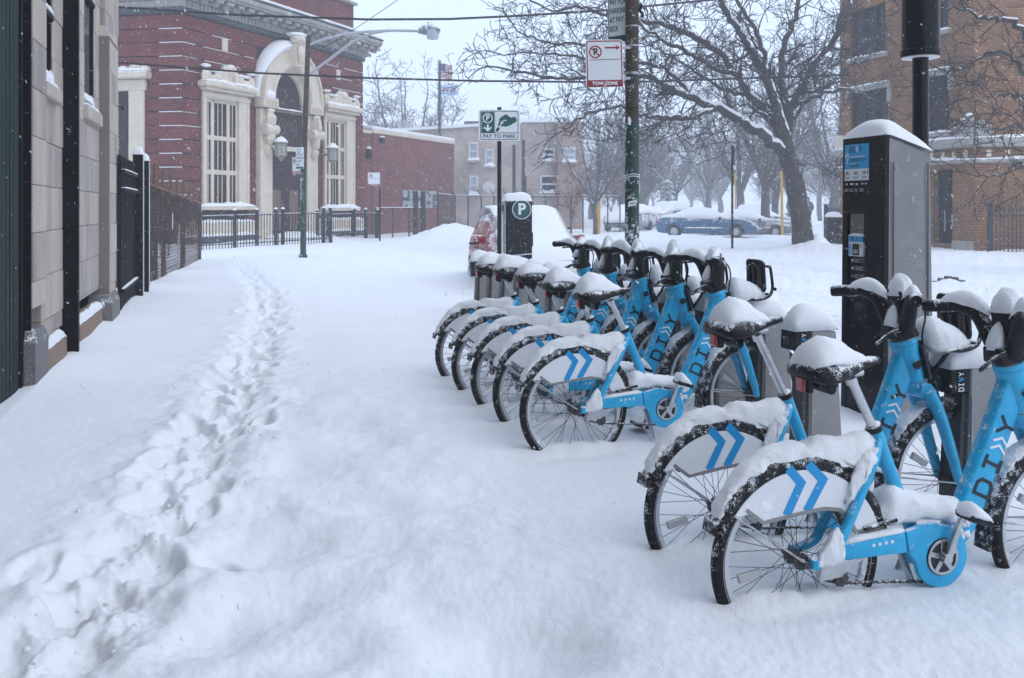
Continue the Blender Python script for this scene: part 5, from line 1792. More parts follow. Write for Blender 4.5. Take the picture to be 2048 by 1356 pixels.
# no parking sign on it
q = at(1209, 127, 8.42)
sh = thing('no_parking_sign', 'white and red no parking tow zone sign with red arrow on the rusty pole', 'sign', q, R(4))
no_parking(sh, .345, .435, (0, 0, 0), 0).rotation_euler = (0, R(-1.5), 0)
for dz in (.15, -.13): MB().box(.10, .005, dz - .012, .26, .04, dz + .012).build('bracket', M['galv'], sh)
q = at(1236, 20, 8.62)
sp = thing('pay_sign', 'white pay for parking sign set edge on behind the no parking sign', 'sign', q, R(-38))
MB().prism(rounded(.22, .60, .02), 0, .004).build('sign_plate', M['sign_white'], sp)
MB().box(-.105, -.0012, -.295, .105, .001, -.24).build('sign_band', M['sign_green'], sp)
MB().stroke(rounded(.205, .585, .018), .006, -.0012, .001, closed=True).build('sign_border', M['sign_green'], sp)
for i, w_ in enumerate(('PAY FOR', 'PARKING', 'AT PAY', 'BOX')):
    text(w_, .073, M['sign_green'], sp, (-.092, -.0015, .075 - .083 * i), depth=.0004, align='LEFT', sx=.62, bold=.0012)
MB().stroke([(-.095, .135), (.095, .135)], .006, -.0014, .001).build('rule', M['sign_green'], sp)
mb = ring(MB(), -.03, .20, .045, .012, -.0014, .001); mb.build('parking_ring', M['sign_green'], sp)
text('P', .07, M['sign_green'], sp, (-.03, -.0015, .20), depth=.0004, bold=.002)

# pay to park sign
q = at(998.5, 251, 13.5)
zg = gz(q.x, q.y)
pk = thing('pay_to_park_sign', 'green and white pay to park sign with hand and coin on slim black post', 'sign', (q.x, q.y, zg))
MB().box(-.03, .0, -.4, .03, .05, at(0, 214, 13.5).z - zg).build('post', M['post_black'], pk, bevel=.004)
sz = at(0, 251, 13.5).z - zg
W_, H_ = .605, .455
pl = MB().prism(rounded(W_, H_, .035), -.008, -.003).build('sign_plate', M['sign_white'], pk)
pl.location = (0, 0, sz); pl.rotation_euler = (0, 0, R(3))
MB().stroke(rounded(W_ - .06, H_ - .04, .025), .010, -.0095, -.007, closed=True).build('sign_border', M['sign_green'], pl)
MB().box(-.262, -.0095, -.105, -.075, -.007, .195).build('sign_panel', M['sign_green'], pl)
MB().stroke([(-.262, -.108), (.262, -.108)], .010, -.0098, -.007).stroke([(-.07, -.105), (-.07, .195)], .008, -.0098, -.007).build('rule', M['sign_green'], pl)
text('PAY TO PARK', .078, M['ink'], pl, (0, -.0100, -.160), depth=.0005, bold=.0012)
ring(MB(), -.168, .105, .066, .014, -.0110, -.008).build('parking_ring', M['white_print'], pl)
text('P', .105, M['white_print'], pl, (-.168, -.0105, .105), depth=.0005, bold=.003)
MB().prism([(-.183, .012), (-.183, -.045), (-.222, -.012), (-.222, -.038), (-.168, -.092), (-.114, -.038), (-.114, -.012), (-.153, -.045), (-.153, .012)], -.0110, -.008).build('arrow', M['white_print'], pl)
hand = [(.255, .085), (.232, .130), (.175, .115), (.095, .165), (.045, .135), (.005, .105), (-.005, .055), (-.022, -.008), (-.005, -.014), (.03, .04), (.07, .06), (.058, .035), (.02, .0), (.02, -.015), (.06, -.01), (.10, -.018), (.165, .005), (.205, .03), (.250, .055)]
MB().prism(hand, -.0105, -.008).build('hand_mark', M['sign_green'], pl)
MB().stroke([(.015, .04), (.05, .068), (.095, .078), (.105, .062)], .010, -.0115, -.010).build('finger_line', M['white_print'], pl)
MB().prism([(-.022 + .026 * math.cos(t) + .014 * math.sin(t), -.058 + .035 * math.sin(t)) for t in np.linspace(0, 2 * math.pi, 15)[:-1]], -.0105, -.008).build('coin_mark', M['sign_green'], pl)
# parking pay box
q = at(1035, 415, 14.0)
zg = gz(q.x, q.y)
pb = thing('pay_box', 'black parking pay box with green round P sign and snow on top', 'parking meter', (q.x, q.y, zg), R(8))
h_ = at(0, 402, 14).z - zg
MB().box(-.19, -.16, -.3, .20, .20, h_).build('cabinet', M['black'], pb, bevel=.015)
MB().box(-.225, -.15, .0, -.193, .18, h_ - .02).build('front_panel', M['galv'], pb, bevel=.01)
MB().box(-.232, -.08, .55, -.226, .08, h_ - .2).build('keypad', M['sign_white'], pb)
MB().box(-.24, -.1, h_ - .15, -.226, .1, h_ - .06).build('display', M['sign_green'], pb)
MB().box(.201, -.1, .75, .225, .06, .97).build('lock_box', M['black'], pb, bevel=.01)
zc = at(0, 419, 14).z - zg
m_ = MB(); m_.lathe([(.145, 0), (.145, .004)], (.04, -.165, zc), n=28, axis='y'); m_.build('parking_disc', M['sign_green'], pb)
ring(MB(), .04, zc, .140, .010, -.1685, -.166).build('disc_ring', M['white_print'], pb)
text('P', .23, M['white_print'], pb, (.04, -.168, zc), depth=.0008, bold=.008)
MB().heap(-.23, -.17, .21, .21, h_, .13, n=12, p=3, q=.4, amp=.02).build('snow_cap', M['snow_cap'], pb, smooth=True)
zc = at(0, 509, 14).z - zg
MB().tube([(-.24, -.17, zc + .02), (-.19, -.172, zc - .01), (.0, -.172, zc + .0), (.215, -.17, zc + .02)], .007, 5).build('plastic_tie', M['white_print'], pb)
# sign on a post near the annex
q = at(759.5, 480, 37); zg = gz(q.x, q.y)
t = thing('tow_zone_post', 'small no parking tow zone sign on a slim dark post before the annex', 'sign', (q.x, q.y, zg))
MB().box(-.03, 0, -.3, .03, .05, at(0, 344, 37).z - zg).build('post', M['post_black'], t)
no_parking(t, .50, .55, (-.23, -.01, at(0, 358.5, 37).z - zg), 0, arrow=False)
# post with its sign seen edge on, in the street
q = at(1464.5, 480, 31.5); zg = gz(q.x, q.y)
t = thing('sign_post', 'bare black metal post whose sign is turned edge on, before the blue car', 'post', (q.x, q.y, zg))
MB().box(-.035, -.03, -.3, .035, .03, at(0, 291, 31.5).z - zg).build('post', M['post_black'], t, bevel=.005)
MB().box(.04, -.2, at(0, 331, 31.5).z - zg, .06, .25, at(0, 293, 31.5).z - zg).build('sign_plate', M['galv'], t)
# yellow guards
for (u, v0, v1, Y, w, lab) in ((1564, 342, 472, 46, .07, 'tall yellow guard pole standing between the snowy cars and the big leaning tree'), (1471, 345, 408, 62, .05, 'yellow guard pole mostly hidden behind the bare black sign post')):
    q = at(u, v1, Y); zg = gz(q.x, q.y)
    t = thing('guard_pole', lab, 'pole', (q.x, q.y, zg), 0, 'yellow guard poles')
    MB().tube([(0.02, 0, -.3), (-.03, 0, at(0, v0, Y).z - zg)], w, 8).build('guard', M['yellow'], t, smooth=True)
# utility pole with yellow base by the small tree
q = at(1196, 440, 49); zg = gz(q.x, q.y)
t = thing('utility_pole', 'slim grey green pole with a yellow sleeve at its base by bare saplings', 'pole', (q.x, q.y, zg))
MB().tube([(0, 0, -.3), (0, 0, at(0, 236, 49).z - zg)], .09, 8).build('pole', M['pole_green'], t, smooth=True)
MB().tube([(0, 0, -.3), (0, 0, at(0, 388, 49).z - zg)], .13, 8).build('sleeve', M['yellow'], t, smooth=True)
for i, (u, v0, v1, Y) in enumerate(((1028, 290, 410, 56), (1047, 280, 410, 57), (1050, 352, 412, 54))):
    q = at(u, v1, Y); zg = gz(q.x, q.y)
    t = thing('utility_pole', ('thin dark pole against the pale apartments, beside the pay to park post', 'thin taller dark pole against the pale apartments, above the pay box', 'short dark post poking up behind the pay box top')[i], 'pole', (q.x, q.y, zg), 0, 'thin poles before the apartments')
    MB().tube([(0, 0, -.3), (0, 0, at(0, v0, Y).z - zg)], .10, 8).build('pole', M['iron'], t, smooth=True)
# street lamp on the left
q = at(606, 518, 25.0); zg = gz(q.x, q.y)
lt = thing('street_lamp', 'green street lamp pole with rusty upper half and long grey bracket arm', 'street lamp', (q.x, q.y, zg))
tp = at(616.5, 73, 25) - Vector((q.x, q.y, zg)); md = at(607, 345, 25) - Vector((q.x, q.y, zg))
MB().tube([(0, 0, -.4), md], .082, 14).build('lower_pole', M['pole_green'], lt, smooth=True)
MB().tube([md, tp], [.078, .066], 14).build('upper_pole', M['pole_rust'], lt, smooth=True)
MB().lathe([(.13, -.3), (.12, .06), (.08, .10)], n=14).build('collar', M['pole_green'], lt)
def L_(u, v, Y=25): return at(u, v, Y) - Vector((q.x, q.y, zg))
MB().tube([L_(617, 90), L_(650, 78), L_(690, 68, 24.6), L_(735, 63, 24.2), L_(790, 61, 23.8), L_(842, 62, 23.5)], .035, 8).build('bracket_arm', M['galv'], lt, smooth=True)
MB().tube([L_(614, 152), L_(660, 118), L_(705, 84, 24.5), L_(745, 66, 24.1), L_(778, 60.5, 23.9)], .038, 8).build('bracket_arm', M['galv'], lt, smooth=True)
hd = MB(); p0, p1 = L_(836, 62, 23.5), L_(878, 62, 23.3)
hd.tube([p0, p0.lerp(p1, .3) + Vector((0, 0, .03)), p0.lerp(p1, .7) + Vector((0, 0, .04)), p1], [.06, .13, .15, .07], 12, sy=1.0)
hd.build('lamp_head', M['car_grey'], lt, smooth=True)
c = p0.lerp(p1, .70); hd = MB().lathe([(.05, -.22), (.14, -.20), (.165, -.05), (.15, .02)], c, n=14); hd.build('lamp_lens', M['milk_glass'], lt, smooth=True)
MB().lathe([(.03, 0), (.03, .08), (.01, .1)], p0.lerp(p1, .5) + Vector((0, 0, .15)), n=8).build('photocell', M['car_grey'], lt)
s = MB(); s.tube([p0.lerp(p1, .2) + Vector((0, 0, .12)), p0.lerp(p1, .75) + Vector((0, 0, .16))], [.05, .07], 8, sy=1.4); s.build('snow', M['snow_cap'], lt, smooth=True)
MB().tube([L_(616, 75), L_(622, 72), L_(626, 64)], .012, 5).build('service_hook', M['cable'], lt)
# its signs
q2 = at(599.5, 316, 24.85)
t = thing('pay_sign', 'white and green pay for parking sign on the green street lamp pole', 'sign', q2, R(-22))
MB().prism(rounded(.25, .58, .02), 0, .006).build('sign_plate', M['sign_white'], t)
MB().box(-.115, -.003, -.285, .115, .001, -.235).build('sign_band', M['sign_green'], t)
ring(MB(), -.03, .20, .05, .016, -.003, .001).build('parking_ring', M['sign_green'], t)
for i, w_ in enumerate(('PAY FOR', 'PARKING', 'AT PAY', 'BOX')):
    text(w_, .075, M['sign_green'], t, (-.105, -.003, .09 - .09 * i), depth=.001, align='LEFT', sx=.68, bold=.001)
q2 = at(595.5, 331, 24.98)
t = thing('no_parking_sign', 'red bordered no parking sign half hidden behind a green sign on the lamp pole', 'sign', q2, R(5))
no_parking(t, .30, .46, (0, 0, 0), 0, arrow=False)

# overhead cables
def cable(pts, r, lab):
    out = []
    P = [at(*p) for p in pts]
    n = 12
    for i in range(len(P) - 1):
        a_, b_ = P[i], P[i + 1]
        for k in range(n): out.append(a_.lerp(b_, k / n))
    out.append(P[-1])
    o = MB().tube(out, r, 6).build('overhead_cable', M['cable'], smooth=True)
    return tag(o, lab, 'cable', 'overhead cables')
cable([(60, 8, 21), (240, 14, 21), (475, 30, 21), (740, 39, 21), (900, 38, 21.3), (1050, 31, 21.6), (1216, 20, 22), (1420, 0, 22.5), (1700, -40, 23)], .026, 'thick twisted overhead cable crossing in front of the cornice')
cable([(60, 108, 20), (236, 125, 20), (515, 146, 20), (738, 156, 20), (960, 162, 20.3), (1170, 164, 20.6), (1300, 163, 20.8), (1700, 150, 21.2)], .022, 'overhead cable crossing below the thicker one, past the flags')
cable([(860, -60, 26), (795, 0, 26.4), (716, 54, 27), (640, 100, 27.4)], .010, 'thin overhead wire slanting down to the street lamp arm')

# flag pole with two flags
q = at(879, 415, 60); zg = 0
fpz = at(0, 125, 60).z
t = thing('flag_pole', 'tall grey flagpole behind the low brick annex', 'flagpole', (q.x, q.y, 0))
MB().tube([(0, 0, -.3), (0, 0, fpz)], [.13, .09], 10).build('pole', M['corn_dark'], t, smooth=True)
MB().ball((0, 0, fpz + .05), .13, 8, 6).build('finial', M['brass'], t, smooth=True)
def flag(name, label, x0, v0, u1, v1, faces, sag, seed, nx=26, nz=13):
    p0, p1 = at(881, v0, 60), at(u1, v1, 60)
    W, Hh = p1.x - p0.x, p0.z - p1.z
    me = bpy.data.meshes.new(name)
    vs, fs, mi = [], [], []
    for i in range(nx + 1):
        for j in range(nz + 1):
            tx, tz = i / nx, j / nz
            vs.append((W * tx, .22 * tx * math.sin(9 * tx + tz * 1.5 + seed) , -Hh * tz + sag * Hh * tx * tx * (-.18) + .05 * tx * math.sin(7 * tx + seed)))
    for i in range(nx):
        for j in range(nz):
            k = i * (nz + 1) + j
            fs.append((k, k + 1, k + nz + 2, k + nz + 1)); mi.append(faces((i + .5) / nx, (j + .5) / nz))
    me.from_pydata(vs, [], fs)
    return me, mi, p0
def usf(x, z):
    if x < .42 and z < 7 / 13: return 2
    return 0 if int(z * 13) % 2 == 0 else 1
me, mi, p0 = flag('american_flag', '', 881, 127, 905, 155, usf, 1.0, .4)
for k in ('flag_red', 'flag_white', 'flag_navy'): me.materials.append(M[k])
me.polygons.foreach_set('material_index', mi); me.polygons.foreach_set('use_smooth', [True] * len(mi))
o = link('national_flag', me); o.location = p0; tag(o, 'red and white striped flag with navy canton flying from the pole top', 'flag')
ss = MB()
for i in range(5):
    for j in range(4):
        x, z = .10 + i * .155, -.12 - j * .14
        ss.prism([(x + .03 * math.cos(a_), z + .03 * math.sin(a_)) for a_ in np.linspace(0, 2 * math.pi, 6)[:-1]], -.06, .06)
ss.build('star', M['flag_white'], o)
def chf(x, z): return 1 if (1 / 6 < z < 2 / 6 or 4 / 6 < z < 5 / 6) else 0
me, mi, p0 = flag('city_flag', '', 881, 169, 917, 193, chf, .15, 1.4, nz=12)
me.materials.append(M['flag_white']); me.materials.append(M['flag_sky'])
me.polygons.foreach_set('material_index', mi); me.polygons.foreach_set('use_smooth', [True] * len(mi))
o = link('city_flag', me); o.location = p0; tag(o, 'white flag with two pale blue stripes and red stars below the other flag', 'flag')
W, Hh = 36 / F_PX * 60, 24 / F_PX * 60
for i in range(4):
    x, z = W * (.2 + .2 * i), -Hh * .5 - .18 * .15 * Hh * (.2 + .2 * i) ** 2
    y = .22 * (.2 + .2 * i) * math.sin(9 * (.2 + .2 * i) + .75 + 1.4)
    pts = []
    for k in range(12):
        r_ = .10 if k % 2 == 0 else .05
        pts.append((x + r_ * math.cos(math.pi * k / 6), z + r_ * math.sin(math.pi * k / 6)))
    MB().prism(pts, y - .06, y + .06).build('star', M['flag_red'], o)
# ---------------------------------------------------------------- bare trees
def catmull(P, per=5):
    P = [Vector(p) for p in P]
    out = []
    for i in range(len(P) - 1):
        p0, p1, p2, p3 = P[max(0, i - 1)], P[i], P[i + 1], P[min(len(P) - 1, i + 2)]
        for k in range(per):
            t = k / per
            out.append(.5 * ((2 * p1) + (p2 - p0) * t + (2 * p0 - 5 * p1 + 4 * p2 - p3) * t * t + (3 * p1 - p0 - 3 * p2 + p3) * t ** 3))
    out.append(P[-1])
    return out

class Tree:
    def __init__(s, seed, rmin=.010, snow=True):
        s.r = random.Random(seed); s.twigs = MB(); s.snow = MB(); s.dosnow = snow; s.rmin = rmin
        s.count = 0; s.dm = 1.0
    def snow_on(s, pts, rad, thr=.045):
        if not s.dosnow: return
        run, rr = [], []
        def flush():
            if len(run) >= 3:
                n = len(run)
                ww = [max(.014, q * (.62 if 0 < i < n - 1 else .2)) for i, q in enumerate(rr)]
                s.snow.tube([p + Vector((0.25 * w, -.30 * w, w * .62)) for p, w in zip(run, rr)], ww, 6)
            run.clear(); rr.clear()
        for i, p in enumerate(pts):
            d = (pts[min(i + 1, len(pts) - 1)] - pts[max(0, i - 1)]).normalized()
            ok = rad[i] > thr and abs(d.z) < .93 and mnoise.noise(p * .6 + Vector((s.count, 0, 0))) > -.25
            if ok: run.append(p); rr.append(rad[i])
            else: flush()
        flush()
    def grow(s, p, d, L, r, lev, kink=.34, up=.03):
        R_ = s.r
        n = max(3, min(9, int(L / .22)))
        pts, rad = [p.copy()], [r]
        for i in range(n):
            d = (d + Vector((R_.gauss(0, kink), R_.gauss(0, kink), R_.gauss(0, kink) + up)) * .6).normalized()
            p = p + d * (L / n)
            pts.append(p.copy()); rad.append(max(s.rmin * .8, r * (1 - .62 * (i + 1) / n)))
        s.twigs.tube(pts, rad, 5 if r > .03 else (4 if r > .016 else 3), caps=False)
        s.count += 1
        if r > .035: s.snow_on(pts, rad)
        if lev <= 0 or r < s.rmin: return
        k = R_.choice((3, 4, 4, 5)) if lev > 1 else R_.choice((2, 3, 3, 4))
        for j in range(k):
            t = .25 + .75 * (j + R_.random()) / k
            i = min(n - 1, int(t * n))
            q = pts[i].lerp(pts[i + 1], t * n - i)
            dd = (pts[i + 1] - pts[i]).normalized()
            ax_ = Vector((R_.gauss(0, 1), R_.gauss(0, 1), R_.gauss(0, 1))).cross(dd)
            if ax_.length < 1e-3: continue
            nd = (Matrix.Rotation(R_.uniform(.5, 1.15), 3, ax_.normalized()) @ dd)
            s.grow(q, nd, L * R_.uniform(.45, .75), max(s.rmin, rad[i] * R_.uniform(.5, .72)), lev - 1, kink, up)
    def limb(s, pts, r0, r1, lev=3, dens=1.0, bl=1.5, from_t=.12, mb=None, n=9):
        C = catmull(pts, 6)
        m = len(C)
        for i in range(1, m - 1):
            C[i] = C[i] + Vector((s.r.gauss(0, .03), s.r.gauss(0, .03), s.r.gauss(0, .03)))
        rad = [r0 + (r1 - r0) * (i / (m - 1)) ** .8 for i in range(m)]
        rad = [q * (1 + .06 * mnoise.noise(c * 2.5)) for q, c in zip(rad, C)]
        mb.tube(C, rad, n)
        s.snow_on(C, rad)
        Lt = sum((C[i + 1] - C[i]).length for i in range(m - 1))
        k = int(Lt * 2.0 * dens * s.dm)
        for j in range(k):
            t = from_t + (1 - from_t) * (j + s.r.random()) / k
            i = min(m - 2, int(t * (m - 1)))
            q = C[i].lerp(C[i + 1], t * (m - 1) - i)
            dd = (C[i + 1] - C[i]).normalized()
            ax_ = Vector((s.r.gauss(0, 1), s.r.gauss(0, 1), s.r.gauss(0, 1))).cross(dd)
            nd = Matrix.Rotation(s.r.uniform(.5, 1.2), 3, ax_.normalized()) @ dd
            s.grow(q, nd, bl * s.r.uniform(.6, 1.2) * (1 - .35 * t), max(.014, rad[i] * s.r.uniform(.28, .5)), lev - 1)
        s.grow(C[-1], (C[-1] - C[-2]).normalized(), bl * .9, rad[-1], lev - 1)

# the big honey locust across the street
TY = 30.0
tq = at(1605, 482, TY)
big = thing('honey_locust_tree', 'large bare crooked street tree with snow along its leaning limbs', 'tree', (tq.x, tq.y, 0))
T = Tree(31, rmin=.0135)
def tl(u, v, dy=0.0):
    p = at(u, v, TY + dy); return Vector((p.x - tq.x, p.y - tq.y, p.z))
T.dm = 1.75
tr = MB()
trunk_pts = [tl(1612, 500), tl(1606, 480), tl(1602, 440), tl(1594, 390), tl(1585, 345), tl(1574, 312)]
C = catmull(trunk_pts, 6)
tr.tube(C, [.44 - .10 * min(1, i / 9) - .06 * i / len(C) for i in range(len(C))], 18)
tr.tube([tl(1574, 316), tl(1572, 296), tl(1574, 270)], [.27, .25, .17], 14)
tr.build('trunk', M['bark'], big, smooth=True, angle=180)
LIMBS = [
 ([(1573, 312, 0), (1532, 275, -.3), (1482, 243, -.6), (1432, 216, -.8), (1385, 196, -1.0)], .20, .12, .25),
 ([(1385, 196, -1.0), (1335, 172, -1.3), (1290, 152, -1.4), (1225, 148, -1.3), (1150, 158, -1.0), (1075, 150, -.8), (1010, 138, -.6)], .115, .035, 1.0),
 ([(1432, 216, -.8), (1380, 235, -1.3), (1330, 234, -1.6), (1282, 230, -1.9), (1240, 212, -2.2), (1195, 222, -2.4), (1150, 240, -2.5)], .10, .03, .9),
 ([(1385, 196, -1), (1350, 150, -.2), (1300, 128, .4), (1240, 120, .9), (1180, 90, 1.2), (1110, 88, 1.4), (1050, 70, 1.5)], .095, .03, 1.0),
 ([(1574, 300, 0), (1548, 245, .5), (1500, 190, .8), (1474, 150, 1.0), (1440, 105, 1.1), (1385, 72, 1.2), (1330, 50, 1.2), (1280, 42, 1.1)], .19, .07, .5),
 ([(1280, 42, 1.1), (1225, 35, 1.0), (1165, 15, .8), (1105, 18, .5), (1040, -10, .3)], .068, .028, 1.0),
 ([(1474, 150, 1.0), (1420, 132, .2), (1365, 98, -.6), (1310, 72, -1.2), (1262, 22, -1.5), (1215, -5, -1.7)], .10, .03, .95),
 ([(1572, 298, 0), (1556, 222, -.5), (1530, 150, -1.0), (1498, 95, -1.3), (1468, 45, -1.6), (1430, -20, -1.8), (1400, -80, -1.9)], .18, .06, .7),
 ([(1530, 150, -1), (1520, 80, -1.8), (1480, 10, -2.3), (1460, -60, -2.6)], .09, .04, .9),
 ([(1574, 285, .1), (1572, 220, .4), (1562, 155, .8), (1568, 95, 1.1), (1590, 35, 1.3), (1600, -40, 1.4)], .18, .06, .7),
 ([(1576, 262, .1), (1584, 212, -.4), (1612, 160, -.8), (1642, 112, -1.0), (1678, 62, -1.2), (1700, 8, -1.2), (1730, -50, -1.2)], .15, .045, .8),
 ([(1584, 212, -.4), (1630, 195, -1.2), (1690, 180, -1.8), (1738, 196, -2.2), (1775, 214, -2.5)], .085, .02, .9),
 ([(1562, 155, .8), (1610, 120, 1.6), (1650, 95, 2.2), (1690, 98, 2.6), (1730, 80, 3.0)], .08, .025, .9),
 ([(1572, 220, .4), (1640, 150, 1.4), (1685, 120, 2.0), (1720, 60, 2.2)], .08, .025, .9),
 ([(1548, 245, .5), (1500, 212, .2), (1470, 210, .1), (1440, 222, .0)], .06, .02, .8),
 ([(1500, 190, .8), (1450, 180, 1.8), (1400, 150, 2.6), (1340, 110, 3.2), (1290, 90, 3.6)], .08, .025, .9),
 ([(1330, 50, 1.2), (1350, 10, 1.6), (1340, -40, 1.8)], .06, .03, .9),
 ([(1225, 148, -1.3), (1180, 120, -2), (1120, 108, -2.4), (1060, 105, -2.6), (1000, 108, -2.7)], .055, .02, 1.0),
 ([(1330, 234, -1.6), (1300, 262, -2), (1250, 268, -2.2), (1205, 282, -2.4)], .05, .018, .8),
 ([(1594, 330, -.2), (1630, 330, -.8), (1665, 360, -1.2)], .03, .012, .6),
 ([(1482, 243, -.6), (1450, 262, -1.0), (1400, 268, -1.4), (1360, 282, -1.7)], .045, .015, .7),
]
for pts, r0, r1, dens in LIMBS:
    mb = MB()
    T.limb([tl(*p) for p in pts], r0, r1, 3, dens, 1.45, .10 if dens > .6 else .35, mb)
    mb.build('limb', M['bark'], big, smooth=True, angle=180)
tag(T.twigs.build('twigs', M['twig'], big), kind='stuff')
T.snow.build('limb_snow', M['snow_cap'], big, smooth=True, angle=180)
# drift up its foot
s = MB()
f0 = tl(1614, 486)
s.lathe([(1.2, -.25), (.75, .04), (.48, .16), (.30, .34), (.16, .50), (.03, .58)], (f0.x + .34, f0.y - .02, 0), n=20)
s.build('foot_drift', M['snow_cap'], big, smooth=True, angle=180)

# tree whose trunk is out of the picture on the right, its branches hang in front of the tan building
qx = at(2180, 480, 20.0)
rt = thing('honey_locust_tree', 'bare tree rooted beyond the frame, branches hanging before the tan corner building', 'tree', (qx.x, qx.y, 0))
T2 = Tree(77, rmin=.010)
def tl2(u, v, dy=0.0):
    p = at(u, v, 20 + dy); return Vector((p.x - qx.x, p.y - qx.y, p.z))
mb = MB(); mb.tube(catmull([tl2(2180, 560), tl2(2175, 450), tl2(2160, 300), tl2(2140, 160)], 5), .26, 14); mb.build('trunk', M['bark'], rt, smooth=True, angle=180)
for pts, r0, r1, dens in [
 ([(2145, 180, 0), (2090, 130, -.3), (2052, 70, -.5), (2018, 40, -.6), (1975, 38, -.7), (1935, 22, -.8), (1890, 18, -.9)], .09, .02, .8),
 ([(2150, 240, 0), (2100, 200, .4), (2052, 152, .6), (2010, 105, .7), (1965, 112, .8), (1920, 140, .9), (1880, 138, 1.0)], .075, .02, .85),
 ([(2155, 330, 0), (2090, 290, -.4), (2040, 250, -.8), (1990, 262, -1.0), (1945, 250, -1.2)], .05, .012, .8),
 ([(2160, 400, 0), (2090, 350, -.3), (2030, 330, -.6), (2000, 350, -.8), (1950, 352, -.9)], .045, .012, .7),
 ([(2090, 200, .3), (2050, 195, 0), (2010, 190, -.2), (1960, 205, -.4), (1915, 190, -.5)], .04, .012, .9),
 ([(2140, 160, 0), (2080, 20, .5), (2030, -40, .8), (1980, -70, 1.0)], .08, .03, .8)]:
    mb = MB(); T2.limb([tl2(*p) for p in pts], r0, r1, 3, dens * 1.5, 1.1, .2, mb, 8); mb.build('limb', M['bark'], rt, smooth=True, angle=180)
tag(T2.twigs.build('twigs', M['twig'], rt), kind='stuff')
T2.snow.build('limb_snow', M['snow_cap'], rt, smooth=True, angle=180)

# generic bare trees for the street and the hazy woods
def gen_tree(seed, Hh, r0, spread=1.0, lev=3, nl=7, rmin=.02, trunk_f=.25, dens=.7, snow=True):
    t = Tree(seed, rmin=rmin, snow=snow)
    rr = t.r
    tr = MB()
    th = Hh * trunk_f
    tp = [Vector((0, 0, -.3)), Vector((rr.uniform(-.1, .1), 0, th * .5)), Vector((rr.uniform(-.2, .2), rr.uniform(-.2, .2), th))]
    tr.tube(catmull(tp, 4), [r0 * (1.15 - .3 * i / 8) for i in range(9)], 10)
    lm = MB()
    for i in range(nl):
        a_ = 2 * math.pi * (i + rr.uniform(-.3, .3)) / nl
        o = spread * Hh * rr.uniform(.18, .42)
        top = Hh * rr.uniform(.6, 1.0)
        c, s_ = math.cos(a_), math.sin(a_)
        h0 = th * rr.uniform(.8, 1.05)
        P = [Vector((0, 0, h0)), Vector((o * .35 * c, o * .35 * s_, h0 + (top - h0) * .3)), Vector((o * .75 * c, o * .75 * s_, h0 + (top - h0) * .65)), Vector((o * c, o * s_, top))]
        t.limb(P, r0 * rr.uniform(.45, .6), r0 * .12, lev, dens, Hh * .16, .15, lm, 6)
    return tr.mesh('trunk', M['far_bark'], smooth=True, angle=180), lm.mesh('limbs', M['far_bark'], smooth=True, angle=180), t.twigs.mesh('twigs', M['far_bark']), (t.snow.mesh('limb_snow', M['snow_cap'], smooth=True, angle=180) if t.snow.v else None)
def place_tree(name, label, meshes, u, v, Y, sc=1.0, rz=0.0, group=None, sx=1.0):
    p = at(u, v, Y)
    o = thing(name, label, 'tree', (p.x, p.y, gz(p.x, p.y)), rz, group)
    o.scale = (sc * sx, sc * sx, sc)
    for me in meshes:
        if me is None: continue
        c = link(me.name.split('.')[0], me, o)
        if c.name.startswith('twigs'): c['kind'] = 'stuff'
    return o
gA_ = gen_tree(101, 9.0, .16, 1.1, 3, 7, .016, .24, .55)
gB_ = gen_tree(202, 12.0, .30, 1.0, 3, 8, .022, .26, .50)
gC_ = gen_tree(303, 14.0, .34, .8, 3, 8, .024, .20, .50)
# small trees beside the utility pole
place_tree('bare_tree', 'slender bare tree with snow on its low branches, beside the yellow sleeved pole', gA_, 1190, 440, 48, .72, .4)
gD_ = gen_tree(404, 13.0, .30, 1.05, 3, 12, .024, .16, 1.1, snow=False)
gE_ = gen_tree(505, 10.0, .22, 1.2, 3, 9, .020, .3, .7)
place_tree('bare_tree', 'pale hazy bare tree behind the fieldhouse roof and flagpole', gD_, 815, 445, 88, 1.18, 1.2)
place_tree('bare_tree', 'bare tree with a snowy fork standing behind the snow covered parked cars', gB_, 1532, 440, 50, .80, 2.3)
for i, (u, Y, sc, rz, g, lab) in enumerate([
    (1552, 58, .95, .2, gE_, 'bare tree close behind the snowy forked tree'),
    (1580, 68, .85, 1.0, gC_, 'far bare tree seen between the yellow guard pole and the leaning trunk'),
    (1480, 74, 1.0, 2.0, gC_, 'far bare tree rising behind the bare black sign post'),
    (1418, 92, 1.0, 3.0, gB_, 'faint bare tree trunk above the blue car roof'),
    (1350, 84, .9, .7, gE_, 'faint bare tree behind the snow laden fir'),
    (1284, 88, 1.0, 1.7, gD_, 'faint bare tree rising over the kerbside row of parked cars'),
    (1245, 78, .8, 4.1, gD_, 'hazy bare tree directly behind the rusty green pole'),
    (1640, 96, 1.0, 5.0, gE_, 'faint bare tree over the walking person'),
    (1668, 62, .95, .9, gC_, 'bare tree leaning against the tan building edge'),
    (1110, 82, .8, 2.2, gB_, 'hazy bare tree rising behind the pale apartments'),
    (1440, 130, 1.15, 2.9, gC_, 'very faint bare tree at the end of the street, over the silver car'),
    (1600, 135, 1.1, 3.3, gB_, 'very faint bare tree at the end of the street, behind the leaning trunk')]):
    place_tree('bare_tree', lab, g, u, 440, Y, sc, rz, 'hazy bare trees along the cross street')
rs = random.Random(17)
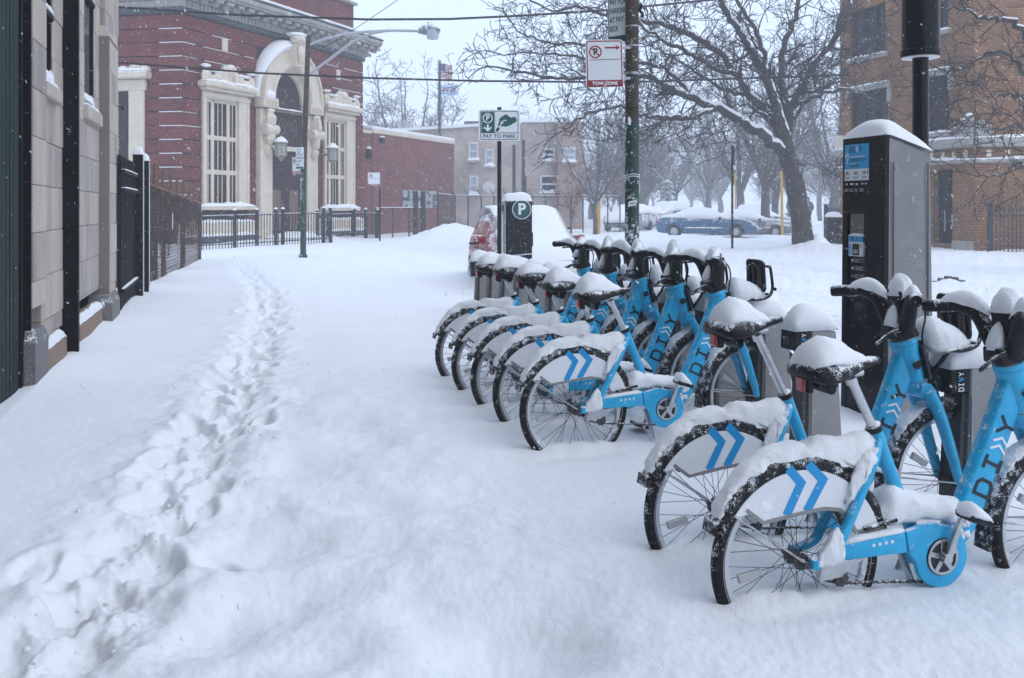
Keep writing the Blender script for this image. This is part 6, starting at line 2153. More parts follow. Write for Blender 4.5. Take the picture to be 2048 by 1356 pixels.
for i in range(16):
    Y = rs.uniform(92, 185); u = rs.uniform(1130, 1690)
    if i < 6: u = rs.uniform(1230, 1420)
    place_tree('bare_tree', 'faint bare tree lost in the driving snow far down the cross street', rs.choice((gB_, gC_, gD_, gE_)), u, 440, Y, rs.uniform(.75, 1.2), rs.uniform(0, 6), 'faint trees lost in the snow haze', rs.uniform(.9, 1.2))
# sapling that kept its rust coloured leaves
gS = gen_tree(55, 4.6, .06, .75, 2, 6, .012, .3, .6, snow=False)
sp_ = place_tree('young_tree', 'young tree still holding rust coloured dead leaves by the chain fence', gS, 1144, 440, 50, .88, .5)
lv = MB(); rs = random.Random(8)
tw_v = [v.co for v in gS[2].vertices]
for i in range(1500):
    c = Vector(rs.choice(tw_v)) + Vector((rs.gauss(0, .10), rs.gauss(0, .10), rs.gauss(0, .10)))
    if c.z < 1.2: continue
    a_, b_ = Vector((rs.gauss(0, 1), rs.gauss(0, 1), rs.gauss(0, 1))).normalized() * .055, Vector((rs.gauss(0, 1), rs.gauss(0, 1), rs.gauss(0, 1))).normalized() * .03
    lv.add([c - a_, c + b_, c + a_, c - b_], [(0, 1, 2, 3)])
tag(lv.build('leaves', M['leaf_brown'], sp_), kind='stuff')
sp2 = copy_tree(sp_, child_map()); q = at(1222, 440, 66); sp2.location = (q.x, q.y, 0); sp2['label'] = 'fainter rust leaved young tree farther back, by the thick rusty green pole'; sp2.rotation_euler.z = 2.0
# snow laden firs
def fir(u, Y, h, label):
    p = at(u, 440, Y)
    o = thing('fir_tree', label, 'tree', (p.x, p.y, gz(p.x, p.y)), u)
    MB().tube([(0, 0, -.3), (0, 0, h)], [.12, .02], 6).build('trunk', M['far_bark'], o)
    nb, sn = MB(), MB(); rs = random.Random(int(u))
    for k in range(9):
        z = h * (.12 + .84 * k / 9); rr_ = h * .34 * (1 - k / 9.6)
        for j in range(9):
            a_ = 2 * math.pi * (j + rs.random() * .7) / 9
            c, s_ = math.cos(a_), math.sin(a_); L_ = rr_ * rs.uniform(.75, 1.1)
            P = [Vector((0, 0, z + .1)), Vector((L_ * .5 * c, L_ * .5 * s_, z)), Vector((L_ * c, L_ * s_, z - .22 * L_))]
            nb.tube(P, [.05, .16 * (1 - k / 14), .02], 5, sy=.35)
            for q_ in range(5):
                t_ = .3 + .16 * q_; pp = P[0].lerp(P[2], t_)
                nb.add([pp, pp + Vector((.25 * c - .2 * s_, .25 * s_ + .2 * c, -.12)), pp + Vector((.3 * c, .3 * s_, -.05)), pp + Vector((.25 * c + .2 * s_, .25 * s_ - .2 * c, -.12))], [(0, 1, 2, 3)])
            if rs.random() < .75: sn.tube([p_ + Vector((0, 0, .07)) for p_ in P], [.03, .14 * (1 - k / 14), .04], 6, sy=.5)
    nb.build('boughs', M['fir'], o); sn.build('bough_snow', M['snow_cap'], o, smooth=True)
fir(1334, 80, 4.2, 'snow laden fir behind the row of parked cars')
fir(1678, 72, 4.0, 'snow laden fir at the corner of the tan building')
# ---------------------------------------------------------------- cars under snow
CAR = {
 # x is forward from the rear bumper, fractions of length: (x, half width k, z bottom, belt z, roof z, roof half width k)
 'hatch': [(0, .80, .38, .70, .72, .70), (.02, .90, .28, .92, 1.05, .74), (.06, .97, .24, .96, 1.36, .70), (.14, 1.0, .22, .96, 1.48, .72), (.30, 1.0, .22, .94, 1.53, .73), (.48, 1.0, .22, .92, 1.52, .72), (.60, 1.0, .22, .91, 1.38, .70), (.70, 1.0, .22, .92, 1.14, .74), (.77, .99, .22, .92, .99, .78), (.86, .97, .22, .84, .92, .80), (.95, .90, .24, .72, .80, .74), (.99, .80, .28, .60, .66, .66), (1.0, .72, .36, .52, .56, .60)],
 'sedan': [(0, .78, .38, .62, .64, .68), (.02, .90, .27, .80, .86, .76), (.08, .96, .22, .86, .95, .78), (.16, .99, .20, .86, .98, .76), (.24, 1.0, .20, .86, 1.16, .68), (.34, 1.0, .20, .86, 1.33, .66), (.46, 1.0, .20, .85, 1.37, .66), (.55, 1.0, .20, .84, 1.30, .66), (.66, 1.0, .20, .83, 1.02, .72), (.72, 1.0, .20, .82, .90, .80), (.84, .98, .20, .76, .83, .82), (.95, .90, .22, .66, .70, .76), (.99, .80, .28, .56, .60, .66), (1.0, .74, .36, .50, .53, .62)],
 'van': [(0, .84, .42, .80, .84, .78), (.015, .92, .30, 1.0, 1.40, .80), (.05, .98, .26, 1.05, 1.72, .80), (.20, 1.0, .26, 1.05, 1.80, .80), (.55, 1.0, .26, 1.02, 1.80, .80), (.66, 1.0, .26, 1.0, 1.66, .78), (.76, 1.0, .26, 1.0, 1.24, .78), (.82, .99, .26, .98, 1.06, .82), (.93, .94, .26, .86, .94, .80), (.985, .84, .30, .68, .76, .72), (1.0, .76, .40, .58, .62, .64)],
}
def interp(st, x):
    for i in range(len(st) - 1):
        if st[i][0] <= x <= st[i + 1][0]:
            t = (x - st[i][0]) / (st[i + 1][0] - st[i][0])
            return [a + (b - a) * t for a, b in zip(st[i], st[i + 1])]
    return list(st[-1])
def car(kind, loc, heading, L, W, label, paint, name='parked_car', group=None, snow_side=0.0, detail=True, zs=1.0, thick=.13, sf=5, glass='car_glass'):
    st = CAR[kind]
    o = thing(name, label, 'car', loc, heading, group)
    hw = W / 2
    xs_ = sorted(set([s[0] for s in st] + list(np.linspace(0, 1, 30))))
    def ring_(q, grow=0.0, low=None):
        x, k, zb, zbelt, zr, kr = q
        zbelt, zr = zbelt * zs, zr * zs
        w, wr = k * hw + grow, kr * hw * 1.0 + grow
        zr += grow
        return [(0, zb), (w * .88, zb), (w * .97, zb + .10), (w, zb + .30), (w * .99, (zb + zbelt) / 2 + .14), (w * .955, zbelt), ((w * .955 + wr) / 2, (zbelt + zr) / 2), (wr, zr - min(.08, (zr - zbelt) * .35)), (wr * .80, zr - .01), (wr * .4, zr + .012), (0, zr + .015)]
    vs, fs = [], []
    n = None
    for x in xs_:
        r_ = ring_(interp(st, x))
        full = [(-a, z) for a, z in r_[::-1]] + r_[1:-1]
        n = len(full)
        for (y, z) in full: vs.append((x * L - L / 2, y, z))
    m = len(xs_)
    for i in range(m - 1):
        for k in range(n):
            k2 = (k + 1) % n
            fs.append((i * n + k, (i + 1) * n + k, (i + 1) * n + k2, i * n + k2))
    fs.append(tuple(range(n))); fs.append(tuple((m - 1) * n + k for k in range(n - 1, -1, -1)))
    b = MB().add(vs, fs)
    b.build('body', M[paint], o, smooth=True, angle=50)
    # glass: strips a little proud between belt and roof on both sides
    cab = [x for x in xs_ if interp(st, x)[4] * zs - interp(st, x)[3] * zs > .22]
    for sgn in (-1, 1):
        g = MB(); q = []
        for x in cab:
            r_ = ring_(interp(st, x), .006)
            (y0, z0), (y1, z1) = r_[5], r_[7]
            q.append(((x * L - L / 2, sgn * (y0 + (y1 - y0) * .10), z0 + (z1 - z0) * .10), (x * L - L / 2, sgn * (y0 + (y1 - y0) * .9), z0 + (z1 - z0) * .9)))
        for i in range(len(q) - 1):
            f4 = [q[i][0], q[i + 1][0], q[i + 1][1], q[i][1]]
            g.add(f4 if sgn > 0 else f4[::-1], [(0, 1, 2, 3)])
        g.build('side_window', M[glass], o)
    # wheels with arches
    wx = (L * (-.5 + .185), L * (-.5 + .80)); wr = .31 if kind != 'van' else .34
    for x in wx:
        for sgn in (-1, 1):
            ar = MB(); y = sgn * (hw - .012)
            pts = [(x + (wr + .07) * math.cos(t), wr + .0 + (wr + .07) * math.sin(t)) for t in np.linspace(-.1, math.pi + .1, 15)]
            ar.prism(pts, min(y, y - sgn * .2) if sgn > 0 else y, max(y, y - sgn * .2) if sgn < 0 else y + 0)
            ar.v = [(a, (y if abs(b_ - y) < .1 else b_), c) for a, b_, c in ar.v]
            ar.build('wheel_arch', M['car_dark'], o)
            t_ = MB(); yy = sgn * (hw - .10)
            t_.lathe([(wr * .62, -.10), (wr * .96, -.105), (wr, -.07), (wr, .07), (wr * .96, .105), (wr * .62, .10)], (x, yy, wr), n=24, axis='y')
            w_ = t_.build('wheel', M['tyre'], o, smooth=True, angle=35)
            if detail:
                h_ = MB(); h_.lathe([(wr * .60, .100), (wr * .58, .085), (.02, .112)] if sgn > 0 else [(wr * .60, -.100), (wr * .58, -.085), (.02, -.112)], (x, yy, wr), n=20, axis='y')
                for j in range(9):
                    a_ = 2 * math.pi * j / 9
                    h_.tube([(x + .06 * math.cos(a_), yy + sgn * .112, wr + .06 * math.sin(a_)), (x + wr * .58 * math.cos(a_), yy + sgn * .108, wr + wr * .58 * math.sin(a_))], .022, 5)
                h_.build('hubcap', M['rim'], w_)
    # snow mantle: everything above the belt on the top, thick
    vs, fs = [], []
    ns = 18
    seed = loc[0] * .37
    xs2 = list(np.linspace(-.012, 1.012, 44))
    for x in xs2:
        q = interp(st, min(1, max(0, x)))
        r_ = ring_(q, .03)
        arc = r_[sf:]
        side_low = arc[0][1] + .0 -  (.04 + .10 * (mnoise.noise(Vector((x * 5, seed, 1))))) - snow_side
        P = [(arc[0][0] + .02, side_low)] + arc
        full = [(-a, z) for a, z in P[::-1]] + P[1:]
        # resample
        tl_ = [0]
        for i in range(1, len(full)): tl_.append(tl_[-1] + math.hypot(full[i][0] - full[i - 1][0], full[i][1] - full[i - 1][1]))
        for k in range(ns):
            d = tl_[-1] * k / (ns - 1)
            i = max(j for j in range(len(tl_)) if tl_[j] <= d + 1e-9); i = min(i, len(full) - 2)
            t = (d - tl_[i]) / max(1e-6, tl_[i + 1] - tl_[i])
            y, z = full[i][0] + (full[i + 1][0] - full[i][0]) * t, full[i][1] + (full[i + 1][1] - full[i][1]) * t
            e = math.sin(math.pi * k / (ns - 1)) ** .6
            ex = min(1, (x + .012) * 14, (1.012 - x) * 14)
            th_ = thick * e * max(.1, ex) * (1 + .45 * mnoise.noise(Vector((x * L * .8 + seed, y * 1.1, z))))
            vs.append((x * L - L / 2 + (.05 * e if x > .9 else (-.05 * e if x < .1 else 0)) * (1 - max(.1, ex)), y * (1 + .03 * e), z + th_))
    for i in range(len(xs2) - 1):
        for k in range(ns - 1):
            a_ = i * ns + k
            fs.append((a_, a_ + ns, a_ + ns + 1, a_ + 1))
    MB().add(vs, fs).build('snow_cover', M['snow_cap'], o, smooth=True, angle=180)
    # mirrors, lights, bumper trim
    qx_ = interp(st, .64)
    for sgn in (-1, 1):
        x = L * .14; y = sgn * (hw + .12); z = qx_[3] * zs + .09
        mb = MB().box(x - .06, min(y, y - sgn * .18) if sgn > 0 else y - .02, z - .07, x + .06, y + .02 if sgn > 0 else y + .18, z + .07)
        mi_ = mb.build('mirror', M[paint] if kind == 'hatch' else M['car_dark'], o, bevel=.03, seg=2, smooth=True)
        MB().box(x - .065, y - .09, z - .085, x + .065, y + .07, z - .05).build('mirror_base', M['car_dark'], mi_)
    f = MB().box(L / 2 - .10, -hw * .62, .42, L / 2 + .03, hw * .62, .52).box(L / 2 - .12, -hw * .70, .26, L / 2 + .025, hw * .70, .34)
    f.build('grille', M['car_dark'], o, bevel=.01)
    for sgn in (-1, 1):
        c = Vector((L / 2 - .16, sgn * hw * .68, .60 * zs))
        MB().ball(c, (.17, .20, .09), 10, 6).build('headlight', M['headlamp'], o, smooth=True)
        MB().ball((L / 2 - .62, sgn * (hw * .965), .50), (.10, .035, .035), 8, 5).build('side_lamp', M['lamp_amber'], o, smooth=True)
        MB().ball((-L / 2 + .08, sgn * hw * .74, .74 * zs), (.08, .16, .10), 8, 5).build('tail_light', M['red_lens'], o, smooth=True)
        for x in (-.02, L * .20):
            if detail: MB().box(x - .32 - .08, sgn * (hw + .002) - .012, qx_[3] * zs - .10, x - .32 + .08, sgn * (hw + .002) + .012, qx_[3] * zs - .07).build('door_handle', M['car_dark'], o)
        if detail:
            MB().box(-L * .24, sgn * (hw + .004) - .012, .42, L * .22, sgn * (hw + .004) + .012, .47).build('side_moulding', M['car_dark'], o)
            s_ = MB(); snow_strip(s_, -L * .22, L * .18, sgn * (hw + .012) - .03, sgn * (hw + .012) + .03, .465, .05, n=16, seed=loc[0]); s_.build('moulding_snow', M['snow_cap'], o, smooth=True)
    return o
hd_street = math.atan2(-AX.y, -AX.x)
# red hatchback by the pay box, nose to the camera
pc_ = at(1064, 500, 16.2)
rc = car('hatch', (.22, 16.75, -.10), math.atan2(-.987, .16), 3.8, 1.70, 'red hatchback buried in snow behind the black pay box, red mirrors showing', 'car_red', snow_side=-.06, zs=.95, thick=.10, sf=7, glass='car_glass_snow')
# extra snow plastered on the bonnet and a cleared patch of windscreen
MB().ball((.38, .30, 1.18), (.10, .17, .05), 10, 5).build('windscreen_gap', M['car_glass'], rc, smooth=True)
g = MB().stroke([(-.45, 0), (.45, .04)], .03, -.02, .02); g.xf(Matrix.Translation((.42, .30, 1.10)) @ Matrix.Rotation(R(90), 4, 'Z')); g.build('wiper', M['car_dark'], rc)
# blue coupe broadside in the side street
pb_ = at(1412, 470, 44)
car('sedan', (pb_.x, pb_.y, -.02), R(-13), 4.6, 1.75, 'blue car with snow over its windows, parked broadside in the side street', 'car_blue')
pw = at(1500, 458, 47.5)
car('sedan', (pw.x - .2, pw.y, -.12), R(-14), 4.7, 1.78, 'silver car under smooth snow, nose just past the blue car', 'car_grey')
pw = at(1528, 448, 54)
car('sedan', (pw.x, pw.y, -.1), R(-14), 4.6, 1.75, 'last of the three snowed in cars in line, bumper by the forked tree', 'car_grey', detail=False)
hs = math.atan2(-1850, -(1660 - 1024.0))        # nose towards us, parked along the cross street
for i, (u, v, Y, kind, lab) in enumerate(((1257, 445, 56, 'hatch', 'snow covered grey car first in the kerbside row, next to the green pole'), (1283, 440, 62, 'sedan', 'second snow covered car in the kerbside row'), (1300, 436, 69, 'sedan', 'third car in the kerbside row, almost white with snow'), (1335, 434, 70, 'van', 'tall snow covered van standing above the kerbside row'), (1376, 430, 82, 'sedan', 'low snowy car roof seen over the blue car'))):
    p = at(u, v, Y)
    car(kind, (p.x, p.y, 0), hs - (.16 if i < 3 else .3), 4.5, 1.78, lab, 'car_grey' if i != 3 else 'car_white', 'parked_car' if kind != 'van' else 'parked_van', 'snowed in cars along the side street', detail=False)
p = at(1497, 440, 64); car('hatch', (p.x, p.y, 0), hs, 4.3, 1.75, 'white hatchback seen between the blue car and the forked tree', 'car_white', group='snowed in cars along the side street', detail=False)
p = at(1578, 443, 58); car('hatch', (p.x - .4, p.y + 2, 0), hs, 4.0, 1.7, 'snow heaped small car between the yellow guard pole and leaning trunk', 'car_grey', group='snowed in cars along the side street', detail=False)

# ---------------------------------------------------------------- person walking away
pp = at(1615.5, 433, 72)
pg = -.12
pr = thing('person', 'person in dark hooded coat and jeans walking away down the snowy pavement', 'person', (pp.x, pp.y, 0), 0)
hz_ = at(0, 394, 72).z
sc = (hz_ - pg) / 1.75
def skin_body(name, V, E, radii, mat_, parent, sub=2):
    me = bpy.data.meshes.new(name)
    me.from_pydata([Vector(v) * 1.0 for v in V], E, [])
    o = bpy.data.objects.new(name, me)
    COL.objects.link(o)
    md = o.modifiers.new('skin', 'SKIN')
    for i, r_ in enumerate(radii):
        me.skin_vertices[0].data[i].radius = (r_ if isinstance(r_, tuple) else (r_, r_))
    me.skin_vertices[0].data[0].use_root = True
    sb_ = o.modifiers.new('sub', 'SUBSURF'); sb_.levels = sub; sb_.render_levels = sub
    dg = bpy.context.evaluated_depsgraph_get()
    m2 = bpy.data.meshes.new_from_object(o.evaluated_get(dg))
    bpy.data.objects.remove(o, do_unlink=True)
    m2.name = name
    m2.materials.clear(); m2.materials.append(mat_)
    m2.polygons.foreach_set('use_smooth', [True] * len(m2.polygons))
    return link(name, m2, parent)
V = [(0, 0, .95), (0, 0, 1.15), (0, .02, 1.38), (0, .03, 1.50), (0, .05, 1.60), (0, .05, 1.72),
     (-.10, 0, .90), (-.11, .16, .50), (-.11, .06, .10), (-.11, .20, .04),
     (.10, 0, .90), (.11, -.06, .50), (.11, -.26, .14), (.11, -.16, .04),
     (-.20, .02, 1.42), (-.27, -.02, 1.14), (-.22, .12, .93), (.20, .02, 1.42), (.27, .0, 1.14), (.22, .13, .93)]
E = [(0, 1), (1, 2), (2, 3), (3, 4), (4, 5), (0, 6), (6, 7), (7, 8), (8, 9), (0, 10), (10, 11), (11, 12), (12, 13), (2, 14), (14, 15), (15, 16), (2, 17), (17, 18), (18, 19)]
Rr = [(.15, .11), (.15, .11), (.16, .11), .06, .085, .09, .10, .07, .05, .045, .10, .07, .05, .045, .07, .055, .045, .07, .055, .045]
body = skin_body('body', V, E, Rr, M['jeans'], pr)
coat = MB().loft([(z, -.14 - .02, .15, hw_) for z, hw_ in ((.74, .24), (.80, .25), (1.0, .225), (1.2, .225), (1.38, .24), (1.46, .16), (1.50, .09))], n=18, amp=.004, fr=6, flat=3.0)
coat.v = [(y, z + .0, x) for x, y, z in coat.v]
coat.build('coat', M['coat'], pr, smooth=True, angle=180)
sl = MB()
for sgn in (-1, 1):
    sl.tube([(sgn * .18, .02, 1.42), (sgn * .26, 0, 1.26), (sgn * .285, -.02, 1.13), (sgn * .25, .06, 1.0), (sgn * .20, .14, .93)], [.085, .085, .08, .072, .07], 10)
sl.build('sleeve', M['coat'], pr, smooth=True, angle=180)
MB().ball((0, .035, 1.63), (.125, .14, .155), 14, 10).build('hood', M['coat'], pr, smooth=True)
MB().ball((0, .155, 1.62), (.07, .05, .09), 10, 8).build('face', M['skin'], pr, smooth=True)
for c in list(kids(pr)): pass
pr.scale = (sc, sc, sc)
pr.location.z = pg
# ---------------------------------------------------------------- share bikes: x forward, y left, z up, origin at the rear hub
WB, TR = 1.17, .332
def make_bike():
    o = thing('share_bike', '', 'bicycle', (0, 0, 0), ROT_P, 'blue share bikes at the docking station')
    blue, blk = M['blue'], M['black']
    def wheel(name, cx, cz, seed, hubw):
        t = MB()
        n, k = 56, 10
        rt, wt = .024, .024
        vs, fs = [], []
        for i in range(n):
            a = 2 * math.pi * i / n
            for j in range(k):
                b = 2 * math.pi * j / k
                rr_ = TR - rt + rt * math.cos(b)
                vs.append((cx + rr_ * math.cos(a), wt * math.sin(b), cz + rr_ * math.sin(a)))
        for i in range(n):
            for j in range(k):
                fs.append((i * k + j, i * k + (j + 1) % k, ((i + 1) % n) * k + (j + 1) % k, ((i + 1) % n) * k + j))
        w = t.add(vs, fs).build(name, M['tyre'], o, smooth=True, angle=180)
        # reflective sidewall line
        sl_ = MB()
        for sgn in (-1, 1):
            sl_.tube([(cx + (TR - .035) * math.cos(a), sgn * .0205, cz + (TR - .035) * math.sin(a)) for a in np.linspace(0, 2 * math.pi, 49)], .0018, 4, caps=False)
        sl_.build('sidewall_line', M['reflector'], w)
        r_ = MB()
        prof = [(TR - .044, -.013), (TR - .044, .013), (TR - .062, .010), (TR - .066, 0), (TR - .062, -.010)]
        vs, fs = [], []
        for i in range(n):
            a = 2 * math.pi * i / n
            for (q, y) in prof: vs.append((cx + q * math.cos(a), y, cz + q * math.sin(a)))
        kk = len(prof)
        for i in range(n):
            for j in range(kk):
                fs.append((i * kk + j, ((i + 1) % n) * kk + j, ((i + 1) % n) * kk + (j + 1) % kk, i * kk + (j + 1) % kk))
        r_.add(vs, fs).build('rim', M['rim'], w, smooth=True, angle=40)
        s = MB()
        for i in range(36):
            a = 2 * math.pi * i / 36
            sgn = 1 if i % 2 else -1
            b = a + (.95 if (i // 2) % 2 else -.95)
            p0 = (cx + .027 * math.cos(b), sgn * .030, cz + .027 * math.sin(b))
            p1 = (cx + (TR - .062) * math.cos(a), sgn * .003, cz + (TR - .062) * math.sin(a))
            s.tube([p0, p1], .0013, 4, caps=False)
        tag(s.build('spokes', M['spoke'], w), kind='stuff')
        h_ = MB(); h_.lathe([(.012, -hubw), (.012, -.036), (.030, -.034), (.030, -.026), (.020, -.022), (.020, .022), (.030, .026), (.030, .034), (.012, .036), (.012, hubw)], (cx, 0, cz), n=14, axis='y')
        h_.build('hub', M['dock_dark'], w, smooth=True, angle=30)
        for q, a in enumerate((seed, seed + 3.0)):
            c, s_ = math.cos(a), math.sin(a)
            rf = MB()
            p = Vector((cx + .19 * c, -.012, cz + .19 * s_)); d = Vector((c, 0, s_)); e = Vector((-s_, 0, c))
            rf.hexa([p - d * .045 - e * .012, p - d * .045 + e * .012, p - d * .045 + e * .012 + Vector((0, .02, 0)), p - d * .045 - e * .012 + Vector((0, .02, 0))],
                    [p + d * .045 - e * .016, p + d * .045 + e * .016, p + d * .045 + e * .016 + Vector((0, .02, 0)), p + d * .045 - e * .016 + Vector((0, .02, 0))])
            rf.build('spoke_reflector', M['reflector'], w, bevel=.003)
        return w
    wheel('rear_wheel', 0, 0, 3.35, .075)
    wheel('front_wheel', WB, .015, 2.6, .06)
    # frame: big flat-sided down tube sweeping into the bottom bracket, head tube, seat tube, curved stays
    axis = [(.470, -.035), (.560, -.030), (.640, .005), (.700, .070), (.745, .155), (.800, .270), (.865, .410), (.925, .540), (.945, .585)]
    wid = [.055, .078, .100, .108, .108, .106, .106, .112, .120]
    ctr = catmull([(x, 0, z) for x, z in axis], 5)
    wd = list(np.interp(np.linspace(0, 1, len(ctr)), np.linspace(0, 1, len(wid)), wid))
    f = MB()
    vs, fs = [], []
    sec = []
    for k in range(16):
        a = 2 * math.pi * k / 16
        c, s_ = math.cos(a), math.sin(a)
        sec.append((math.copysign(abs(c) ** .5, c), math.copysign(abs(s_) ** .45, s_)))
    for i, p in enumerate(ctr):
        d = (ctr[min(i + 1, len(ctr) - 1)] - ctr[max(0, i - 1)]).normalized()
        nrm = Vector((-d.z, 0, d.x))
        for (u, v) in sec:
            q = p + nrm * (u * wd[i] / 2); vs.append((q.x, v * .034, q.z))
    for i in range(len(ctr) - 1):
        for k in range(16):
            k2 = (k + 1) % 16
            fs.append((i * 16 + k, i * 16 + k2, (i + 1) * 16 + k2, (i + 1) * 16 + k))
    fs.append(tuple(range(15, -1, -1))); fs.append(tuple((len(ctr) - 1) * 16 + k for k in range(16)))
    f.add(vs, fs)
    fr = f.build('down_tube', blue, o, smooth=True, angle=50)
    st = MB().tube([(.325, 0, .435), (.370, 0, .325), (.425, 0, .19), (.50, 0, .02)], .025, 12)
    for sgn in (-1, 1):
        st.tube(catmull([(.335, sgn * .012, .395), (.312, sgn * .030, .372), (.285, sgn * .046, .33), (.215, sgn * .056, .205), (.150, sgn * .062, .09), (.115, sgn * .064, .03), (.02, sgn * .066, .005)], 4), .0185, 9)
    st.build('seat_tube_and_stays', blue, o, smooth=True, angle=60)
    hx = lambda z: .955 + (.545 - z) * .30
    h_ = MB().tube([(hx(.655), 0, .655), (hx(.635), 0, .635)], [.060, .062], 16).tube([(hx(.632), 0, .632), (hx(.47), 0, .47)], [.058, .050], 16).tube([(hx(.467), 0, .467), (hx(.44), 0, .44)], [.054, .044], 16)
    h_.build('head_tube', blue, o, smooth=True, angle=50)
    g = MB().box(-.006, -.066, -.075, .006, .066, .075).xf(Matrix.Translation((hx(.55) + .045, 0, .552)) @ Matrix.Rotation(-.29, 4, 'Y'))
    g.build('head_tube_seam', M['ink'], o)
    MB().lathe([(.020, -.062), (.020, -.056), (.006, -.04)], (.952, 0, .545), n=14, axis='y').build('frame_bolt', blk, o, smooth=True, angle=40)
    # fork
    k = MB().tube([(hx(.46), 0, .46), (hx(.43) + .01, 0, .432)], [.044, .05], 14)
    k.tube([(hx(.44) + .02, -.058, .425), (hx(.44) + .02, .058, .425)], .036, 12)
    for sgn in (-1, 1):
        k.tube(catmull([(hx(.44) + .02, sgn * .056, .43), (1.062, sgn * .060, .33), (1.115, sgn * .062, .19), (1.155, sgn * .062, .07), (WB, sgn * .060, .01)], 4), [.031 - .012 * i / 16 for i in range(17)], 10)
    k.build('fork', blue, o, smooth=True, angle=60)
    # lettering on the right side of the down tube
    p0, p1 = Vector((.752, .170)), Vector((.925, .540))
    ang = math.atan2(p1.y - p0.y, p1.x - p0.x)
    def place(mb):
        return mb.xf(Matrix.Translation((p0.x + .009, -.0345, p0.y)) @ Matrix.Rotation(-ang, 4, 'Y') @ Matrix.Translation((0, 0, -.036)))
    S = .070
    def wordmark(y0, y1):
        lw = .013
        d = MB()
        d.stroke([(0, 0), (0, S), (.040, S), (.056, S * .78), (.056, S * .22), (.040, 0)], lw, y0, y1, closed=True)
        d.stroke([(.098, S), (.150, S)], lw, y0, y1).stroke([(.098, 0), (.150, 0)], lw, y0, y1).stroke([(.124, .006), (.124, S - .006)], lw, y0, y1)
        x = .262
        d.stroke([(x, S), (x + .034, S * .46), (x, -.0)], .0, y0, y1) if False else None
        d.stroke([(x + .055, S * .5), (x + .022, S * .5)], lw, y0, y1).stroke([(x - .022, S), (x + .020, S * .5), (x - .022, 0)], lw, y0, y1) if False else d.stroke([(x - .020, S), (x + .012, S * .5), (x + .044, S)], lw, y0, y1).stroke([(x + .012, S * .53), (x + .012, 0)], lw, y0, y1)
        c = MB()
        for q in (.0, .030):
            c.stroke([(.176 + q - .0, S * 1.0), (.176 + q + .022, S * .5), (.176 + q, 0)], .0085, y0, y1)
        return d, c
    d, c = wordmark(-.0012, .0)
    place(d).build('lettering', M['ink'], fr); place(c).build('chevron_mark', M['white_print'], fr)
    # chain guard and chain stay cover
    gp = [(.470, .098), (.390, .083)]
    circ = [(.552 + .112 * math.cos(R(a)), -.022 + .112 * math.sin(R(a))) for a in range(75, -165, -12)]
    poly = [(.400, .082), (.500, .103)] + circ + [(.440, -.030), (.412, .004)]
    gd = MB().prism(poly[::-1], -.078, -.052)
    gd.build('chain_guard', blue, o, bevel=.006, seg=2, smooth=True)
    gd = MB().lathe([(.085, -.0795), (.085, -.0805), (.055, -.0805), (.055, -.0795)], (.552, 0, -.022), n=28, axis='y')
    MB().lathe([(.068, -.0785), (.068, -.0815)], (.552, 0, -.022), n=28, axis='y').build('guard_opening', M['ink'], o)
    cr = MB()
    for i in range(5):
        a = 2 * math.pi * i / 5 + .35
        cr.stroke([(.552 + .012 * math.cos(a), -.022 + .012 * math.sin(a)), (.552 + .062 * math.cos(a), -.022 + .062 * math.sin(a))], .018, -.086, -.082)
    ring(cr, .552, -.022, .060, .010, -.0855, -.0818, n=28)
    cr.build('chainring', M['alloy'], o, bevel=.001)
    cs = MB().prism([(.140, .004), (.140, .066), (.398, .084), (.410, .004)], -.074, -.046)
    cs.build('chain_stay_cover', blue, o, bevel=.006, seg=2, smooth=True)
    ss = MB()
    for i in range(4):
        x = .265 + .026 * i; z = .046 + .0018 * i
        ss.prism([(x + (.0085 if q % 2 == 0 else .0042) * math.cos(math.pi * q / 6 + .52), z + (.0085 if q % 2 == 0 else .0042) * math.sin(math.pi * q / 6 + .52)) for q in range(12)], -.0752, -.0742)
    ss.build('star_print', M['white_print'], o)
    # dropout casting and chain
    dp = MB().hexa([(.045, -.075, -.060), (.140, -.075, -.052), (.140, -.045, -.052), (.045, -.045, -.060)], [(.055, -.075, -.005), (.140, -.075, .003), (.140, -.045, .003), (.055, -.045, -.005)])
    dp.hexa([(.140, -.072, -.050), (.235, -.066, .0), (.235, -.05, .0), (.140, -.05, -.050)], [(.140, -.072, .002), (.240, -.066, .004), (.240, -.05, .004), (.140, -.05, .002)])
    dp.build('dropout_casting', M['alloy'], o, bevel=.004)
    MB().tube([(.03, -.070, -.012), (.03, -.070, .02)], .018, 8).build('hub_cap', blue, o)
    chn = MB()
    path = [(.06, -.060), (.150, -.085), (.30, -.098), (.50, -.118)]
    Pn = catmull([(x, -.045, z) for x, z in path], 14)
    for i, p in enumerate(Pn[:-1]):
        q = Pn[i + 1]
        y = -.045 + (.003 if i % 2 else -.003)
        chn.tube([(p.x, y, p.z), (q.x, y, q.z)], .0052, 5)
    chn.build('chain', M['chain'], o)
    tn = MB().lathe([(.026, -.054), (.026, -.040)], (.150, 0, -.068), n=12, axis='y').tube([(.135, -.05, -.03), (.155, -.05, -.075)], .012, 6)
    for i in range(9):
        a = 2 * math.pi * i / 9; tn.box(.150 + .026 * math.cos(a) - .004, -.052, -.068 + .026 * math.sin(a) - .004, .150 + .026 * math.cos(a) + .004, -.042, -.068 + .026 * math.sin(a) + .004)
    tn.build('chain_tensioner', M['dock_dark'], o)
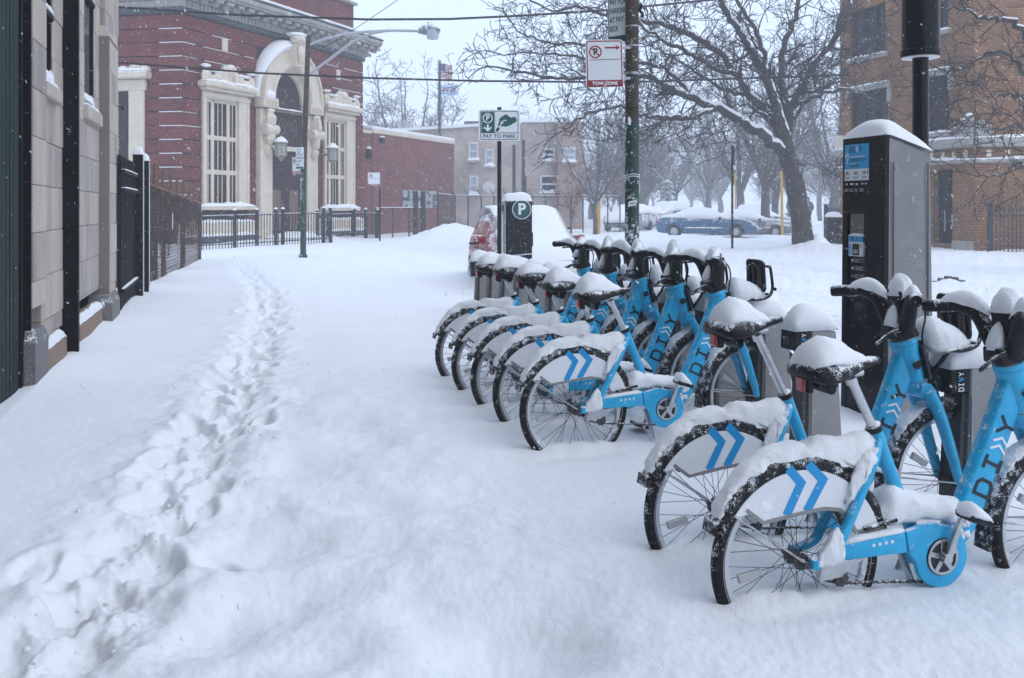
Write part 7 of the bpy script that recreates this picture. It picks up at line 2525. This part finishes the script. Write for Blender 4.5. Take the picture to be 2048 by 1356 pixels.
    # cranks and pedals
    for sgn, (dx, dz) in ((-1, (.062, .150)), (1, (-.062, -.150))):
        y = sgn * .098
        c_ = MB().hexa([(.552 - .017, y - .010, -.022 - .012), (.552 + .017, y - .010, -.022 - .012), (.552 + .017, y + .010, -.022 - .012), (.552 - .017, y + .010, -.022 - .012)],
                       [(.552 + dx * .9 - .011, y + sgn * .012 - .008, -.022 + dz), (.552 + dx * .9 + .011, y + sgn * .012 - .008, -.022 + dz), (.552 + dx * .9 + .011, y + sgn * .012 + .008, -.022 + dz), (.552 + dx * .9 - .011, y + sgn * .012 + .008, -.022 + dz)]) if sgn < 0 else \
             MB().tube([(.552, y, -.022), (.552 + dx, y + .012, -.022 + dz)], .012, 8)
        c_.lathe([(.020, y - .014), (.020, y + .014)], (.552, 0, -.022), n=12, axis='y')
        co = c_.build('crank', M['alloy'], o, bevel=.003)
        px, pz = .552 + dx, -.022 + dz + .006
        ped = MB().hexa([(px - .045, y + sgn * .02 - .045, pz + .006), (px + .050, y + sgn * .02 - .045, pz - .022), (px + .050, y + sgn * .02 + .045, pz - .022), (px - .045, y + sgn * .02 + .045, pz + .006)],
                        [(px - .045, y + sgn * .02 - .045, pz + .032), (px + .050, y + sgn * .02 - .045, pz + .004), (px + .050, y + sgn * .02 + .045, pz + .004), (px - .045, y + sgn * .02 + .045, pz + .032)])
        ped.v = [(a, b + sgn * .045, c) for a, b, c in ped.v]
        pe = ped.build('pedal', blk, co, bevel=.006)
        if sgn < 0:
            s = MB().loft([(px - .05, pz + .022, pz + .030, .03, y - .065), (px - .03, pz + .020, pz + .065, .05, y - .065), (px, pz + .012, pz + .060, .052, y - .065), (px + .03, pz + .004, pz + .032, .05, y - .065), (px + .05, pz, pz + .008, .03, y - .065)], amp=.006, fr=30, seed=3)
            s.build('pedal_snow', M['snow_cap'], co, smooth=True, angle=180)
    MB().tube([(.47, .04, -.04), (.50, -.03, -.20)], .016, 8).build('kickstand', M['alloy'], o)
    # rear fender with side skirts
    def fender(name, cx, cz, r_, a0, a1, w_, matk):
        vs, fs = [], []
        n = 40
        prof = [(-w_, -.046), (-w_ * .99, -.016), (-w_ * .7, 0), (0, .006), (w_ * .7, 0), (w_ * .99, -.016), (w_, -.046)]
        for i in range(n + 1):
            a = R(a0 + (a1 - a0) * i / n)
            for (y, dr) in prof: vs.append((cx + (r_ + dr) * math.cos(a), y, cz + (r_ + dr) * math.sin(a)))
        kk = len(prof)
        for i in range(n):
            for j in range(kk - 1): fs.append((i * kk + j, (i + 1) * kk + j, (i + 1) * kk + j + 1, i * kk + j + 1))
        return MB().add(vs, fs).build(name, matk, o, smooth=True, angle=180)
    fd = fender('rear_fender', 0, 0, .366, 155, 12, .041, M['fender'])
    fl = MB().hexa([(-.345, -.041, .125), (-.335, -.041, .125), (-.335, .041, .125), (-.345, .041, .125)], [(-.337, -.041, .165), (-.322, -.041, .165), (-.322, .041, .165), (-.337, .041, .165)])
    fl.build('mud_flap', M['fender'], fd)
    ff = fender('front_fender', WB, .015, .364, 172, 38, .038, M['fender'])
    MB().hexa([(.795, -.038, -.045), (.805, -.038, -.045), (.805, .038, -.045), (.795, .038, -.045)], [(.806, -.038, .066), (.818, -.038, .066), (.818, .038, .066), (.806, .038, .066)]).build('mud_flap', M['fender'], ff)
    arc = [(.324 * math.cos(R(a)), .324 * math.sin(R(a))) for a in range(146, 15, -4)]
    low = [(.415, .100), (.300, .088), (.214, .092), (.190, .135), (.150, .176), (.085, .186), (.0, .178), (-.155, .158), (-.205, .190)]
    low = [(x, z) for x, z in low if x < .36]
    for sgn in (-1, 1):
        y0, y1 = (-.044, -.040) if sgn < 0 else (.040, .044)
        sk = MB().prism((arc + low), y0, y1).build('skirt_guard', M['skirt'], o)
        MB().stroke([(-.222, .205), (-.156, .155), (.0, .175), (.085, .183), (.150, .173), (.190, .133), (.214, .089), (.330, .092)], .013, y0 - .002, y1 + .002).build('skirt_edge', M['dock'], sk)
        if sgn < 0:
            for i, q in enumerate((0, .078)):
                ch = MB().stroke([(-.058, .335), (-.008, .280), (-.066, .172)] if i == 0 else [(.020, .345), (.080, .284), (.014, .180)], .033, y0 - .0012, y0)
                ch.build('chevron_print', M['skirt_blue'], sk)
        MB().tube([(-.27, sgn * .046, .190), (.0, sgn * .066, .005)], .004, 6).build('fender_stay', M['alloy'], fd)
    MB().tube([(.245, -.05, .098), (.375, -.056, .120)], .008, 8).build('skirt_clip', blk, o)
    MB().tube([(.86, -.045, .06), (WB, -.064, .010)], .004, 6).tube([(.86, .045, .06), (WB, .064, .010)], .004, 6).build('fender_stay', M['alloy'], ff)
    # seat post, clamp, saddle
    MB().tube([(.405, 0, .272), (.232, 0, .612)], .0165, 14).build('seat_post', M['alloy'], o, smooth=True, angle=60)
    pm_ = MB().tube([(.232, 0, .606), (.224, 0, .628)], .021, 12).tube([(.15, 0, .635), (.27, 0, .648)], .016, 8)
    pm_.build('post_head', M['alloy'], o, smooth=True, angle=60)
    cl = MB().tube([(.326, 0, .430), (.318, 0, .450)], .029, 14).tube([(.31, .02, .44), (.345, .035, .43), (.385, .032, .392)], .008, 6)
    cl.build('seat_clamp', blk, o, smooth=True, angle=60)
    MB().tube([(.324, 0, .452), (.318, 0, .462)], [.024, .012], 10).build('clamp_snow', M['snow_cap'], o, smooth=True)
    sd = [(.010, .650, .676, .050), (.022, .634, .692, .092), (.055, .624, .702, .118), (.10, .624, .704, .116), (.15, .632, .700, .094), (.20, .644, .697, .066), (.26, .662, .698, .040), (.31, .672, .702, .029), (.338, .678, .700, .020), (.345, .684, .696, .008)]
    sa = MB().loft(sd, n=20, amp=0, pw=2.6, flat=1.0)
    sa.build('saddle', M['black'], o, smooth=True, angle=180)
    un = MB().box(.06, -.045, .605, .145, .045, .648)
    for i in range(4): un.tube([(.115, -.05, .600 + .011 * i), (.115, .05, .600 + .011 * i)], .020, 8)
    un.build('saddle_base', blk, o, bevel=.004)
    MB().box(.028, -.030, .585, .055, .030, .645).build('rear_light_housing', blk, o, bevel=.006)
    MB().box(.012, -.024, .592, .0275, .024, .640).build('rear_light', M['red_lens'], o, bevel=.005)
    # saddle snow: a peaked cushion
    def heap_loft(xs, f_, name, parent, seed, amp=.007, n=18, pw=1.7):
        return MB().loft([f_(x) for x in xs], n=28, amp=amp, fr=16, seed=seed, pw=pw, flat=.2, res=.010).build(name, M['snow_cap'], parent, smooth=True, angle=180)
    def sadf(x):
        t = (x - .015) / .275
        top = .082 * (abs(math.sin(math.pi * min(1, max(0, t) ** .75))) ** .9) * (1.08 - .35 * t)
        base = np.interp(x, [q[0] for q in sd], [q[2] for q in sd]) - .012
        hw = np.interp(x, [q[0] for q in sd], [q[3] for q in sd]) * .86
        return (x, base, base + .016 + max(0, top), max(.006, hw))
    heap_loft(list(np.linspace(.016, .285, 18)), sadf, 'saddle_snow', o, 2.0, pw=1.55)
    # fender snow
    def arc_snow(name, cx, cz, r_, a0, a1, hfun, w_, seed):
        n, m_ = 80, 20
        vs, fs = [], []
        for i in range(n + 1):
            t = i / n
            a = R(a0 + (a1 - a0) * t)
            hh = hfun(t)
            for j in range(m_):
                b = math.pi * j / (m_ - 1)
                y = w_ * math.cos(b) * (.80 + .22 * min(1, hh / .05))
                dr = .004 + hh * abs(math.sin(b)) ** .7
                # snow settles vertically rather than radially
                q = Vector((cx + (r_ - .004) * math.cos(a), y, cz + (r_ - .004) * math.sin(a))) + Vector((.35 * math.cos(a), 0, .35 * math.sin(a) + .65)) * dr
                nz_ = mnoise.noise_vector(q * 17 + Vector((seed, 0, seed))) * .006 + mnoise.noise_vector(q * 55 + Vector((seed, 4, 0))) * .004
                edge = abs(math.cos(b)) ** 4
                vs.append(q + nz_ * (1 + 1.2 * edge))
        for i in range(n):
            for j in range(m_ - 1):
                fs.append((i * m_ + j, i * m_ + j + 1, (i + 1) * m_ + j + 1, (i + 1) * m_ + j))
        return MB().add(vs, fs).build(name, M['snow_cap'], o, smooth=True, angle=180)
    arc_snow('fender_snow', 0, 0, .366, 152, 40, lambda t: .008 + .042 * abs(math.sin(math.pi * min(1, t * 1.02))) ** .7 + .018 * math.sin(t * 8 - 1.2) * t, .043, 1.0)
    arc_snow('fender_snow', WB, .015, .364, 150, 108, lambda t: .006 + .016 * math.sin(math.pi * t), .038, 4.0)
    # snow joining fender, seat tube and stays
    s = MB().loft([(.02, .375, .405, .030), (.06, .362, .428, .039), (.11, .348, .430, .042), (.17, .332, .420, .044), (.22, .315, .430, .046), (.26, .31, .437, .046), (.29, .32, .432, .042), (.315, .35, .42, .03), (.334, .385, .40, .01)], n=26, amp=.010, fr=18, seed=7, res=.011)
    s.loft([(.168, .19, .215, .007, -.050), (.185, .20, .255, .013, -.050), (.205, .215, .31, .016, -.050), (.225, .235, .345, .017, -.049), (.25, .27, .365, .018, -.047), (.275, .31, .38, .018, -.046), (.30, .345, .39, .012, -.044)], n=20, amp=.012, fr=26, seed=17, flat=2.5, res=.006)
    s.build('stay_snow', M['snow_cap'], o, smooth=True, angle=180)
    # cushion in the step-through between seat tube and down tube
    top = [(.285, .12), (.31, .15), (.340, .19), (.375, .228), (.42, .232), (.47, .205), (.54, .180), (.60, .172), (.65, .162), (.69, .150), (.715, .130)]
    bot = [(.285, .10), (.340, .095), (.385, .088), (.43, .088), (.48, .098), (.54, .100), (.60, .085), (.65, .070), (.69, .090), (.715, .112)]
    xs = np.linspace(.285, .715, 30)
    fsn = MB().loft([(x, np.interp(x, [q[0] for q in bot], [q[1] for q in bot]), np.interp(x, [q[0] for q in top], [q[1] for q in top]), .060 * min(1, (x - .27) * 11, (.730 - x) * 9)) for x in xs], n=28, amp=.012, fr=18, seed=5, flat=1.6, pw=2.1, res=.011)
    fsn.build('frame_snow', M['snow_cap'], o, smooth=True, angle=180)
    s = MB()
    s.loft([(.03, .0, .02, .008, -.074), (.05, -.005, .045, .014, -.074), (.075, -.008, .075, .018, -.074), (.10, -.006, .105, .019, -.074), (.120, -.002, .120, .018, -.074), (.138, .005, .085, .012, -.074), (.145, .02, .06, .006, -.074)], n=20, amp=.012, fr=26, seed=21, flat=2.5, res=.006)
    s.build('clinging_snow', M['snow_cap'], o, smooth=True, angle=180)
    s = MB()
    for i in range(26):
        t_ = RND.random(); a = R(-85 + 130 * t_) 
        x, z = .665 + .05 * t_ + RND.uniform(-.02, .02), .0 + .11 * t_ + RND.uniform(-.02, .03)
        s.ball((x, -.036 + RND.uniform(-.003, .003), z), (RND.uniform(.006, .016), .007, RND.uniform(.006, .014)), 7, 5, jit=.5)
    s.build('spattered_snow', M['snow_cap'], o, smooth=True, angle=180)['kind'] = 'stuff'
    # snow on the chain stay cover edge
    s = MB().loft([(.15, .060, .076, .016, -.060), (.22, .066, .082, .016, -.060), (.30, .072, .090, .018, -.060), (.37, .076, .094, .018, -.060), (.40, .08, .088, .01, -.060)], n=10, amp=.005, fr=40, seed=8)
    s.build('cover_snow', M['snow_cap'], o, smooth=True, angle=180)
    # steering head, bars, grips
    hc = MB()
    hc.hexa([(hx(.655) - .075, -.052, .648), (hx(.655) + .058, -.052, .668), (hx(.655) + .058, .052, .668), (hx(.655) - .075, .052, .648)],
            [(.835, -.042, .715), (.945, -.046, .740), (.945, .046, .740), (.835, .042, .715)])
    hc.build('steering_collar', blk, o, bevel=.012, seg=2, smooth=True)
    hc = MB()
    hc.hexa([(.885, -.040, .655), (.968, -.040, .650), (.968, .040, .650), (.885, .040, .655)], [(.872, -.05, .875), (.965, -.05, .862), (.965, .05, .862), (.872, .05, .875)])
    hc.build('head_unit', blk, o, bevel=.018, seg=3, smooth=True)
    for sgn in (-1, 1):
        P = catmull([(.905, sgn * .040, .690), (.893, sgn * .075, .765), (.876, sgn * .110, .826), (.850, sgn * .155, .852), (.815, sgn * .205, .853)], 5)
        b = MB().tube(P, [.036 - .013 * (i / (len(P) - 1)) for i in range(len(P))], 12)
        hb = b.build('handlebar', blk, o, smooth=True, angle=180)
        gq = [(.828, sgn * .188, .853), (.760, sgn * .272, .846)]
        gm = MB().tube([gq[0], Vector(gq[0]).lerp(Vector(gq[1]), .05), Vector(gq[0]).lerp(Vector(gq[1]), .9), gq[1]], [.021, .0255, .0255, .024], 14)
        gm.build('grip', blk, hb, smooth=True, angle=50)
        lv = MB().tube([(.885, sgn * .15, .842), (.875, sgn * .20, .822), (.835, sgn * .255, .815)], .007, 6)
        lv.build('brake_lever', blk, hb, smooth=True)
        # bar snow dome
        s = MB()
        vs, fs = [], []
        c0, c1 = Vector((.905, sgn * .060, .815)), Vector((.800, sgn * .228, .862))
        n, m_ = 14, 10
        for i in range(n + 1):
            t = i / n
            p = c0.lerp(c1, t) + Vector((0, 0, .012 * math.sin(math.pi * t)))
            hh = .064 * abs(math.sin(math.pi * min(1, .04 + t * .96))) ** .75 * (1.15 - .45 * t)
            ww = .030 * (1 - .35 * t)
            d = (c1 - c0).normalized(); e = Vector((-d.y, d.x, 0)).normalized()
            for j in range(m_):
                b_ = math.pi * j / (m_ - 1)
                q = p + e * (ww * math.cos(b_)) + Vector((0, 0, .008 + hh * abs(math.sin(b_)) ** .8))
                vs.append(q + mnoise.noise_vector(q * 20) * .005)
        for i in range(n):
            for j in range(m_ - 1): fs.append((i * m_ + j, i * m_ + j + 1, (i + 1) * m_ + j + 1, (i + 1) * m_ + j))
        s.add(vs, fs).build('bar_snow', M['snow_cap'], hb, smooth=True, angle=180)
    MB().lathe([(.022, 0), (.020, .018), (.008, .026)], (.862, -.135, .868), n=12).build('bell', M['dock_dark'], o, smooth=True)
    for sgn in (-1, 1):
        MB().tube(catmull([(.885, sgn * .06, .80), (.93, sgn * .10, .83), (.985, sgn * .07, .76), (.985, sgn * .05, .64), (1.04, sgn * .05, .50), (1.10, sgn * .055, .30)], 5), .0042, 6).build('cable', blk, o, smooth=True)
    MB().tube(catmull([(.86, -.05, .70), (.79, -.075, .69), (.72, -.085, .655), (.725, -.078, .645), (.80, -.06, .68), (.87, -.05, .69)], 5), .0055, 6).build('tether', blk, o, smooth=True)
    s = MB().loft([(.868, .84, .872, .03), (.885, .842, .918, .055), (.915, .845, .938, .058), (.945, .85, .922, .050), (.968, .850, .872, .03)], n=16, amp=.006, fr=20, seed=11, pw=2.5, res=.008)
    s.loft([(.832, .700, .722, .018), (.845, .705, .752, .034), (.862, .708, .795, .036), (.878, .710, .810, .028)], n=14, amp=.006, fr=20, seed=12, pw=2.3, res=.006)
    s.build('head_snow', M['snow_cap'], o, smooth=True, angle=180)
    # front carrier: side rails, ribbed front plate, snow in the tray
    br = MB().hexa([(1.005, -.028, .500), (1.050, -.028, .490), (1.050, .028, .490), (1.005, .028, .500)], [(.968, -.032, .655), (1.008, -.032, .650), (1.008, .032, .650), (.968, .032, .655)])
    br.build('carrier_bracket', blk, o, bevel=.005)
    ca = MB()
    for sgn in (-1, 1):
        y = sgn * .105
        ca.tube(catmull([(1.035, sgn * .045, .500), (1.058, y * .8, .560), (1.066, y, .592), (1.090, y, .605), (1.160, y, .604), (1.228, y, .622), (1.252, y, .670), (1.246, y, .745), (1.236, y, .800)], 5), .0095, 8)
        ca.ball((1.262, y * 1.12, .665), .011, 8, 6)
    ca.tube([(1.236, -.105, .800), (1.234, 0, .806), (1.236, .105, .800)], .0095, 8)
    ca.tube([(1.23, -.105, .632), (1.23, .105, .632)], .008, 8)
    cr_ = ca.build('front_carrier', blk, o, smooth=True, angle=180)
    pl = MB().prism([(y, z) for y, z in rounded(.19, .20, .03)], -.010, .010)
    pl.v = [(1.205 + b - (c - 0) * .06, a, .742 + c) for a, b, c in pl.v]
    pl.build('carrier_plate', blk, cr_, bevel=.004)
    rb_ = MB()
    for y in (-.055, 0, .055):
        rb_.tube([(1.192, y, .67), (1.182, y, .80)], .009, 6)
    rb_.tube([(1.192, -.075, .68), (1.186, -.068, .79), (1.182, 0, .815), (1.186, .068, .79), (1.192, .075, .68)], .007, 6)
    rb_.build('bungee', M['dock_dark'], cr_, smooth=True)
    s = MB().loft([(1.020, .610, .690, .060), (1.045, .590, .735, .085), (1.09, .590, .728, .095), (1.14, .592, .706, .096), (1.18, .595, .690, .092), (1.215, .605, .675, .085), (1.232, .61, .64, .07)], n=24, amp=.009, fr=14, seed=14, pw=2.6, res=.011)
    s.build('carrier_snow', M['snow_cap'], cr_, smooth=True, angle=180)
    # snow packed into the lower spokes where the wheels stand in the drift
    return o

bike0 = make_bike()
H0 = Vector((1.005, 3.274, .168))
SLOT = .54
HUBZ = {0: .168, 1: .180, 4: .250, 5: .250, 6: .250, 7: .252, 8: .255}
LAB = {0: 'first blue share bike of the row, crank and four printed stars in view',
       1: 'blue share bike with the raised saddle, its head in front of the grey kiosk',
       4: 'blue share bike beside the empty dock, first of the group of five',
       5: 'blue share bike second in the group of five, between the first and middle ones',
       6: 'blue share bike in the middle of the group of five',
       7: 'blue share bike fourth in the group of five, next to the end one',
       8: 'blue share bike at the far end of the row, below the pay box'}
cm = child_map()
jit = random.Random(9)
for n_, s_ in enumerate((0, 1, 4, 5, 6, 7, 8)):
    b = bike0 if n_ == 0 else copy_tree(bike0, cm)
    q = H0 + AX * (SLOT * s_)
    b.location = (q.x, q.y, HUBZ[s_])
    b.rotation_euler = (R(jit.uniform(-.6, .6)), 0, ROT_P + R(jit.uniform(-.5, .5)) - (R(1.6) if s_ == 0 else 0))
    b['label'] = LAB[s_]
    # saddles set at different heights, and no two snow caps alike
    ds = {0: 0.0, 1: .072, 4: -.012, 5: .0, 6: .015, 7: .02, 8: .01}[s_]
    stack = [c for c in bpy.data.objects if c.parent == b]
    stack += [c for c in bpy.data.objects if c.parent in stack]
    for c in stack:
        nm = c.name.split('.')[0]
        off = Vector((0, 0, 0))
        if nm in ('seat_post', 'post_head', 'saddle', 'saddle_base', 'rear_light_housing', 'rear_light', 'saddle_snow'):
            off = Vector((-.51 * ds, 0, ds))
        piv = {'saddle_snow': (.14, 0, .70), 'bar_snow': (.85, 0, .845), 'head_snow': (.91, 0, .855), 'carrier_snow': (1.13, 0, .60), 'frame_snow': (.5, 0, .10), 'pedal_snow': (.61, -.1, .15)}.get(nm)
        if piv and n_:
            sc_ = Vector((jit.uniform(.90, 1.06), jit.uniform(.9, 1.08), jit.uniform(.72, 1.22)))
            c.scale = sc_
            off = off + Vector([p_ * (1 - k_) for p_, k_ in zip(piv, sc_)])
            off.z += .0
        c.location = off

# ---------------------------------------------------------------- docks
def make_dock():
    o = thing('bike_dock', '', 'bike dock', (0, 0, 0), ROT_P, 'grey docks of the bike share station')
    # x across towards the street, y along the row, z up from the pavement
    b = MB().hexa([(.075, -.080, -.25), (.330, -.080, -.25), (.330, .080, -.25), (.075, .080, -.25)], [(.115, -.072, .705), (.275, -.072, .690), (.275, .072, .690), (.115, .072, .705)])
    b.build('body', M['dock'], o, bevel=.006)
    MB().hexa([(.030, -.055, -.25), (.0745, -.055, -.25), (.0745, .055, -.25), (.030, .055, -.25)], [(.085, -.055, .585), (.1140, -.055, .585), (.1140, .055, .585), (.085, .055, .585)]).build('front_channel', M['dock_dark'], o)  # narrow front face; the shadow below the lock head is put into its colour
    h_ = MB().hexa([(.0, -.070, .590), (.113, -.073, .590), (.113, .073, .590), (.0, .070, .590)], [(.006, -.070, .712), (.113, -.073, .707), (.113, .073, .707), (.006, .070, .712)])
    h_.build('lock_head', M['black'], o, bevel=.008)
    d, c = None, None
    def pl(mb): return mb.xf(Matrix.Translation((.072, -.0742, .603)) @ Matrix.Rotation(R(-90), 4, 'Y'))
    divvy_mark(o, .026, M['white_print'], M['poster_blue'], pl, -.0008, .0)
    MB().box(.043, -.0738, .598, .074, -.0725, .700).build('mark_plate', M['black_gloss'], o)
    MB().tube([(.10, -.083, -.2), (.117, -.076, .58)], .004, 5).tube([(.11, .083, -.2), (.117, .076, .58)], .004, 5).build('edge_strip', M['galv'], o)
    MB().box(-.004, -.03, .62, -.0005, .03, .66).build('lock_slot', M['dock_dark'], o)
    s = MB().heap(-.005, -.082, .285, .082, .700, .150, n=14, p=2.2, q=.55, amp=.02, fr=8, seed=4)
    s.build('snow_cap', M['snow_cap'], o, smooth=True, angle=180)
    return o
dock0 = make_dock()
cm = child_map()
DL = {1: 'grey dock gripping the bike in front of the kiosk', 3: 'empty grey dock with round snow cap between the two groups of bikes', 4: 'grey dock holding the bike beside the empty dock',
      5: 'grey dock holding the second bike of the group of five', 6: 'grey dock holding the middle bike of the group of five', 7: 'grey dock holding the fourth bike of the group of five', 8: 'grey dock holding the bike at the far end of the row'}
first = True
for s_ in (1, 3, 4, 5, 6, 7, 8) + tuple(range(9, 17)):
    d = dock0 if first else copy_tree(dock0, cm)
    first = False
    ss = s_ if s_ != 3 else 3.12
    q = H0 + AX * (SLOT * ss) + PX * (1.105 if s_ != 3 else 1.10)
    d.location = (q.x, q.y, .0 if s_ < 3 else .02)
    d.rotation_euler = (0, 0, ROT_P)
    if s_ == 1:
        d['label'] = DL[1]
    elif s_ in DL:
        d['label'] = DL[s_]
    else:
        d['label'] = 'last empty dock at the far end of the row, dark head and grey panel showing' if s_ == 16 else 'empty snow capped dock behind the far saddles, %s from the far end' % {15: 'second', 14: 'third', 13: 'fourth', 12: 'fifth', 11: 'sixth', 10: 'seventh', 9: 'eighth'}[s_]

# ---------------------------------------------------------------- falling snow
def flakes(name, n, lo, hi, size, seed):
    rg = np.random.default_rng(seed)
    c = rg.uniform(lo, hi, (n, 3))
    keep = (np.abs(c[:, 0]) < .75 * c[:, 1] + 1.0) & (c[:, 1] > 1.6)
    c = c[keep]; n = len(c)
    d = np.stack([rg.normal(.55, .25, n), rg.normal(0, .2, n), -np.abs(rg.normal(.9, .2, n))], 1)
    d /= np.linalg.norm(d, axis=1, keepdims=True)
    e = np.cross(d, np.array([0.1, 1, .05])); e /= np.linalg.norm(e, axis=1, keepdims=True)
    f_ = np.cross(d, e)
    s = size * rg.lognormal(0, .35, (n, 1))
    l = s * rg.uniform(1.0, 2.6, (n, 1))
    v = np.stack([c + d * l, c + e * s * .7, c + f_ * s * .7, c - e * s * .7, c - f_ * s * .7, c - d * l], 1).reshape(-1, 3)
    base = np.array([(0, 1, 2), (0, 2, 3), (0, 3, 4), (0, 4, 1), (5, 2, 1), (5, 3, 2), (5, 4, 3), (5, 1, 4)])
    fs = (base[None] + (np.arange(n) * 6)[:, None, None]).reshape(-1, 3)
    me = bpy.data.meshes.new(name)
    me.vertices.add(len(v)); me.vertices.foreach_set('co', v.astype(np.float32).ravel())
    me.loops.add(fs.size); me.loops.foreach_set('vertex_index', fs.astype(np.int32).ravel())
    me.polygons.add(len(fs)); me.polygons.foreach_set('loop_start', (np.arange(len(fs)) * 3).astype(np.int32))
    me.polygons.foreach_set('use_smooth', np.ones(len(fs), dtype=bool))
    me.update(calc_edges=True)
    me.materials.append(M['flake'])
    return tag(link(name, me), kind='stuff')
M['flake'] = mat('snowflake', (0.86, 0.87, 0.88), 0.8, spec=.2)
flakes('falling_snow', 26000, (-9, 1.8, -.1), (9, 14, 6.0), .0023, 3)
flakes('falling_snow', 45000, (-26, 14, -.1), (26, 42, 12), .0052, 4)
